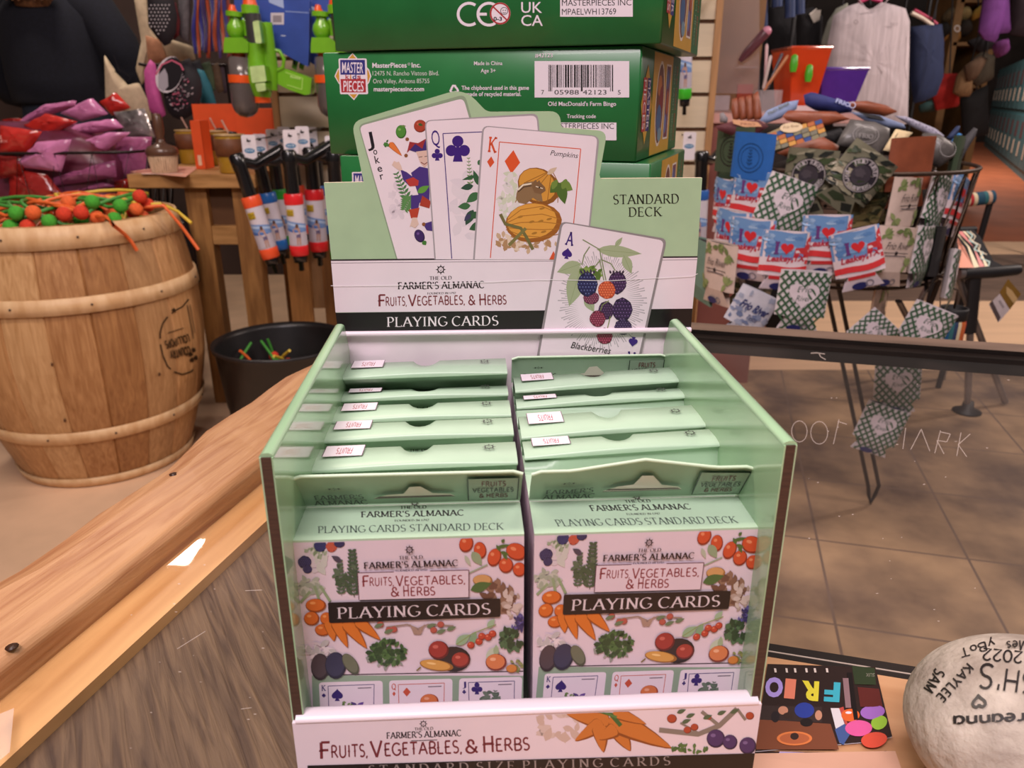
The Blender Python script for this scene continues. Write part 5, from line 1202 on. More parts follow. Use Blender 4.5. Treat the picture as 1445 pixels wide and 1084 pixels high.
# ---- tube water blasters hanging on hooks
BLKP = mat('141315', r=.22, n=0, coat=.3); LBL = mat('cfc8d2', r=.3, n=.03, s=30)
def blaster(ptop, pbot, Y, hexc, lab, rpx=13.0, card=True, cardpos=None, dy=0):
    A = at_y(ptop[0], ptop[1], Y); Bt = at_y(pbot[0], pbot[1], Y); ax = (Bt-A); L = ax.length; ax.normalize()
    r = rpx*Y*.98/1080
    t = thing('water_blaster', lab, 'toy', loc=Bt, group='tube water blasters on hooks')
    q = ax.to_track_quat('Z', 'Y').to_matrix().to_4x4(); M = Matrix.Translation(A) @ q
    rm_ = mat(hexc, r=.3, n=.03)
    def lt(prof, m_, nm, art=None):
        mb = MB(); mb.lathe(prof, m_, n=24, M=M, caps=True)
        if art: art(mb)
        mb.build(nm, t)
    lt([(r*.96, 0), (r*1.04, .004), (r*1.04, .026), (r, .03)], rm_, 'collar')
    def lab_art(mb):
        cam_dir = (CAM - A); xa = M.to_3x3().inverted() @ cam_dir; a0 = math.atan2(xa.y, xa.x)
        # sign so that u runs left to right in view
        def f(u, v, h):
            a = a0 - u*1.25*sg; return M @ V(((r+h)*math.cos(a), (r+h)*math.sin(a), .03 + v*(L-.06)))
        sg = 1; p_ = f(.3, .5, 0); p2 = f(-.3, .5, 0)
        if p_.x < p2.x: sg = -1
        def f2(u, v, h): 
            a = a0 - u*1.25*sg; return M @ V(((r+h)*math.cos(a), (r+h)*math.sin(a), .03 + v*(L-.06)))
        cv = Canvas(mb, f2, dh=1.5e-4, h0=3e-4)
        def strip(v0, v1, c, w0=-1, w1=1, sl=.0):
            n = 8; cv.raw([(w0+(w1-w0)*k/n, (v0 if b == 0 else v1) + sl*(k/n)) for b in (0, 1) for k in range(n+1)], [[k, k+1, n+2+k, n+1+k] for k in range(n)], c)
        strip(.36, .62, '6d8fc4', sl=.12); strip(.40, .46, 'a8c0e0', sl=.12); strip(.56, .62, '3f68ac', sl=.12)
        strip(.66, .98, 'b7b0bb'); strip(.10, .26, 'c2a52c', -.85, -.15); cv.text('STREAM', (-.8, .19), (-.2, .2), .06, '3a3018', 'sans'); cv.text('MACHINE', (-.8, .25), (-.2, .26), .05, '3a3018', 'sans')
        cv.poly([(-.2, .55), (.0, .5), (.2, .56), (.25, .75), (.2, .97), (.08, .97), (.05, .8), (-.02, .97), (-.14, .97), (-.12, .72), (-.35, .66), (-.4, .6)], 'b08e82'); cv.ell(0, .5, .12, .05, '5a3c30'); cv.poly([(-.12, .72), (.22, .7), (.2, .8), (-.1, .8)], '5c5578')
    lt([(r*.98, .03), (r*.98, L-.03)], LBL, 'label_tube', lab_art)
    lt([(r, L-.03), (r*1.03, L-.028), (r*1.0, L-.002), (r*.9, L)], rm_, 'end_cap')
    lt([(r*.78, L), (r*.8, L+.004), (r*.74, L+.02), (r*.3, L+.022), (r*.3, L+.045), (r*.15, L+.046)], BLKP, 'nozzle')
    mb = MB(); mb.lathe([(r*.74, .0), (r*.72, -.07), (r*.8, -.085), (r*.84, -.11), (r*.6, -.118)], BLKP, n=20, M=M, caps=True)
    top = A - ax*.098; mb.tube([top, top + V((.035, .03, -.012)), top + V((.075, .07, .012)), top + V((.10, .09, .03))], [r*.62, r*.55, r*.62, r*.5], BLKP, n=12); mb.build('grip', t)
    if card:
        c0 = top + V((.02, .035, .005)) if cardpos is None else at_y(cardpos[0], cardpos[1], Y+.06)
        def cf(x, y, h): return c0 + V((x, -h, y))
        mb = MB(); mb.plate(rounded([(-.02, -.03), (.02, -.03), (.02, .055), (-.02, .055)], .006), .0012, mat('e6dde2', r=.4, n=0), cf); cv = Canvas(mb, cf, dh=1e-4, h0=3e-4, yup=True)
        cv.rquad([(-.006, .036), (.006, .036), (.006, .041), (-.006, .041)], .002, '2a2024'); cv.ell(0, .012, .015, .007, '4a7fa8'); cv.text('WATER', (-.011, .0095), (.011, .0105), .005, 'e8f0f4', 'sans'); hc_o = mb.build('hang_card', t)
        mb = MB(); hk = V((c0.x, c0.y, c0.z+.039)); mb.tube([hk + V((0, -.012, .006)), hk + V((0, -.008, .001)), hk, V((hk.x, SLY, hk.z+.004))], .0018, mat('3a3436', r=.3, metal=.8, n=0), n=6); mb.build('hook', hc_o)
blaster((353, 277), (383, 364), 2.20, 'e8572e', 'orange-ended tube water blaster, leftmost and tilted', cardpos=(353, 219))
blaster((376, 272), (396, 352), 2.36, '1f5fa8', 'blue-collared tube water blaster second from left', cardpos=(368, 216), rpx=12)
blaster((392, 267), (403, 345), 2.48, '2f9a34', 'green-collared tube water blaster behind the red ones', cardpos=(386, 208), rpx=11.5)
blaster((413.5, 273), (423.5, 360), 2.20, 'd8242a', 'red-collared tube water blaster in front, upright', cardpos=(411, 212))
blaster((442.5, 267), (450.5, 354), 2.30, 'd02228', 'red-collared tube water blaster next to the green display', cardpos=(428, 206))
blaster((474, 272), (480, 368), 2.24, '2f9a34', 'green-ended tube water blaster mostly hidden by the display header', cardpos=(470, 220))
blaster((418, 262), (428, 330), 2.56, 'd8482a', 'tube water blaster at the back, only its white card clear', cardpos=(402, 204), rpx=11)
blaster((450, 262), (456, 330), 2.56, '1f5fa8', 'tube water blaster at the back right, its card by the green box', cardpos=(440, 204), rpx=11)
blaster((968, 42), (966, 140), 2.50, '3fb82c', 'green-ended tube water blaster hanging right of the game boxes', cardpos=(972, 5), rpx=9)
blaster((988, 268), (984, 350), 2.46, '2f5fa8', 'tube water blaster right of the display header, black grip raised', cardpos=(972, 212), rpx=12)

# ---- bright green toy blasters on blue cards
GRN = mat('6fae22', r=.25, n=.04, coat=.3); ORG = mat('e2561e', r=.3, n=.03); TNK = mat('5c5452', r=.2, n=.05, coat=.3); DGY = mat('3a3838', r=.3, n=0)
def toy_gun(ox, lab, Y=2.36, oy=0):
    P = lambda x, y, d=0: at_y(180 + x/4.713 + ox, y/4.713 + oy, Y) + V((0, -d, 0))
    k = Y/1080/4.713*1.0
    t = thing('toy_water_gun', lab, 'toy', loc=P(850, 700), group='green toy water guns on blue cards')
    def part(nm, fn): mb = MB(); fn(mb); mb.build(nm, t)
    part('tank', lambda mb: mb.tube([P(758, 380), P(758, 384), P(770, 560), P(785, 700), P(790, 745), P(793, 772), P(794, 782)], [60*k, 78*k, 80*k, 82*k, 68*k, 40*k, 5*k], TNK, n=24))
    part('tank_band', lambda mb: mb.tube([P(762, 500), P(766, 552)], 84*k, ORG, n=24)); part('tank_cap', lambda mb: mb.tube([P(738, 348), P(740, 382)], 40*k, ORG, n=18))
    def pump(mb):
        mb.tube([P(715, 78), P(716, 112)], 55*k, GRN, n=20); mb.tube([P(718, 112), P(720, 140), P(722, 170), P(722, 205), P(722, 240), P(722, 255)], [34*k, 36*k, 52*k, 56*k, 46*k, 30*k], GRN, n=18)
        a = [P(675, 255), P(790, 255), P(830, 285), P(830, 355), P(668, 355), P(668, 300)]; b = [p + V((0, .05, 0)) for p in a]; a = [p - V((0, .035, 0)) for p in a]; n = len(a)
        mb.poly(a, GRN); mb.poly(b[::-1], GRN); mb.add(a+b, [(i, n+i, n+(i+1) % n, (i+1) % n) for i in range(n)], GRN)
        mb.tube([P(770, 130), P(790, 150), P(800, 190), P(800, 240)], 22*k, GRN, n=10)
    part('pump', pump); part('pump_tip', lambda mb: mb.tube([P(697, 32), P(696, 60), P(700, 80)], [16*k, 22*k, 30*k], ORG, n=14))
    part('body', lambda mb: (mb.tube([P(822, 38, .01), P(826, 96, .01)], 52*k, GRN, n=20), mb.tube([P(862, 288, .01), P(868, 400, .01), P(880, 520, .01), P(905, 620, .01), P(908, 650, .01)], [52*k, 56*k, 66*k, 58*k, 46*k], GRN, n=20), mb.tube([P(920, 150, .0), P(950, 440, .0), P(955, 600, .0)], [38*k, 46*k, 40*k], GRN, n=12)))
    part('barrel_sleeve', lambda mb: mb.tube([P(838, 94, .012), P(862, 292, .012)], 48*k, DGY, n=20)); part('muzzle', lambda mb: mb.tube([P(815, -30, .01), P(822, 40, .01)], [30*k, 44*k], ORG, n=18)); part('rear_cap', lambda mb: mb.tube([P(905, 640, .01), P(910, 684, .01)], 48*k, ORG, n=18))
    part('trigger_guard', lambda mb: mb.tube([P(965, 330), P(1010, 340), P(1040, 390), P(1035, 450), P(990, 470)], 12*k, GRN, n=8))
    def grip(mb):
        a = [P(985, 445), P(1060, 460), P(1225, 520), P(1215, 625), P(1180, 632), P(1080, 600), P(1000, 560)]; b = [p + V((0, .045, 0)) for p in a]; n = len(a)
        mb.poly(a, GRN); mb.poly(b[::-1], GRN); mb.add(a+b, [(i, n+i, n+(i+1) % n, (i+1) % n) for i in range(n)], GRN)
        cv = Canvas(mb, lambda x, y, h: P(x, y, .0012 + h), dh=1e-4); cv.segs([(1050, 480), (1165, 520), (1160, 595), (1060, 565)], 6, 'a8d860')
        for q in range(5): cv.segs([(1085+q*14, 502+q*3), (1092+q*14, 518+q*3)], 6, 'c8e890')
    part('grip', grip)
    m_ = mat('b4cf8c', r=.3, n=.1, s=40); fp = lambda x, y, h: P(x, y, .072 + h)
    for q in ([(885, 160), (925, 150), (945, 300), (905, 300)], [(865, 450), (960, 440), (975, 545), (880, 555)], [(900, 560), (965, 552), (970, 605), (915, 612)]): part('side_plate', lambda mb: mb.plate(rounded(q, 10, 3), .045, m_, fp, edge=GRN))
    def card(mb):
        f = lambda x, y, h: P(x, y, -.06 + h); mb.plate([(660, -80), (1175, -80), (1172, 300), (1165, 440), (960, 330), (880, 300), (660, 100)], .002, mat('2f4a9c', r=.35, n=.1, s=12), f)
        cv = Canvas(mb, f, dh=1e-4, h0=3e-4); cv.rect(910, 70, 1000, 150, 'c4bcc4'); cv.rect(925, 88, 985, 135, '8a8088'); cv.poly([(880, -80), (990, -80), (1000, 40), (900, 0)], '9fb0d8'); cv.line([(980, 225), (1012, 228)], 5, 'd0d8e8'); cv.line([(1010, 60), (1170, 70)], 5, '8fa4d8')
    part('hang_card', card)
toy_gun(0, 'green toy water gun with grey tank on blue card, left of the two')
toy_gun(121, 'green toy water gun with grey tank, half hidden by the green game boxes')
for i, (dx, Y) in enumerate(((11, 2.47), (21, 2.55))):
    f = lambda x, y, h, dx=dx, Y=Y: at_y(180 + x/4.713 + dx, y/4.713, Y) + V((0, -h, 0))
    mb = MB(); mb.plate([(940, -80), (1172, -80), (1170, 300), (1160, 440), (960, 330)], .002, mat('2f4a9c', r=.35, n=.1, s=12), f); cv = Canvas(mb, f, dh=1e-4, h0=3e-4); cv.line([(1100, 60), (1168, 70)], 5, '8fa4d8'); cv.poly([(1085, 20), (1165, 60), (1165, 90)], 'b8c4e0')
    for gpl in [[(1050, 320), (1075, 350), (1085, 410), (1070, 470), (1040, 450), (1048, 400)]]: cv.poly(gpl, '5f9a20'); cv.poly([(1052, 350), (1064, 370), (1066, 430), (1050, 430)], '1a1c38')
    tag(mb.build('toy_card'), 'blue toy card hanging %s behind the left green water gun' % ('directly' if i == 0 else 'farthest'), 'card')
# ---- visors and hanging pouches on the rack
def pat(cv, cx, cy, rx, ry, n, cols):
    for i in range(n):
        a = random.uniform(0, 6.28); q = math.sqrt(random.random())*.92; x, y = cx+rx*q*math.cos(a), cy+ry*q*math.sin(a)
        cv.leaf((x-2, y), (x+random.uniform(-3, 3), y+random.uniform(-3, 3)), 2, cols[i % len(cols)])
oval = lambda cx, cy, rx, ry, rot=0, n=20: Canvas(MB(), None).ellp(cx, cy, rx, ry, rot, n)
def a_vis(cv):
    pat(cv, 262, 138, 20, 26, 70, ['c0607a', '8a8088', 'b0a0a4', '703048'])
    cv.poly(oval(246, 112, 18, 26, 18), 'd8d2d8'); cv.poly(oval(248, 111, 16, 24, 18), '17131a'); cv.poly([(231, 113), (240, 103), (244, 112), (245, 128), (238, 136), (231, 130)], 'a8a4ae')
    cv.line([(228, 112), (236, 98), (250, 92), (262, 98), (266, 106)], 2.4, 'c8607c')
NV = mat('17121a', r=.7, n=.1, s=60)
puff_thing('sun_visor', 'black sun visor with pink swirl pattern hanging open side out', 'visor', oval(258, 129, 27, 40, 8), NV, Y=2.92, th=.06, art=a_vis)
puff_thing('sun_visor', 'plain pink sun visor seen edge-on left of the patterned one', 'visor', [(212, 84), (219, 90), (222, 104), (225, 128), (234, 162), (228, 166), (212, 158), (206, 128), (204, 100)], mat('c8559a', r=.7, n=.06, s=80), Y=3.07, th=.05)
puff_thing('sun_visor', 'teal sun visor right of the patterned one', 'visor', [(279, 97), (288, 100), (298, 120), (306, 150), (298, 168), (286, 162), (282, 130), (284, 112)], mat('1f6878', r=.7, n=.06, s=80), Y=3.07, th=.05)
for i, (x, c, w_) in enumerate(((242, '2f3f78', 'navy'), (262, '2a2428', 'black'), (276, '1c1a20', 'black'), (290, '3a4a30', 'olive'), (302, '54402c', 'brown'), (310, '3a2c34', 'plum'))):
    puff_thing('sun_visor', '%s sun visor edge-on in the rack row, number %s from the left at the back' % (w_, ['one', 'two', 'three', 'four', 'five', 'six'][i]), 'visor', [(x-6, 84+i*2), (x+6, 80+i*2), (x+12, 98+i*2), (x+14, 124+i), (x+6, 132), (x, 118), (x-2, 100)], mat(c, r=.75, n=.2, s=60), Y=3.075+.006*i, th=.02, group='visors on the rack')
mb = MB(); mb.tube([at_y(196, 90, 3.1), at_y(205, 92, 3.1), at_y(320, 92, 3.1)], .006, WIRE); mb.tube([at_y(320, 92, 3.1), V((at_y(320, 92, 3.1).x, 3.1, 0))], .01, WIRE); tag(mb.build('visor_rack'), 'thin dark rail that carries the row of sun visors', 'rack')
def a_dots(cv): cv.many([cv.ellp(215+x*5.0+(y % 2)*2.5, 14+y*5.0, 1.1, n=8) for x in range(7) for y in range(9) if abs(215+x*5+(y % 2)*2.5-231) < 16-max(0, y-5)*4], 'c8c0c4')
puff_thing('pouch', 'black pouch with white polka dots hanging at the top', 'pouch', [(208, -14), (242, -14), (250, 20), (248, 46), (240, 62), (232, 65), (222, 54), (210, 38)], NV, Y=2.95, th=.06, art=a_dots)
puff_thing('pouch', 'dark red dotted pouch behind the polka dot one', 'pouch', [(240, 2), (248, 4), (254, 30), (252, 50), (246, 56), (242, 30)], mat('6a2028', r=.7, n=.2, s=60), Y=3.0, th=.04)
puff_thing('pouch', 'grey pouch with a red check corner hanging right of the dotted ones', 'pouch', [(252, -10), (268, -10), (268, 36), (266, 60), (254, 52)], mat('5c585c', r=.7, n=.2, s=60), Y=3.02, th=.04)
# ---- streamers
for i in range(11):
    x0 = 273 + i*4.9; c = ['33318c', 'b8502c', '3a3a94', '3f2f6a', 'b04a28', '2f2f7c', 'a8482a', '4a3a80', 'b8562e', '3a3480', '8a3c30'][i]; nm = 'orange' if c[0] in 'ab8' else 'violet'
    Y = 3.02 + .01*(i % 3); mb = MB(); L_ = []; R_ = []
    for k in range(9):
        y = -20 + (96 + 6*math.sin(i*2))*k/8; x = x0 + 1.5*math.sin(k*.8+i) + (2.4*k/8)
        L_.append(at_y(x-2.6, y, Y) + V((0, .006*math.sin(k+i), 0))); R_.append(at_y(x+2.6, y, Y) + V((0, .006*math.cos(k+i), 0)))
    mb.loft([L_, [(a+b)/2 + V((0, -.004, 0)) for a, b in zip(L_, R_)], R_], mat(c, r=.4, n=.15, s=20, sheen=.3), True, closed=False)
    o = mb.build('hanging_streamer', solid=.0012); tag(o, '%s streamer hanging in the bundle beside the toy guns' % nm, 'streamer', 'streamers beside the toy guns')
# ---- canvas bags behind
CVS = mat('c9b596', r=.85, n=.08, s=60, b=.15, bs=90)
puff_thing('canvas_bag', 'cream canvas bag hanging right of the dark sweater, low', 'bag', [(148, 78), (160, 96), (182, 122), (197, 118), (212, 148), (214, 170), (176, 176), (150, 150)], CVS, Y=3.12, th=.07, art=lambda cv: cv.line([(168, 84), (176, 104), (188, 112), (192, 116), (186, 122), (170, 106)], 1.6, '17131a'))
puff_thing('canvas_bag', 'cream canvas bag hanging behind the dotted pouches', 'bag', [(188, -10), (206, -10), (214, 30), (240, 56), (272, 66), (276, 84), (236, 88), (206, 92), (200, 120), (192, 100), (200, 60)], CVS, Y=3.2, th=.06)
puff_thing('canvas_bag', 'tan canvas bag in the shade behind the pouches', 'bag', [(206, 50), (226, 56), (236, 84), (210, 92)], mat('a87454', r=.85, n=.1, s=60), Y=3.16, th=.05)
# ---- person seen from behind
per = thing('person', 'person in a dark navy sweater and blue jeans with long brown hair, seen from behind', 'person', loc=(-1.98, 3.62, 0))
px0, py0 = -1.98, 3.62
def ell_ring(cx, cy, z, rx, ry, n=20): return [V((cx+rx*math.cos(2*math.pi*k/n), cy+ry*math.sin(2*math.pi*k/n), z)) for k in range(n)]
SKIN = mat('c99a80', r=.5, n=.04, s=30)
def skinned(name, verts, edges, radii, mt, parent):
    me = bpy.data.meshes.new(name); me.from_pydata([tuple(MW[parent.name].inverted() @ V(v)) for v in verts], edges, []); me.materials.append(mt)
    o = bpy.data.objects.new(name, me); COL.objects.link(o); o.parent = parent
    sk = o.modifiers.new('skin', 'SKIN'); sk.use_smooth_shade = True
    for i, r_ in enumerate(radii): me.skin_vertices[0].data[i].radius = (r_, r_*.8) if isinstance(r_, float) else r_; 
    me.skin_vertices[0].data[0].use_root = True
    sb = o.modifiers.new('soft', 'SUBSURF'); sb.levels = 1; sb.render_levels = 2; MW[o.name] = MW[parent.name]; return o
X, Yq = px0, py0
vs = [(X, Yq, .95), (X, Yq, 1.12), (X, Yq, 1.30), (X, Yq, 1.40), (X, Yq+.01, 1.46), (X, Yq+.02, 1.55), (X, Yq+.02, 1.63),
      (X-.17, Yq, 1.36), (X-.25, Yq+.02, 1.12), (X-.20, Yq+.2, .98), (X+.17, Yq, 1.36), (X+.27, Yq+.0, 1.12), (X+.22, Yq+.18, .98),
      (X-.09, Yq, .88), (X-.10, Yq+.02, .48), (X-.10, Yq, .07), (X-.10, Yq+.12, .035), (X+.09, Yq, .88), (X+.10, Yq+.02, .48), (X+.10, Yq, .07), (X+.10, Yq+.12, .035)]
ed = [(0,1),(1,2),(2,3),(3,4),(4,5),(5,6),(3,7),(7,8),(8,9),(3,10),(10,11),(11,12),(0,13),(13,14),(14,15),(15,16),(0,17),(17,18),(18,19),(19,20)]
rd = [.13,.125,.14,.10,.055,.085,.07,.06,.05,.032,.06,.05,.032,.085,.06,.045,.04,.085,.06,.045,.04]
skinned('body', vs, ed, rd, SKIN, per)
for sx in (-1, 1):
    for k in range(5):
        h0 = V((X + sx*.21, Yq+.2, .98)); a = V((sx*(-.02+.008*k), .05+.004*k, -.012*k*.2)); mb = MB(); mb.tube([h0 + V((0, 0, .02-.011*k)), h0 + V((0, 0, .02-.011*k)) + a*.8, h0 + V((0, .012, .01-.011*k)) + a*1.3], [.010, .009, .007], SKIN, n=8); mb.build('finger', per)
SWT = mat('0d0f1c', r=.95, n=.2, s=90, b=.2, bs=140)
mb = MB(); mb.loft([ell_ring(X, Yq, z, rx, ry) for z, rx, ry in ((.985, .205, .165), (1.0, .215, .175), (1.08, .225, .175), (1.2, .225, .175), (1.32, .225, .165), (1.40, .17, .13), (1.455, .075, .075))], SWT, True, caps=False)
for sx in (-1, 1): mb.tube([(X+sx*.13, Yq, 1.38), (X+sx*.20, Yq, 1.34), (X+sx*.27, Yq-.005, 1.22), (X+sx*.30, Yq-.01, 1.12), (X+sx*.27, Yq+.08, 1.04), (X+sx*.215, Yq+.17, .99)], [.09, .095, .09, .085, .072, .05], SWT, n=16)
mb.build('sweater', per)
JN = mat('1d2636', r=.85, n=.25, s=60, b=.2, bs=160)
mb = MB(); mb.loft([ell_ring(X, Yq, z, rx, ry) for z, rx, ry in ((.80, .185, .15), (.90, .19, .155), (1.02, .175, .14))], JN, True, caps=True)
for sx in (-1, 1): mb.tube([(X+sx*.09, Yq, .88), (X+sx*.10, Yq+.01, .65), (X+sx*.10, Yq+.02, .45), (X+sx*.10, Yq, .06)], [.105, .095, .08, .075], JN, n=16)
mb.build('jeans', per)
HAIR = mat('4a2e1c', r=.5, hex2='7a5030', s=30, stretch=(6, 6, .5))
mb = MB(); mb.loft([ell_ring(X+dx, Yq-.035, z, rx, ry) for z, rx, ry, dx in ((1.335, .06, .03, .02), (1.36, .10, .14, .01), (1.45, .12, .12, 0), (1.56, .115, .125, 0), (1.66, .10, .11, 0), (1.73, .05, .06, 0))], HAIR, True)
for k in range(30): x = X - .10 + .22*k/29; mb.tube([(x, Yq-.16, 1.5), (x+.01, Yq-.195, 1.42), (x+random.uniform(-.01, .02), Yq-.195, random.uniform(1.372, 1.392))], [.014, .013, .005], HAIR, n=6)
mb.build('hair', per)
for sx in (-1, 1):
    mb = MB(); mb.ball((X+sx*.10, Yq+.05, .045), (.05, .13, .045), ink('2a2422')); mb.build('shoe', per)
mb = MB()
for sx in (-1, 1): mb.ball((X+sx*.03, Yq+.098, 1.575), .012, ink('f0ece8'), n=10); mb.ball((X+sx*.03, Yq+.107, 1.575), .006, ink('2a1a12'), n=8)
mb.ball((X, Yq+.115, 1.545), (.014, .02, .022), SKIN, n=10); mb.ball((X, Yq+.098, 1.505), (.026, .01, .007), mat('a8605a', r=.5), n=10); mb.build('face_features', per)
# ---- odds and ends in the shade under the table
puff_thing('black_bag', 'shiny black bag slumped on the floor between barrel and table', 'bag', [(236, 300), (262, 304), (276, 350), (282, 398), (250, 402), (240, 360)], mat('16141a', r=.25, n=.2, s=20, b=.3), Y=2.42, th=.1)
# ================================================================== right side of the shop: basket stand of can sleeves
SC = V((.705, 1.70, 0)); DW_ = mat('4a3a30', r=.45, metal=.5, n=.1)
stand = thing('basket_stand', 'wire basket on a dark stand, hung all round with can sleeves, beyond the counter', 'display stand', loc=SC)
crc = lambda r_, z, n=48: [V((SC.x+r_*math.cos(2*math.pi*k/n), SC.y+r_*math.sin(2*math.pi*k/n), z)) for k in range(n)]
mb = MB(); mb.tube(crc(.258, .872), .0042, DW_, n=8, closed=True); mb.build('rim', stand)
mb = MB(); mb.tube(crc(.232, .665), .004, DW_, n=8, closed=True); mb.tube(crc(.222, .650), .0035, DW_, n=8, closed=True); mb.build('lower_ring', stand)
mb = MB(); zz = []
for k in range(20): zz += [crc(.258, .872, 40)[2*k], crc(.232, .665, 40)[2*k+1]]
mb.tube(zz, .0024, DW_, n=6, closed=True)
for k in range(8): mb.tube([crc(.24, .662, 16)[2*k], (SC.x, SC.y, .655)], .0028, DW_, n=6)
mb.build('wire_mesh', stand)
MET = mat('8a8484', r=.3, metal=.7, n=.1)
mb = MB(); ux = V((.014, 0, 0)); pb = at_z(1230, 700, .03); pt = V((SC.x, SC.y, .66))
mb.tube([pt - ux, pb - ux + V((0, 0, .03)), pb - ux*.6 + V((0, 0, .004)), pb + V((0, 0, -.02)), pb + ux*.6 + V((0, 0, .004)), pb + ux + V((0, 0, .03)), pt + ux], 0.0050, mat('4a4442', r=.35, metal=.6, n=.1), n=10); mb.build('pole', stand)
for k, (x, y, x2, y2) in enumerate(((1350, 300, 1343, 350), (1268, 425, 1292, 470), (1326, 395, 1297, 470))):
    mb = MB(); mb.tube([at_d(x, y, 1.62), at_d(x2, y2, 1.66)], .010 if k < 2 else .006, MET if k < 2 else DW_, n=10, flat=.5); mb.build('strut', stand)
# ---- can sleeve builder
KW, KH = .100, .127
def sleeve_surface(x, y, h, bul=.011):
    u = (x/10.0 - .5); return V((u*KW, -bul*math.sqrt(max(0, 1-(2*u)**2)) - h, (y/12.7 - .5)*KH))
FOAM_SHADE = mat('1b181a', r=.9, n=.1, s=80)
def sleeve_mesh(name, basecol, art, edge=None):
    mb = MB(); B_ = mat(basecol, r=.75, n=.05, s=50) if isinstance(basecol, str) else basecol
    n = 12; yl = [12.7, 9, 5.5, 3.2]
    fr = [[sleeve_surface(10*k/n, y, 0) for k in range(n+1)] for y in yl]; bk = [[V((p.x, -p.y*.9+.0005, p.z)) for p in r_] for r_ in fr]
    mb.loft(fr, B_, True, closed=False); mb.loft([r_[::-1] for r_ in bk], B_, True, closed=False)
    ins = [V((p.x*.94, p.y*.8, p.z-.003)) for p in fr[0]] + [V((p.x*.94, p.y*.8, p.z-.003)) for p in bk[0][::-1]]
    mb.poly(ins, FOAM_SHADE)  # dark sheet across the opening, stands in for the shaded inside
    # folded bottom with the two cut corners
    def bot(y0x, sgn):
        out = []
        for (x, y) in ((0, 3.2), (10, 3.2), (7.6, 3.0), (9.2, 0), (.8, 0), (2.4, 3.0)): p = sleeve_surface(x, max(y, .0), 0, .011*min(1, .25+y/4)); out.append(V((p.x, p.y*sgn, p.z)))
        return out
    a = [sleeve_surface(x, 3.2, 0) for x in (2.4, 3.5, 5, 6.5, 7.6)]; b = [sleeve_surface(x, 0, 0, .003) for x in (.8, 3, 5, 7, 9.2)]
    mb.loft([a, b], B_, True, closed=False); mb.loft([[V((p.x, -p.y*.9, p.z)) for p in r_][::-1] for r_ in (a, b)], B_, True, closed=False)
    mb.poly([sleeve_surface(x, 3.2, 0) for x in (0, 2.4)] + [V((sleeve_surface(x, 3.2, 0).x, -sleeve_surface(x, 3.2, 0).y*.9, sleeve_surface(x, 3.2, 0).z)) for x in (2.4, 0)], FOAM_SHADE)
    mb.poly([sleeve_surface(x, 3.2, 0) for x in (7.6, 10)] + [V((sleeve_surface(x, 3.2, 0).x, -sleeve_surface(x, 3.2, 0).y*.9, sleeve_surface(x, 3.2, 0).z)) for x in (10, 7.6)], FOAM_SHADE)
    def f(x, y, h):
        if y >= 3.2: return sleeve_surface(x, y, h + .0004)
        return sleeve_surface(x, y, h + .0004, .003 + .008*y/3.2)
    cv = Canvas(mb, f, dh=6e-5, h0=3e-4, yup=True); art(cv)
    return mb
def grid_rect(cv, x0, y0, x1, y1, c, n=8, sl=0.0, wave=0.0):
    cv.raw([(x0+(x1-x0)*k/n, (y0 if b == 0 else y1) + sl*k/n + wave*math.sin(k*.9)) for b in (0, 1) for k in range(n+1)], [[k, k+1, n+2+k, n+1+k] for k in range(n)], c)
def flagart(cv):
    grid_rect(cv, 0, 7.0, 10, 12.65, '6f97c8', wave=.2)
    for i in range(16): cv.ell(random.uniform(.8, 9.2), random.uniform(8.2, 12.2), random.uniform(.6, 1.3), random.uniform(.3, .7), random.choice(['7fa4d0', '8fb0d6', '5c86bc', '9db9da']), j=.2)
    grid_rect(cv, 0, 5.2, 10, 6.9, 'e4d3d8', wave=.2); grid_rect(cv, 0, 3.9, 10, 5.2, 'd83a3e', wave=.2, sl=.3); grid_rect(cv, 2.3, 2.4, 7.7, 3.2, 'd83a3e'); cv.poly([(1.5, 1.4), (8.5, 1.4), (9.2, .1), (.8, .1)], 'dccfd6')
    cv.poly([(6.6, 6.2), (9.9, 6.0), (9.9, 12.2), (9.2, 11.4), (8.8, 9.6), (7.0, 9.4)], 'cf3c40'); cv.line([(7.1, 8.6), (9.8, 8.9)], .55, 'e4d3d8'); cv.line([(8.9, 10.4), (9.8, 10.6)], .5, 'e4d3d8'); cv.line([(6.8, 7.0), (9.8, 7.2)], .5, 'e4d3d8')
    cv.text('I', (2.5, 7.9), (3.6, 7.9), 2.7, '6a3a7c', 'slab'); cv.heart(5.2, 9.3, 1.35, 'd42f34')
    cv.text('Leakey,TX', (1.4, 6.2), (9.2, 6.7), 1.3, 'b8243a', 'sans', shear=.25, bold=.03); cv.ell(4.4, .8, 1.6, .8, '232a68'); cv.ring(6.4, 1.0, .7, .25, '8a8494')
def plaidart(cv, heartc='dccfd6', gr='3f6146'):
    for k in range(-7, 14):
        for s_ in (1, -1):
            pts = []
            for i in range(25):
                y = .1 + 12.5*i/24; x = k*1.5 + s_*(y)*.82 + (0 if s_ > 0 else 5)
                if .05 < x < 9.95 and (y > 3.2 or 2.4 - (3.2-y)*.5 < x < 7.6 + (3.2-y)*.5): pts.append((x, y))
            if len(pts) > 1: cv.line(pts, .42, gr)
    h = cv.heartp(5, 8.0, 3.0); cv.poly(h, heartc)
    for i, c in enumerate(('Frio', 'River')): cv.text(c, (3.6, 8.5-1.9*i), (6.4, 8.6-1.9*i), 1.2, '5a6a62', 'sans', shear=.25)
    cv.ell(4.2, .7, 1.5, .7, '232a68'); cv.ring(6.2, .9, .6, .2, '6a6474')
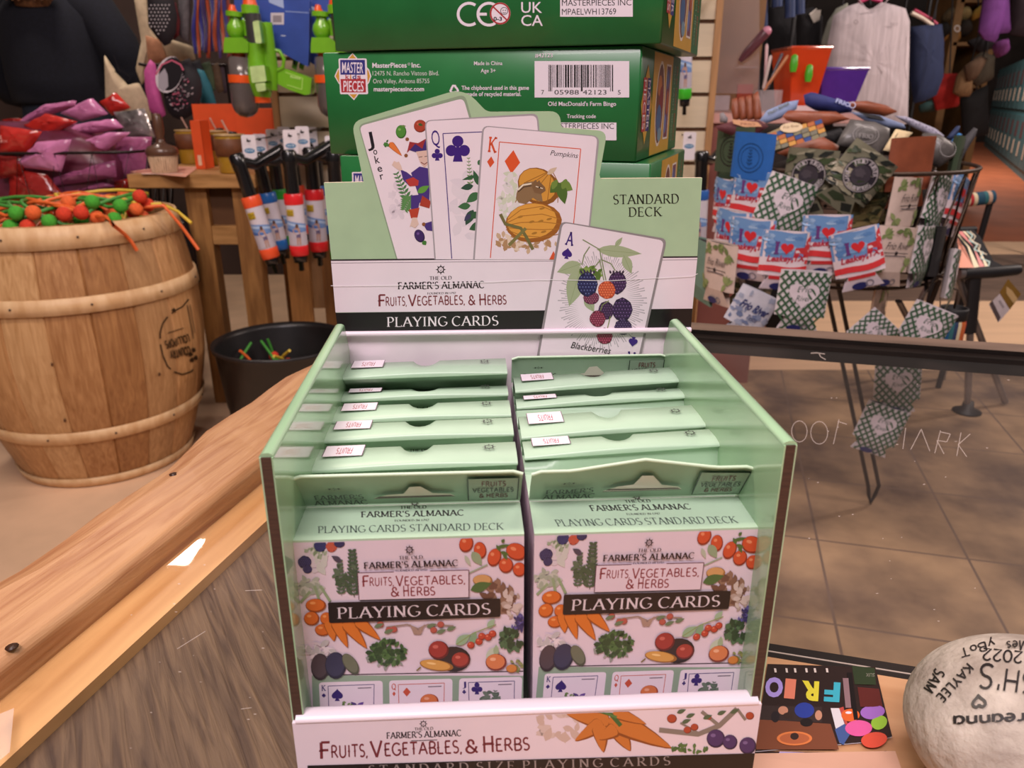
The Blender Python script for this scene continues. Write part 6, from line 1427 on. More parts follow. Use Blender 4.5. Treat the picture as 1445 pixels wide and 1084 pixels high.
def leafart(cv, ):
    for (x, y, a) in ((1.6, 10.9, 30), (8.2, 10.6, -60), (1.5, 4.4, -50), (8.4, 4.8, 60), (5.5, 12, 10)):
        for d in (-50, -25, 0, 25, 50, 180): q = math.radians(a+d); cv.leaf((x, y), (x+1.9*math.cos(q) if 0 < x+1.9*math.cos(q) < 10 else x + .8*math.cos(q), min(12.6, y+1.9*math.sin(q))), .9, random.choice(['7d8a56', '6a7a48', '8c9862']))
    cv.text('Frio River', (2.2, 8.0), (8.0, 8.2), 1.5, '4a4244', 'sans', shear=.3); cv.line([(2.0, 7.2), (8.2, 7.3)], .14, '4a4244'); cv.ell(5, 7.25, .4, .4, '2a2426'); cv.line([(2.4, 6.6), (7.8, 6.7)], .25, '7a7072'); cv.ell(4.4, .8, 1.5, .75, '232a68'); cv.ring(6.3, 1.0, .6, .22, '6a6474')
def camob(cv, cols, n=46):
    for i in range(n):
        x, y = random.uniform(.3, 9.7), random.uniform(3.3, 12.4); p = [(min(9.98, max(.02, a)), min(12.65, max(3.2, b))) for a, b in cv.ellp(x, y, random.uniform(.8, 2.4), random.uniform(.3, .8), random.uniform(-25, 25), 12, .35)]
        cv.poly(p, cols[i % len(cols)])
def flap(cv, cols):
    cv.poly([(2.6, 2.6), (4.8, 3.0), (6.2, 2.2), (4.2, 1.2), (2.2, 1.6)], cols[0]); cv.poly([(5.6, 1.6), (7.6, 2.4), (8.4, 1.0), (6.6, .3)], cols[1]); cv.poly([(1.4, .9), (3.6, .8), (4.4, .2), (1.1, .2)], cols[2])
def badgeart(cv):
    flap(cv, ['2f3a26', '1f2420', '3c4a2e'])
    camob(cv, ['2f3a26', '1f2420', '8f8a74', '3c4a2e', 'a39a84']); cv.ell(5, 7.6, 3.4, 3.4, '27222c', n=32); cv.ring(5, 7.6, 3.15, .16, 'a8a0a0'); cv.ell(5, 7.6, 1.95, 1.95, '3a343c', n=24); cv.ell(4.6, 7.9, 1.0, .8, '4a434a', j=.2)
    cv.arctext('FRIO RIVER', 5, 7.6, 2.25, .75, 'b8b0b4', 155, 25, 'slab'); cv.arctext("JOSH'S OUTFITTERS", 5, 7.6, 2.9, .7, 'b8b0b4', 190, 350, 'slab', inward=True)
def panelart(cv):
    flap(cv, ['4c4a2e', '2f3222', '8a7a52'])
    camob(cv, ['4c4a2e', '2f3222', '6f6a44', '5c5434', '8a7a52'], 60); cv.rect(1.6, 6.8, 8.4, 9.4, '3c3c28'); cv.rect(1.8, 7.0, 8.2, 9.2, '5a583a'); cv.text('FRIO RIVER', (2.2, 8.1), (7.8, 8.1), .9, '26281c', 'slab'); cv.line([(2.6, 7.5), (7.4, 7.5)], .3, '33341f')
def tooth(cv):
    for i in range(24): cv.ell(random.uniform(.6, 9.4), random.uniform(3.6, 12), random.uniform(.3, 1.2), random.uniform(.3, .9), random.choice(['9aa0b4', '7f88a4', 'b4b6c4', '6a7698']), j=.3)
    cv.text('Frio River', (1.6, 7.6), (8.8, 7.6), 2.0, '2c3468', 'sans', shear=.25, bold=.03); cv.text('Texas', (4.4, 5.4), (7.2, 5.4), 1.3, '2c3468', 'sans', shear=.25)
def ringart(c1): 
    def a(cv): cv.ring(5, 7.6, 3.0, .22, c1); cv.ring(5, 7.6, 2.2, .14, c1); cv.sprig((5, 5.8), (5, 9.4), 1.0, c1, 5)
    return a
def plainart(cv): cv.line([(.4, 12.2), (9.6, 12.2)], .12, '5a2c1c')
KIND = {'flag': ('e4d3d8', flagart), 'plaid': ('d9cfd2', plaidart), 'leaf': ('cfb8ac', leafart), 'badge': ('6f6c58', badgeart), 'panel': ('6c6444', panelart), 'river': ('c4c2cc', tooth),
        'blue': ('1c5fae', ringart('17457c')), 'olive': ('3a4a34', ringart('24201f')), 'leather': (mat('8c4a30', r=.5, n=.12, s=40, b=.15), plainart), 'black': ('1f1c1e', plainart), 'mint': ('6f8f80', plainart)}
_SM = {}
def sleeve(kind, px, py, zc, lab, rot=0, wpx=None, lean=0.0, side=None, scale=1.0):
    c = at_d(px, py, zc); full = KW*scale*1080/zc
    yaw = 0.0
    if wpx and wpx < full: yaw = math.acos(max(.25, wpx/full)) * (1 if (side or (1 if px > 1185 else -1)) > 0 else -1)
    view = math.atan2(c.x, c.y)
    M = Matrix.Translation(c) @ Matrix.Rotation(-view*0.5 + yaw, 4, 'Z') @ Matrix.Rotation(lean, 4, 'X') @ Matrix.Rotation(-math.radians(rot), 4, 'Y') @ Matrix.Scale(scale, 4)
    M = Matrix.Translation(c) @ Matrix.Rotation(-view*0.5 + yaw, 4, 'Z') @ Matrix.Rotation(lean, 4, 'X') @ Matrix.Rotation(math.radians(rot), 4, 'Y') @ Matrix.Scale(scale, 4)
    if kind not in _SM:
        b_, art = KIND[kind]; o = sleeve_mesh('can_sleeve', b_, art).build('can_sleeve', world=False); _SM[kind] = o
    else: o = _SM[kind].copy(); COL.objects.link(o)
    o.matrix_world = M; o.name = 'can_sleeve'; return tag(o, lab, 'can sleeve', 'can sleeves on the basket stand')
S = sleeve
S('badge', 1141, 256, 1.44, 'camouflage can sleeve with round badge, hung straight below the rim', rot=3, wpx=64, scale=.92)
S('badge', 1206, 254, 1.40, 'camouflage can sleeve with round badge, turned on its corner', rot=33, scale=.92)
S('blue', 1061, 231, 1.50, 'bright blue can sleeve with a dark ring, left of the badges', rot=2, wpx=50, scale=.9)
S('olive', 1035, 222, 1.58, 'olive can sleeve behind the bright blue one', wpx=44, scale=.95)
S('flag', 1061, 283, 1.52, 'heart and flag can sleeve just under the blue sleeve', rot=2, wpx=52, scale=.9)
S('flag', 1024, 292, 1.60, 'heart and flag can sleeve turned away at the far left, upper', wpx=26, scale=.9)
S('plaid', 1104, 296, 1.45, 'green lattice can sleeve tilted, left of the camouflage panel one', rot=18, scale=.94)
S('leaf', 1167, 296, 1.50, 'oak leaf can sleeve mostly behind the badge sleeves', wpx=56, scale=.9)
S('panel', 1225, 293, 1.45, 'woodland camouflage can sleeve with a worded panel', rot=-8, wpx=62, scale=.95)
S('leaf', 1273, 296, 1.42, 'oak leaf can sleeve in the upper row, open top showing', rot=4, wpx=48, scale=.92)
S('plaid', 1317, 293, 1.46, 'green lattice can sleeve in the upper row, turned right', rot=18, wpx=38, scale=.92)
S('flag', 1345, 291, 1.52, 'heart and flag can sleeve at the far right of the upper row', rot=14, wpx=34, scale=.9)
S('leather', 1283, 244, 1.43, 'brown leather can sleeve standing behind the rim wire', rot=-2, wpx=66, scale=1.0)
S('olive', 1345, 240, 1.56, 'olive can sleeve edge-on under the rim at the right', rot=8, wpx=22)
S('flag', 1032, 338, 1.52, 'heart and flag can sleeve, leftmost of the main row', rot=2, wpx=40, scale=.9)
S('flag', 1059, 352, 1.44, 'heart and flag can sleeve, second in the main row', rot=0, wpx=56, scale=.9)
S('flag', 1105, 368, 1.36, 'heart and flag can sleeve lowest and nearest in the main row', rot=2, scale=.82)
S('flag', 1164, 346, 1.38, 'heart and flag can sleeve above the lattice one in the middle', rot=-2, scale=.84)
S('flag', 1211, 366, 1.36, 'heart and flag can sleeve tilted left in the main row', rot=-17, scale=.84)
S('leaf', 1257, 362, 1.38, 'oak leaf can sleeve in the main row beside the tilted flag one', rot=6, wpx=58, scale=.84)
S('plaid', 1298, 362, 1.44, 'narrow-looking green lattice can sleeve right of the oak leaf one', rot=5, wpx=34, scale=.9)
S('plaid', 1338, 398, 1.52, 'green lattice can sleeve almost edge-on at the right', rot=12, wpx=20)
S('leaf', 1015, 386, 1.45, 'oak leaf can sleeve low at the left edge', wpx=36, scale=.92)
S('mint', 996, 384, 1.50, 'mint can sleeve edge-on beside the display header', rot=2, wpx=22, scale=.95)
S('river', 1056, 444, 1.36, 'pale blue can sleeve with dark script tilted at the lower left', rot=24, scale=.72)
S('plaid', 1131, 425, 1.33, 'green lattice can sleeve hanging alone below the basket front', rot=2, scale=.84)
S('leaf', 1237, 446, 1.56, 'oak leaf can sleeve behind the stand pole, low', wpx=26)
S('plaid', 1226, 474, 1.45, 'green lattice can sleeve cut off by the counter edge', rot=40, scale=.7)
S('plaid', 1302, 468, 1.44, 'green lattice can sleeve tilted behind the lower strut', rot=20, scale=.8)
S('badge', 1060, 400, 1.58, 'camouflage can sleeve in shade under the main row', rot=15, scale=.9)
S('black', 1100, 440, 1.62, 'black can sleeve in the shade left of the lattice one', rot=-6, scale=.9)
S('black', 1318, 365, 1.50, 'black can sleeve edge-on right of the narrow lattice one', rot=6, wpx=24)
S('plaid', 1266, 545, 1.70, 'green lattice can sleeve seen through the glass, upper one', rot=-6, scale=.95)
S('plaid', 1240, 606, 1.74, 'green lattice can sleeve seen through the glass, lower one', rot=14, scale=.95)
# hanging strings that carry the low sleeves
mb = MB()
for x, y0, y1, zc in ((1131, 395, 415, 1.36), (1302, 420, 450, 1.46), (1237, 410, 430, 1.55)): mb.tube([at_d(x, y0, zc), at_d(x, y1, zc)], .0018, DW_, n=6)
mb.tube([at_d(1237, 470, 1.70), at_d(1240, 520, 1.70), at_d(1266, 520, 1.71)], .003, DW_, n=6); mb.tube([at_d(1125, 400, 1.5), at_d(1131, 470, 1.5)], .004, DW_, n=6); mb.build('clip_wire', stand)
# ---- heap in the basket, each sleeve traced and laid at its own depth
def heap(lab, pl, hexc, zc, th=.022, art=None, mt=None): 
    puff_thing('can_sleeve', lab, 'can sleeve', pl, mt or mat(hexc, r=.7, n=.1, s=50), zc=zc, th=th, art=art, group='can sleeves heaped in the basket')
LTH = mat('8c4a30', r=.45, n=.14, s=40, b=.2); GLT = mat('5c5856', r=.4, n=.12, s=40, b=.3, coat=.15)
heap('navy can sleeve with pale lettering on top of the heap', [(1134, 134), (1142, 131), (1166, 138), (1200, 148), (1202, 158), (1180, 161), (1150, 154), (1136, 146)], '2c3472', 1.60, .04, lambda cv: (cv.text('FRIO', (1172, 150), (1192, 157), 6, 'a8b0d8', 'sans', bold=.03), cv.ring(1196, 154, 4, 1.2, 'b8bcd8')))
heap('brown leather can sleeve lying right under the navy one', [(1104, 164), (1112, 156), (1180, 158), (1200, 168), (1170, 176), (1146, 180), (1110, 170)], None, 1.58, .02, None, LTH)
heap('pale blue oval can sleeve leaning at the back left of the heap', [(1072, 170), (1082, 156), (1110, 144), (1127, 141), (1124, 154), (1100, 168), (1082, 174)], '8a9ac0', 1.60, .02, lambda cv: cv.text('FRIO RIVER', (1082, 165), (1112, 150), 4, '55583c', 'sans', bold=.02))
heap('maroon can sleeve with tan patch at the left of the heap', [(1010, 178), (1034, 171), (1072, 170), (1085, 178), (1060, 196), (1040, 194), (1014, 184)], '5c2a30', 1.56, .025, lambda cv: (cv.poly([(1030, 172), (1066, 176), (1072, 182), (1048, 183), (1032, 178)], 'c8946c'), cv.text('FRIO', (1042, 180), (1062, 181), 3.5, '7a4030', 'sans')))
def checks(cv):
    cs = ['d29a4c', '34508c', '7c7868', 'b86a3c', '8a8468']
    for i in range(8):
        for k in range(4):
            x, y = 1070+i*10.5+k*2.0, 196+k*6.0-i*4.0 + (i*1.2); cv.poly([(x, y), (x+9.5, y-3.4), (x+11.2, y+1.8), (x+1.8, y+5.2)], cs[(i*3+k*2) % 5])
    cv.ell(1111, 185, 16, 7, 'e0c8a4', rot=-4); cv.text('Frio River', (1100, 187), (1122, 184), 4.2, '7a5030', 'sans', shear=.2)
heap('orange and blue checked can sleeve with oval patch in the heap', [(1068, 200), (1074, 192), (1110, 176), (1156, 182), (1140, 196), (1096, 216), (1084, 214)], '8c7c5c', 1.50, .03, checks)
heap('brown leather can sleeve upside down, right end of the heap top', [(1196, 144), (1222, 143), (1252, 150), (1266, 158), (1250, 164), (1220, 160), (1200, 152)], None, 1.70, .03, None, LTH)
heap('grey leather can sleeve with round stamp in the middle of the heap', [(1200, 168), (1234, 172), (1256, 182), (1254, 202), (1238, 222), (1206, 210), (1180, 204), (1188, 188)], None, 1.52, .03, lambda cv: (cv.ring(1216, 194, 18, 1, '8c8888', ry=13), cv.ring(1216, 194, 14, .6, '8c8888', ry=10), cv.text('FRIO', (1206, 198), (1226, 200), 6, '8c8888', 'slab')), GLT)
heap('cream can sleeve with a bow-tie cut bottom in the heap', [(1246, 212), (1264, 182), (1288, 187), (1282, 193), (1298, 200), (1292, 212), (1274, 215), (1272, 208), (1264, 216)], 'dcc69c', 1.50, .012, lambda cv: (cv.ell(1284, 206, 5, 3.4, '33407c'), cv.line([(1260, 196), (1264, 190)], 1, '6a6050')))
heap('pale blue long can sleeve lying along the back of the heap', [(1200, 158), (1240, 163), (1276, 176), (1278, 181), (1254, 180), (1220, 170)], '7c8aac', 1.62, .018, lambda cv: cv.poly([(1208, 161), (1238, 166), (1246, 173), (1222, 168)], '17161c'))
heap('white spotted can sleeve pointing to the right of the heap', [(1262, 163), (1276, 164), (1320, 182), (1333, 192), (1322, 195), (1290, 180)], 'a8a4b8', 1.66, .015, lambda cv: cv.many([cv.ellp(1276+i*4.6, 169+i*2+(i % 2)*2, 1, .9, n=8) for i in range(10)], '54506a'))
heap('second grey leather can sleeve, rounded, right of the cream one', [(1302, 188), (1322, 190), (1344, 206), (1346, 222), (1326, 236), (1306, 226), (1303, 206)], None, 1.52, .05, lambda cv: cv.ring(1326, 216, 11, .8, '8c8888'), GLT)
heap('dark navy can sleeve folded open at the right rim', [(1336, 194), (1350, 178), (1354, 178), (1352, 186), (1342, 198)], '28365c', 1.62, .02); heap('mid blue can sleeve below the folded navy one', [(1340, 202), (1352, 188), (1357, 190), (1350, 200)], '2f7cc0', 1.60, .02)
heap('charcoal can sleeve sticking up beyond the right rim', [(1346, 222), (1356, 198), (1374, 180), (1379, 182), (1376, 192), (1360, 218), (1352, 234)], '39373b', 1.56, .02)
heap('brown leather can sleeve flat under the checked one', [(1096, 216), (1128, 196), (1160, 192), (1184, 206), (1180, 220), (1140, 214), (1112, 222)], None, 1.56, .02, None, LTH)
heap('black can sleeve in the gap in the middle of the heap', [(1150, 190), (1186, 180), (1192, 188), (1176, 202), (1158, 198)], '1c1a1c', 1.60, .02)
for i in range(4): heap('brown leather strap sleeve standing at the back left, %s of four' % ['first', 'second', 'third', 'fourth'][i], [(1033+i*10, 140-i*2), (1039+i*10, 138-i*2 - (4 if i == 3 else 0)), (1043+i*10, 146), (1045+i*10, 168), (1035+i*10, 170), (1032+i*10, 155)], None, 1.66-.01*i, .02, None, LTH)
heap('grey can sleeve standing open at the far left back', [(1016, 160), (1020, 159), (1027, 168), (1026, 174), (1016, 172)], '8a8488', 1.64, .02)
mb = MB(); mb.lathe([(0, .668), (.18, .670), (.195, .82), (.19, .86), (.1, .885), (0, .89)], mat('231a18', r=.9, n=.3, s=30), c=SC, n=32); mb.lathe([(.11, .80), (.10, .90), (.06, .945), (0, .95)], mat('231a18', r=.9, n=.3, s=30), c=(SC.x-.13, SC.y+.10, 0), n=20); mb.build('sleeve_bulk', stand, kind='stuff')
# ---- striped stubby holder
cc = at_d(1341, 462, 1.62); 
sh = thing('striped_can_cooler', 'striped woven can cooler with black top hanging below the basket', 'can cooler', loc=cc + V((0, 0, -.045)))
mb = MB(); scol = ['c8622c', '2a3a5c', 'd8c8a4', 'b02c30', 'd8c8a4', '1c5a8c', '26242a', 'c8622c', '2f6a70', 'b02c30']
for k in range(24):
    a0, a1 = 2*math.pi*k/24, 2*math.pi*(k+1)/24; R_ = [[V((cc.x+r_*math.cos(a), cc.y+r_*math.sin(a), cc.z+z)) for a in (a0, (a0+a1)/2, a1)] for r_, z in ((.024, -.047), (.0275, -.04), (.028, .012), (.026, .02))]
    mb.loft(R_, mat(scol[(k*3) % 10], r=.8, n=.05), True, closed=False)
mb.lathe([(0, -.047), (.024, -.047)], ink('26242a'), c=cc, n=24, caps=False); mb.build('striped_body', sh)
mb = MB(); mb.lathe([(.026, .018), (.0275, .02), (.0285, .04), (.0265, .044), (.024, .042), (.024, .022), (0, .02)], mat('1b1a1c', r=.6), c=cc, n=28, caps=False); mb.build('top_band', sh)
mb = MB(); mb.tube([cc + V((0, 0, .042)), cc + V((-.012, -.02, .085)), at_d(1330, 400, 1.60)], .0025, DW_); mb.build('loop', sh)

# ================================================================== folding stool with striped seat
YS = 2.36; stool = thing('folding_stool', 'black folding stool with orange and red striped cloth seat right of the basket', 'stool', loc=(1.45, 2.4, 0))
sp_n = V((.1, -.62, .78)); sp_m = plane_map(at_y(1384, 352, 2.42), sp_n)
mb = MB(); mb.plate([(1338, 327), (1374, 324), (1384, 335), (1402, 368), (1426, 380), (1400, 381), (1352, 379), (1340, 352)], .006, mat('1d1c20', r=.85, n=.1, s=80), sp_m)
cv = Canvas(mb, sp_m, dh=3e-4, h0=8e-4)
def band(a0, a1, b0, b1, c): cv.poly([a0, a1, ((a1[0]+b1[0])/2+3, (a1[1]+b1[1])/2-4), b1, b0, ((a0[0]+b0[0])/2+3, (a0[1]+b0[1])/2-4)], c)
band((1340, 327), (1347, 327), (1374, 378), (1352, 378), 'd86a34'); band((1347, 327), (1350, 327), (1382, 378), (1374, 378), 'e0cc9c'); band((1350, 327), (1358, 327), (1390, 378), (1382, 378), 'c8342e'); band((1358, 327), (1362, 327), (1395, 378), (1390, 378), 'e0cc9c')
cv.segs([(1364, 327), (1372, 333), (1367, 340), (1379, 345), (1374, 353), (1387, 357), (1383, 365), (1396, 370), (1394, 377), (1404, 377)], 1.8, '8ab0a8'); cv.segs([(1368, 327), (1376, 334), (1372, 341), (1383, 347), (1380, 354), (1392, 360)], 1.0, 'd8c8a4')
mb.build('seat', stool)
BKT = mat('17161a', r=.5, n=.1, s=40)
mb = MB(); mb.tube([at_y(1353, 386, YS), at_y(1360, 386, YS)], .017, MET, n=12); mb.build('joint', stool)
mb = MB(); mb.tube([at_y(1360, 386, YS), at_y(1400, 384, YS), at_y(1434, 381, YS), at_y(1439, 380, YS)], [.019, .019, .017, .014], BKT, n=14); mb.build('front_rail', stool)
mb = MB(); mb.tube([at_y(1340, 326, 2.62), at_y(1376, 325, 2.62)], .014, BKT, n=12); mb.build('rear_rail', stool)
a = at_y(1376, 392, YS); b = at_y(1369, 470, YS); mb = MB(); mb.tube([a, b], .020, BKT, n=12, flat=.5); mb.build('leg_sleeve', stool)
f1 = at_z(1365, 577, .012); mb = MB(); mb.tube([b, f1], .011, MET, n=10); lg_o = mb.build('leg', stool); mb = MB(); mb.lathe([(0, 0), (.045, 0), (.045, .006), (.02, .016), (.016, .04), (0, .04)], BKT, c=(f1.x, f1.y, 0), n=20, caps=False); mb.build('foot', lg_o)
c0 = at_y(1350, 386, YS + .02); f2 = V((c0.x+.32, c0.y+.1, 0)); mb = MB(); mb.tube([c0, f2 + V((0, 0, .01))], .011, MET, n=10); mb.build('leg', stool)
for dx in (0, .24):
    mb = MB(); mb.tube([at_y(1350 + dx*90, 325, 2.62), V((1.40+dx, 2.74, .0))], .010, MET, n=10); mb.build('leg', stool)
tmf = lambda x, y, h: at_y(x, y, YS - .03) + V((0, -h, 0))
mb = MB(); mb.plate([(1423, 394), (1441, 415), (1425, 437), (1411, 413)], .002, mat('7c5c22', r=.5, n=.1, s=30), tmf); cv = Canvas(mb, tmf, dh=3e-4, h0=8e-4); cv.poly([(1420, 404), (1428, 410), (1436, 422), (1430, 428), (1420, 414)], 'c0a070'); mb.build('hang_tag', stool, label='brown hang tag')
mb = MB(); mb.plate([(1411, 415), (1425, 437), (1409, 455), (1396, 430)], .002, mat('c4b8bc', r=.4), tmf); cv = Canvas(mb, tmf, dh=3e-4, h0=8e-4); cv.poly([(1396, 428), (1400, 424), (1412, 448), (1408, 455)], '54484a'); cv.line([(1410, 424), (1416, 434)], 3, '9a9094'); mb.build('hang_tag', stool, label='pale hang tag')
mb = MB(); a, b = at_y(1360, 283, 2.55), at_y(1401, 278, 2.55); d_ = b-a; cols = ['d8c8a4', 'b02c30', 'd8c8a4', '1f4a60', '1f4a60', '2f6a70', 'c8a48c', '1f4a60']
for k in range(8): mb.tube([a+d_*k/8, a+d_*(k+1)/8], .022, mat(cols[k], r=.85, n=.06, s=60), n=16)
mb.tube([a + V((-.03, 0, -.02)), a + V((-.04, .01, -.1)), V((a.x-.02, a.y+.05, .0))], .012, BKT, n=10)
mb.tube([b + V((-.005, .0, -.02)), V((b.x+.01, b.y+.1, .0))], .010, BKT, n=10)
tag(mb.build('folded_camp_chair'), 'rolled striped cloth end of a folded camp chair behind the basket', 'chair')

# ================================================================== sales desk with bits and pieces
DKM = mat('8f564e', r=.5, n=.06, s=8); DKT = mat('d9a8a0', r=.35, n=.05, s=10)
desk = thing('sales_desk', 'dusty pink sales desk behind the basket stand', 'desk', loc=(.95, 2.95, 0)); DZT = .955
mb = MB(); mb.box((.672, 2.70, 0), (.885, 3.30, DZT-.03), DKM); mb.build('desk_body', desk)
mb = MB(); mb.box((1.12, 3.24, 0), (1.17, 3.30, DZT-.03), DKM); mb.build('leg', desk)
mb = MB(); mb.box((.660, 2.685, DZT-.03), (1.19, 3.32, DZT), DKT); mb.build('desk_top', desk, bevel=.003)
ACR = glassy('clear_acrylic', haze=.12, rough=.04, hazecol='e8dce0', streak=False, ior=1.45)
def acr_box(name, lab, cat, x0, x1, y0, y1, z0, z1, tk=.004):
    mb = MB()
    for lo, hi in (((x0, y0, z0), (x1, y0+tk, z1)), ((x0, y1-tk, z0), (x1, y1, z1)), ((x0, y0+tk, z0), (x0+tk, y1-tk, z1)), ((x1-tk, y0+tk, z0), (x1, y1-tk, z1)), ((x0, y0, z0), (x1, y1, z0+tk))): mb.box(lo, hi, ACR)
    return tag(mb.build(name), lab, cat)
p0 = at_y(1073, 133, 2.76); acr_box('pen_holder', 'clear acrylic pen holder on the pink desk', 'holder', p0.x, p0.x+.075, 2.76, 2.82, DZT+.0006, DZT+.075)
for i, (a_, b_, c, lab) in enumerate((((1077, 126), (1088, 78), 'c9b8b4', 'pale pen leaning left in the acrylic holder'), ((1078, 128), (1112, 78), 'b5764c', 'copper pen leaning right in the acrylic holder'), ((1082, 126), (1104, 75), '4a4650', 'dark pen leaning right in the acrylic holder'), ((1080, 120), (1082, 62), 'c8a0a4', 'pink upright pen at the back of the acrylic holder'))):
    mb = MB(); A_, B2 = at_y(*a_, 2.79), at_y(*b_, 2.79 + .01*i)
    A_.z = max(A_.z, DZT+.006); mb.tube([A_, A_.lerp(B2, .05), B2.lerp(A_, .06), B2], [.002, .0055, .0055, .003], mat(c, r=.3, n=0), n=10); tag(mb.build('pen'), lab, 'pen')
mb = MB(); f = lambda x, y, h: at_y(x, y, 3.06) + V((0, -h, 0))
mb.plate([(997, -20), (1072, -20), (1072, 132), (997, 132)], .006, ACR, f); cv = Canvas(mb, lambda x, y, h: at_y(x, y, 3.09) + V((0, -h, 0)), dh=3e-4, h0=2e-3)
mb.box((at_y(997, 100, 3.06).x, 3.06, DZT+.0005), (at_y(1072, 100, 3.06).x, 3.16, DZT+.008), ACR); q_ = at_y(1044, 92, 3.06); mb.box((q_.x-.02, 3.0, q_.z-.012), (q_.x+.05, 3.06, q_.z-.006), ACR); tag(mb.build('acrylic_stand'), 'clear acrylic panel stand on the left of the pink desk', 'stand')
mb = MB(); x0, x1 = at_y(1000, 60, 3.20).x, at_y(1076, 60, 3.20).x; mb.box((x0, 3.20, DZT+.0005), (x1, 3.23, 1.5), mat('8f6a44', r=.6, n=.15, s=6)); mb.box((x0+.03, 3.195, DZT+.005), (x0+.10, 3.2, DZT+.06), mat('c8c0c4', r=.5)); mb.box((x1-.08, 3.194, DZT+.03), (x1-.02, 3.2, DZT+.10), mat('a8462c', r=.5)); tag(mb.build('wood_board'), 'brown wooden board standing behind the acrylic panel', 'board', None)
tag_ = []
mb = MB(); A_, B2 = at_y(1044, 86, 3.046), at_y(1082, 44, 3.0); mb.tube([A_, A_.lerp(B2, .25), B2.lerp(A_, .04), B2], [.008, .016, .018, .015], mat('6a4048', r=.3, n=.05), n=14); mb.ball(B2, .017, mat('d890a8', r=.3)); tag(mb.build('hand_torch'), 'mauve tube with pink end propped on the acrylic panel', 'torch')
# translucent orange bin with bits, purple bin behind
ORB = mat('f0521e', r=.2, n=.03, tr=.35, coat=.3); PKB = mat('e0407c', r=.2, n=.03, tr=.4); PUB = mat('6a3cb8', r=.25, n=.05, tr=.35)
def bin_(lab, x0, x1, y0, y1, z0, z1, mt):
    t = thing('plastic_bin', lab, 'bin', loc=((x0+x1)/2, (y0+y1)/2, z0)); ins = .03; tk = .004; mb = MB()
    o = [(x0+ins, y0+ins), (x1-ins, y0+ins), (x1-ins, y1-ins), (x0+ins, y1-ins)]; u = [(x0, y0), (x1, y0), (x1, y1), (x0, y1)]
    for i in range(4):
        a, b = o[i], o[(i+1) % 4]; c, d = u[(i+1) % 4], u[i]; mb.add([(a[0], a[1], z0), (b[0], b[1], z0), (c[0], c[1], z1), (d[0], d[1], z1)], [(0, 1, 2, 3)], mt)
    mb.add([(p[0], p[1], z0) for p in o], [(0, 1, 2, 3)], mt); mb.build('bin_body', t, solid=.004)
    mb = MB(); mb.tube([(p[0], p[1], z1) for p in u], .006, mt, n=8, closed=True); mb.build('rim', t); return t
c1, c2 = at_y(1108, 120, 2.95), at_y(1180, 120, 2.95)
bin_('translucent orange plastic bin on the right end of the pink desk', c1.x, c2.x-.045, 2.92, 3.14, DZT+.0005, DZT+.215, ORB)
bin_('translucent purple plastic bin behind the orange bin', c2.x-.04, c2.x+.13, 3.0, 3.16, DZT+.0005, DZT+.15, PUB)
for i, (x, y, h) in enumerate(((1120, 92, 18), (1141, 106, 24))):
    mb = MB(); p = at_y(x, y, 2.905 - .0); mb.tube([p + V((0, 0, .035)), p + V((0, 0, .03)), p + V((0, 0, 0)), p - V((0, 0, .022))], [.004, .011, .014, .010], mat('4fae28', r=.4, n=.05), n=12); tag(mb.build('green_bottle'), 'small bright green bottle %s on the orange bin' % ('higher and left' if i == 0 else 'lower and right'), 'bottle')
mb = MB(); q = at_y(1105, 132, 2.82); 
for k in range(6): mb.box((q.x+.02+.002*k, 2.80, DZT+.0006+.004*k), (q.x+.17-.003*k, 2.90, DZT+.0042+.004*k), mat('e2d0d2', r=.5, n=.03))
tag(mb.build('paper_stack'), 'small stack of white papers in front of the orange bin', 'papers')

# ================================================================== clothes at the back
BKR = mat('16151a', r=.5, n=.1, s=20)
RAILS = [(4.85, 1.80), (5.25, 1.90), (6.3, 2.10), (6.9, 2.2)]
def clothes_rail(lab, y, z, x0, x1):
    t = thing('clothes_rail', lab, 'rail', loc=(x0, y, 0)); mb = MB(); mb.tube([(x0, y, z), (x1, y, z)], .014, BKR, n=10); mb.build('cross_bar', t)
    for x in (x0, x1): mb = MB(); mb.tube([(x, y, 0), (x, y, z)], .014, BKR, n=10); mb.build('post', t)
clothes_rail('black clothes rail above the picture carrying the grey shirt and navy trunks', *RAILS[0], 1.62, 3.30)
clothes_rail('black clothes rail above the picture carrying the black shirts', *RAILS[1], 1.60, 3.55)
clothes_rail('black clothes rail above the picture carrying the purple shirt', *RAILS[2], 3.10, 4.75)
clothes_rail('black clothes rail above the picture carrying jackets and dark trousers', *RAILS[3], 3.2, 4.9)
def cloth(name, lab, cat, pl, hexc, Y, th=.12, art=None, group=None, fold=True, ctr=None):
    m_ = mat(hexc, r=.85, n=.14, s=7, stretch=(6, 6, .4), b=.6 if fold else 0, bs=9)
    o = puff_thing(name, lab, cat, pl, m_, Y=Y, th=th, art=art, group=group, rnd=.004, ctr=ctr)
    tp = sorted(pl, key=lambda p: p[1])[:2]; a = at_y((tp[0][0]+tp[1][0])/2, max(tp[0][1], tp[1][1]) + 3, Y)
    ry, rz = next(r for r in RAILS if Y < r[0] + .3)
    mb = MB(); mb.tube([a, V((a.x, (a.y+ry)/2, a.z + .5*(rz-a.z))), V((a.x, ry, rz))], .006, BKR, n=6); mb.build('hanger_hook', o); return o
YG = 4.7
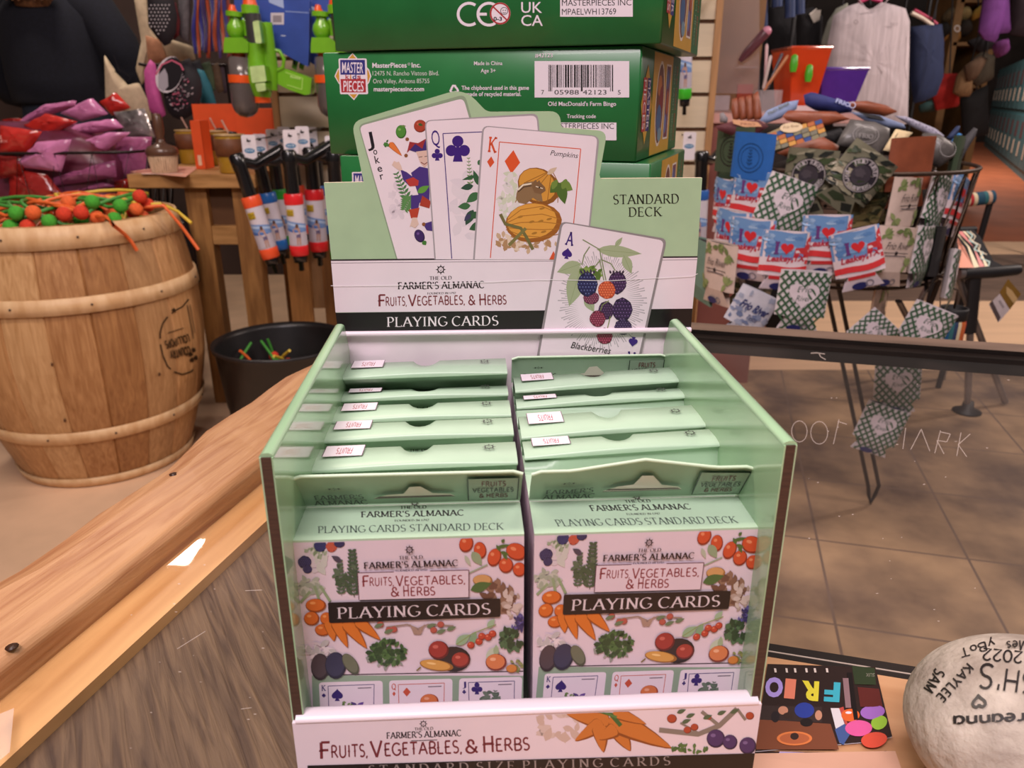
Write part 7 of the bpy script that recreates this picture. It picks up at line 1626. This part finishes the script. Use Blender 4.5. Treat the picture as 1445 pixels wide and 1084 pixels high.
def gshirt(cv):
    cv.ring(1200, 39, 2.6, .8, '7c7074'); cv.text('FRIO', (1248, 44), (1258, 44), 4, '8a7e84', 'sans')
    for x in (1180, 1196, 1214, 1232, 1246): cv.line([(x, 70), (x+2, 110), (x+1, 168)], .6, 'a0949a')
    cv.line([(1270, 60), (1268, 100), (1270, 118)], .8, '8c8086'); cv.line([(1204, 8), (1216, 22), (1236, 18), (1246, 6)], 1.4, '9c9096')
sh_ = cloth('hanging_shirt', 'pale grey long-sleeved shirt on a magenta hanger', 'shirt', [(1198, 8), (1212, 4), (1228, 14), (1244, 3), (1262, 7), (1278, 12), (1284, 30), (1283, 90), (1281, 174), (1270, 178), (1200, 178), (1176, 178), (1168, 120), (1168, 60), (1176, 22)], 'b8acb2', YG, art=gshirt)
mb = MB(); mb.tube([at_y(1212, 3, YG+.02), at_y(1226, -3, YG+.02), at_y(1244, 2, YG+.02)], .012, mat('b02c60', r=.4)); mb.tube([at_y(1227, -3, YG+.02), at_y(1227, -16, YG+.02), at_y(1232, -22, YG+.02)], .006, MET)
o = mb.build('hanger', None); MWs = Matrix.Translation(sh_.location); o.data.transform(MWs.inverted() @ Matrix.Translation(o.location)); o.location = (0, 0, 0); o.parent = sh_
cloth('hanging_shirt', 'pale sage shirt hanging behind the grey one, left edge showing', 'shirt', [(1196, 4), (1180, 12), (1168, 30), (1160, 56), (1156, 110), (1158, 168), (1180, 168), (1186, 60)], '9a9c90', YG+.15)
cloth('swim_trunks', 'navy swim trunks hanging right of the grey shirt', 'trunks', [(1284, 38), (1300, 36), (1328, 34), (1331, 60), (1330, 112), (1322, 134), (1306, 142), (1290, 146), (1284, 110)], '1c2748', YG+.2)
mb = MB(); mb.tube([at_y(1286, 18, YG+.2), at_y(1302, 26, YG+.2), at_y(1316, 36, YG+.2)], .012, mat('c8b8a8', r=.4)); mb.tube([at_y(1290, 14, YG+.2), at_y(1312, 26, YG+.22), at_y(1322, 34, YG+.22)], .010, mat('a03050', r=.4)); tag(mb.build('trouser_hanger'), 'pale and red clip hangers above the navy trunks', 'hanger')
for i, (x0, x1, y1) in enumerate(((1074, 1083, 40), (1090, 1104, 10), (1108, 1122, 25), (1123, 1135, 20))):
    mb = MB(); r_ = (x1-x0)/2*3.4/1080; mb.tube([at_y((x0+x1)/2, -30, 3.5), at_y((x0+x1)/2, y1, 3.5)], r_, mat('3c4a70', r=.35, n=.06, s=20), n=16); tag(mb.build('foam_noodle'), 'navy tube hanging from above, %s from the left' % ['first', 'second', 'third', 'fourth'][i], 'tube', 'navy tubes above the desk')
rk = [('black shirt hanging left of the sage shirt', [(1086, 10), (1110, 6), (1128, 24), (1126, 84), (1090, 92), (1082, 50)], '15141a', 5.2), ('black shirt with pale stripes on a rail, beside the sage shirt', [(1124, 16), (1146, 10), (1160, 24), (1158, 90), (1124, 92)], '17151a', 5.0), ('black shirt lowest behind the pens', [(1084, 60), (1130, 56), (1150, 120), (1090, 120)], '121116', 5.4)]
for lab, pl, c, Y in rk:
    cloth('hanging_shirt', lab, 'shirt', pl, c, Y, art=(lambda cv: (cv.poly([(1136, 28), (1146, 22), (1152, 22), (1150, 36), (1142, 40)], 'a8a098'), cv.line([(1136, 28), (1146, 20)], 1.4, 'd8d0c8'))) if 'stripes' in lab else None)
SHW = mat('7a5a34', r=.6, n=.2, s=6)
shelf = thing('hat_shelf', 'tall dark wooden shelf of hats at the back right', 'shelf', loc=(4.7, 8.1, 0))
def W8(px, py, Y=8.0): return at_y(px, py, Y)
mb = MB(); mb.box((W8(1040, 60).x, 8.3, 0), (W8(1372, 60).x, 8.36, 2.9), mat('1c1715', r=.8, n=.2, s=5)); mb.build('back_board', shelf)
for px_ in (1326, 1378):
    mb = MB(); mb.box((W8(px_, 60).x-.035, 7.75, 0), (W8(px_, 60).x+.035, 8.3, 2.9), SHW); mb.build('upright', shelf)
for py_ in (62, 3, 120):
    z = W8(1340, py_).z; mb = MB(); mb.box((W8(1326, 60).x, 7.75, z-.03), (W8(1376, 60).x, 8.3, z), SHW); mb.build('shelf_board', shelf)
hats = [('tan cap with round white badge on the shelf', (1342, 50), 11, 12, 'a8763c'), ('olive cap at the top of the shelf', (1342, 22), 12, 9, '5a4c34'), ('khaki cap at the top right of the shelf', (1358, 20), 10, 8, '8a7a50'), ('dark cap under the khaki one', (1360, 40), 9, 10, '2a2420'), ('black cap behind the tan one', (1330, 44), 8, 10, '1c1a1a')]
for lab, (x, y), rx, ry, c in hats:
    puff_thing('cap', lab, 'cap', [(x-rx, y+ry*.6), (x-rx*.9, y-ry*.2), (x-rx*.4, y-ry), (x+rx*.4, y-ry), (x+rx*.9, y-ry*.2), (x+rx, y+ry*.6), (x+rx*.6, y+ry), (x-rx*.6, y+ry)], mat(c, r=.85, n=.15, s=20), Y=7.85, th=.2, art=(lambda cv: (cv.ell(1341, 48, 4.6, 5, 'd8d0cc'), cv.ell(1341, 48, 3, 3.4, '8a6a50'))) if 'badge' in lab else None)
bags = [('tan drawstring bag hanging in front of the hat shelf', [(1346, 130), (1352, 104), (1364, 92), (1370, 100), (1368, 136), (1356, 136)], '8a6a4a', 6.4), ('olive jacket hanging beside the tan bag', [(1370, 84), (1384, 74), (1402, 80), (1400, 112), (1380, 122), (1370, 112)], '4a4236', 6.6), ('brown jacket draped over the olive one', [(1362, 92), (1380, 80), (1392, 84), (1376, 112), (1366, 114)], '6a5240', 6.3), ('red shorts hanging low behind the navy trunks', [(1314, 128), (1330, 104), (1350, 104), (1352, 150), (1322, 156)], 'a8201c', 6.6), ('dark grey shirts heaped above the jackets', [(1366, 58), (1392, 48), (1408, 66), (1384, 74)], '2a2a30', 6.8), ('black trousers hanging under the jackets', [(1356, 138), (1392, 120), (1394, 190), (1360, 196)], '141214', 7.0), ('teal folded shirt low behind the red shorts', [(1298, 148), (1316, 140), (1322, 156), (1300, 158)], '3a5c5c', 6.7), ('purple shirt hanging at the upper right', [(1390, -10), (1420, -10), (1424, 46), (1408, 48), (1404, 60), (1390, 56), (1382, 44)], '7a4290', 5.9), ('second purple shirt behind, lower hem showing', [(1404, 60), (1418, 56), (1420, 76), (1412, 80)], '84468c', 6.1), ('dark plum shirt at the upper right corner', [(1428, -10), (1450, -10), (1450, 52), (1426, 48)], '2c2028', 6.0), ('yellow shirt sliver left of the purple shirt', [(1378, 12), (1386, 6), (1386, 22), (1378, 26)], 'c8a84c', 6.0)]
for lab, pl, c, Y in bags: cloth('hanging_garment', lab, 'garment', pl, c, Y, th=.16)
# ---- teal lockers along the right
TEAL = mat('3f6a70', r=.5, n=.08, s=6); TEAL2 = mat('355a60', r=.5, n=.08, s=6)
LA, LB_ = V((6.88, 10.67, 0)), V((10.96, 18.6, 0)); ld = (LB_-LA); LL = ld.length; ld.normalize(); ln = V((-ld.y, ld.x, 0))
lk = thing('locker_bank', 'bank of small teal lockers along the right of the back of the shop', 'lockers', loc=LA)
LM = Matrix(((ld.x, ln.x, 0, LA.x), (ld.y, ln.y, 0, LA.y), (0, 0, 1, 0), (0, 0, 0, 1)))
mb = MB(); mb.box((-1.2, -.5, 0), (LL, 0, 1.62), TEAL, LM); mb.build('cabinet', lk)
for r_ in range(2):
    for k in range(12):
        x = -1.15 + k*.82; z = .12 + r_*.74; mb = MB(); mb.box((x, 0, z), (x+.78, .03, z+.66), TEAL2, LM); mb.box((x+.24, .03, z+.36), (x+.54, .034, z+.58), mat('4a3034', r=.6), LM); dr_o = mb.build('locker_door', lk); mb = MB(); mb.box((x+.28, .034, z+.12), (x+.40, .04, z+.32), mat('b8a898', r=.5), LM); mb.build('key_tag', dr_o)
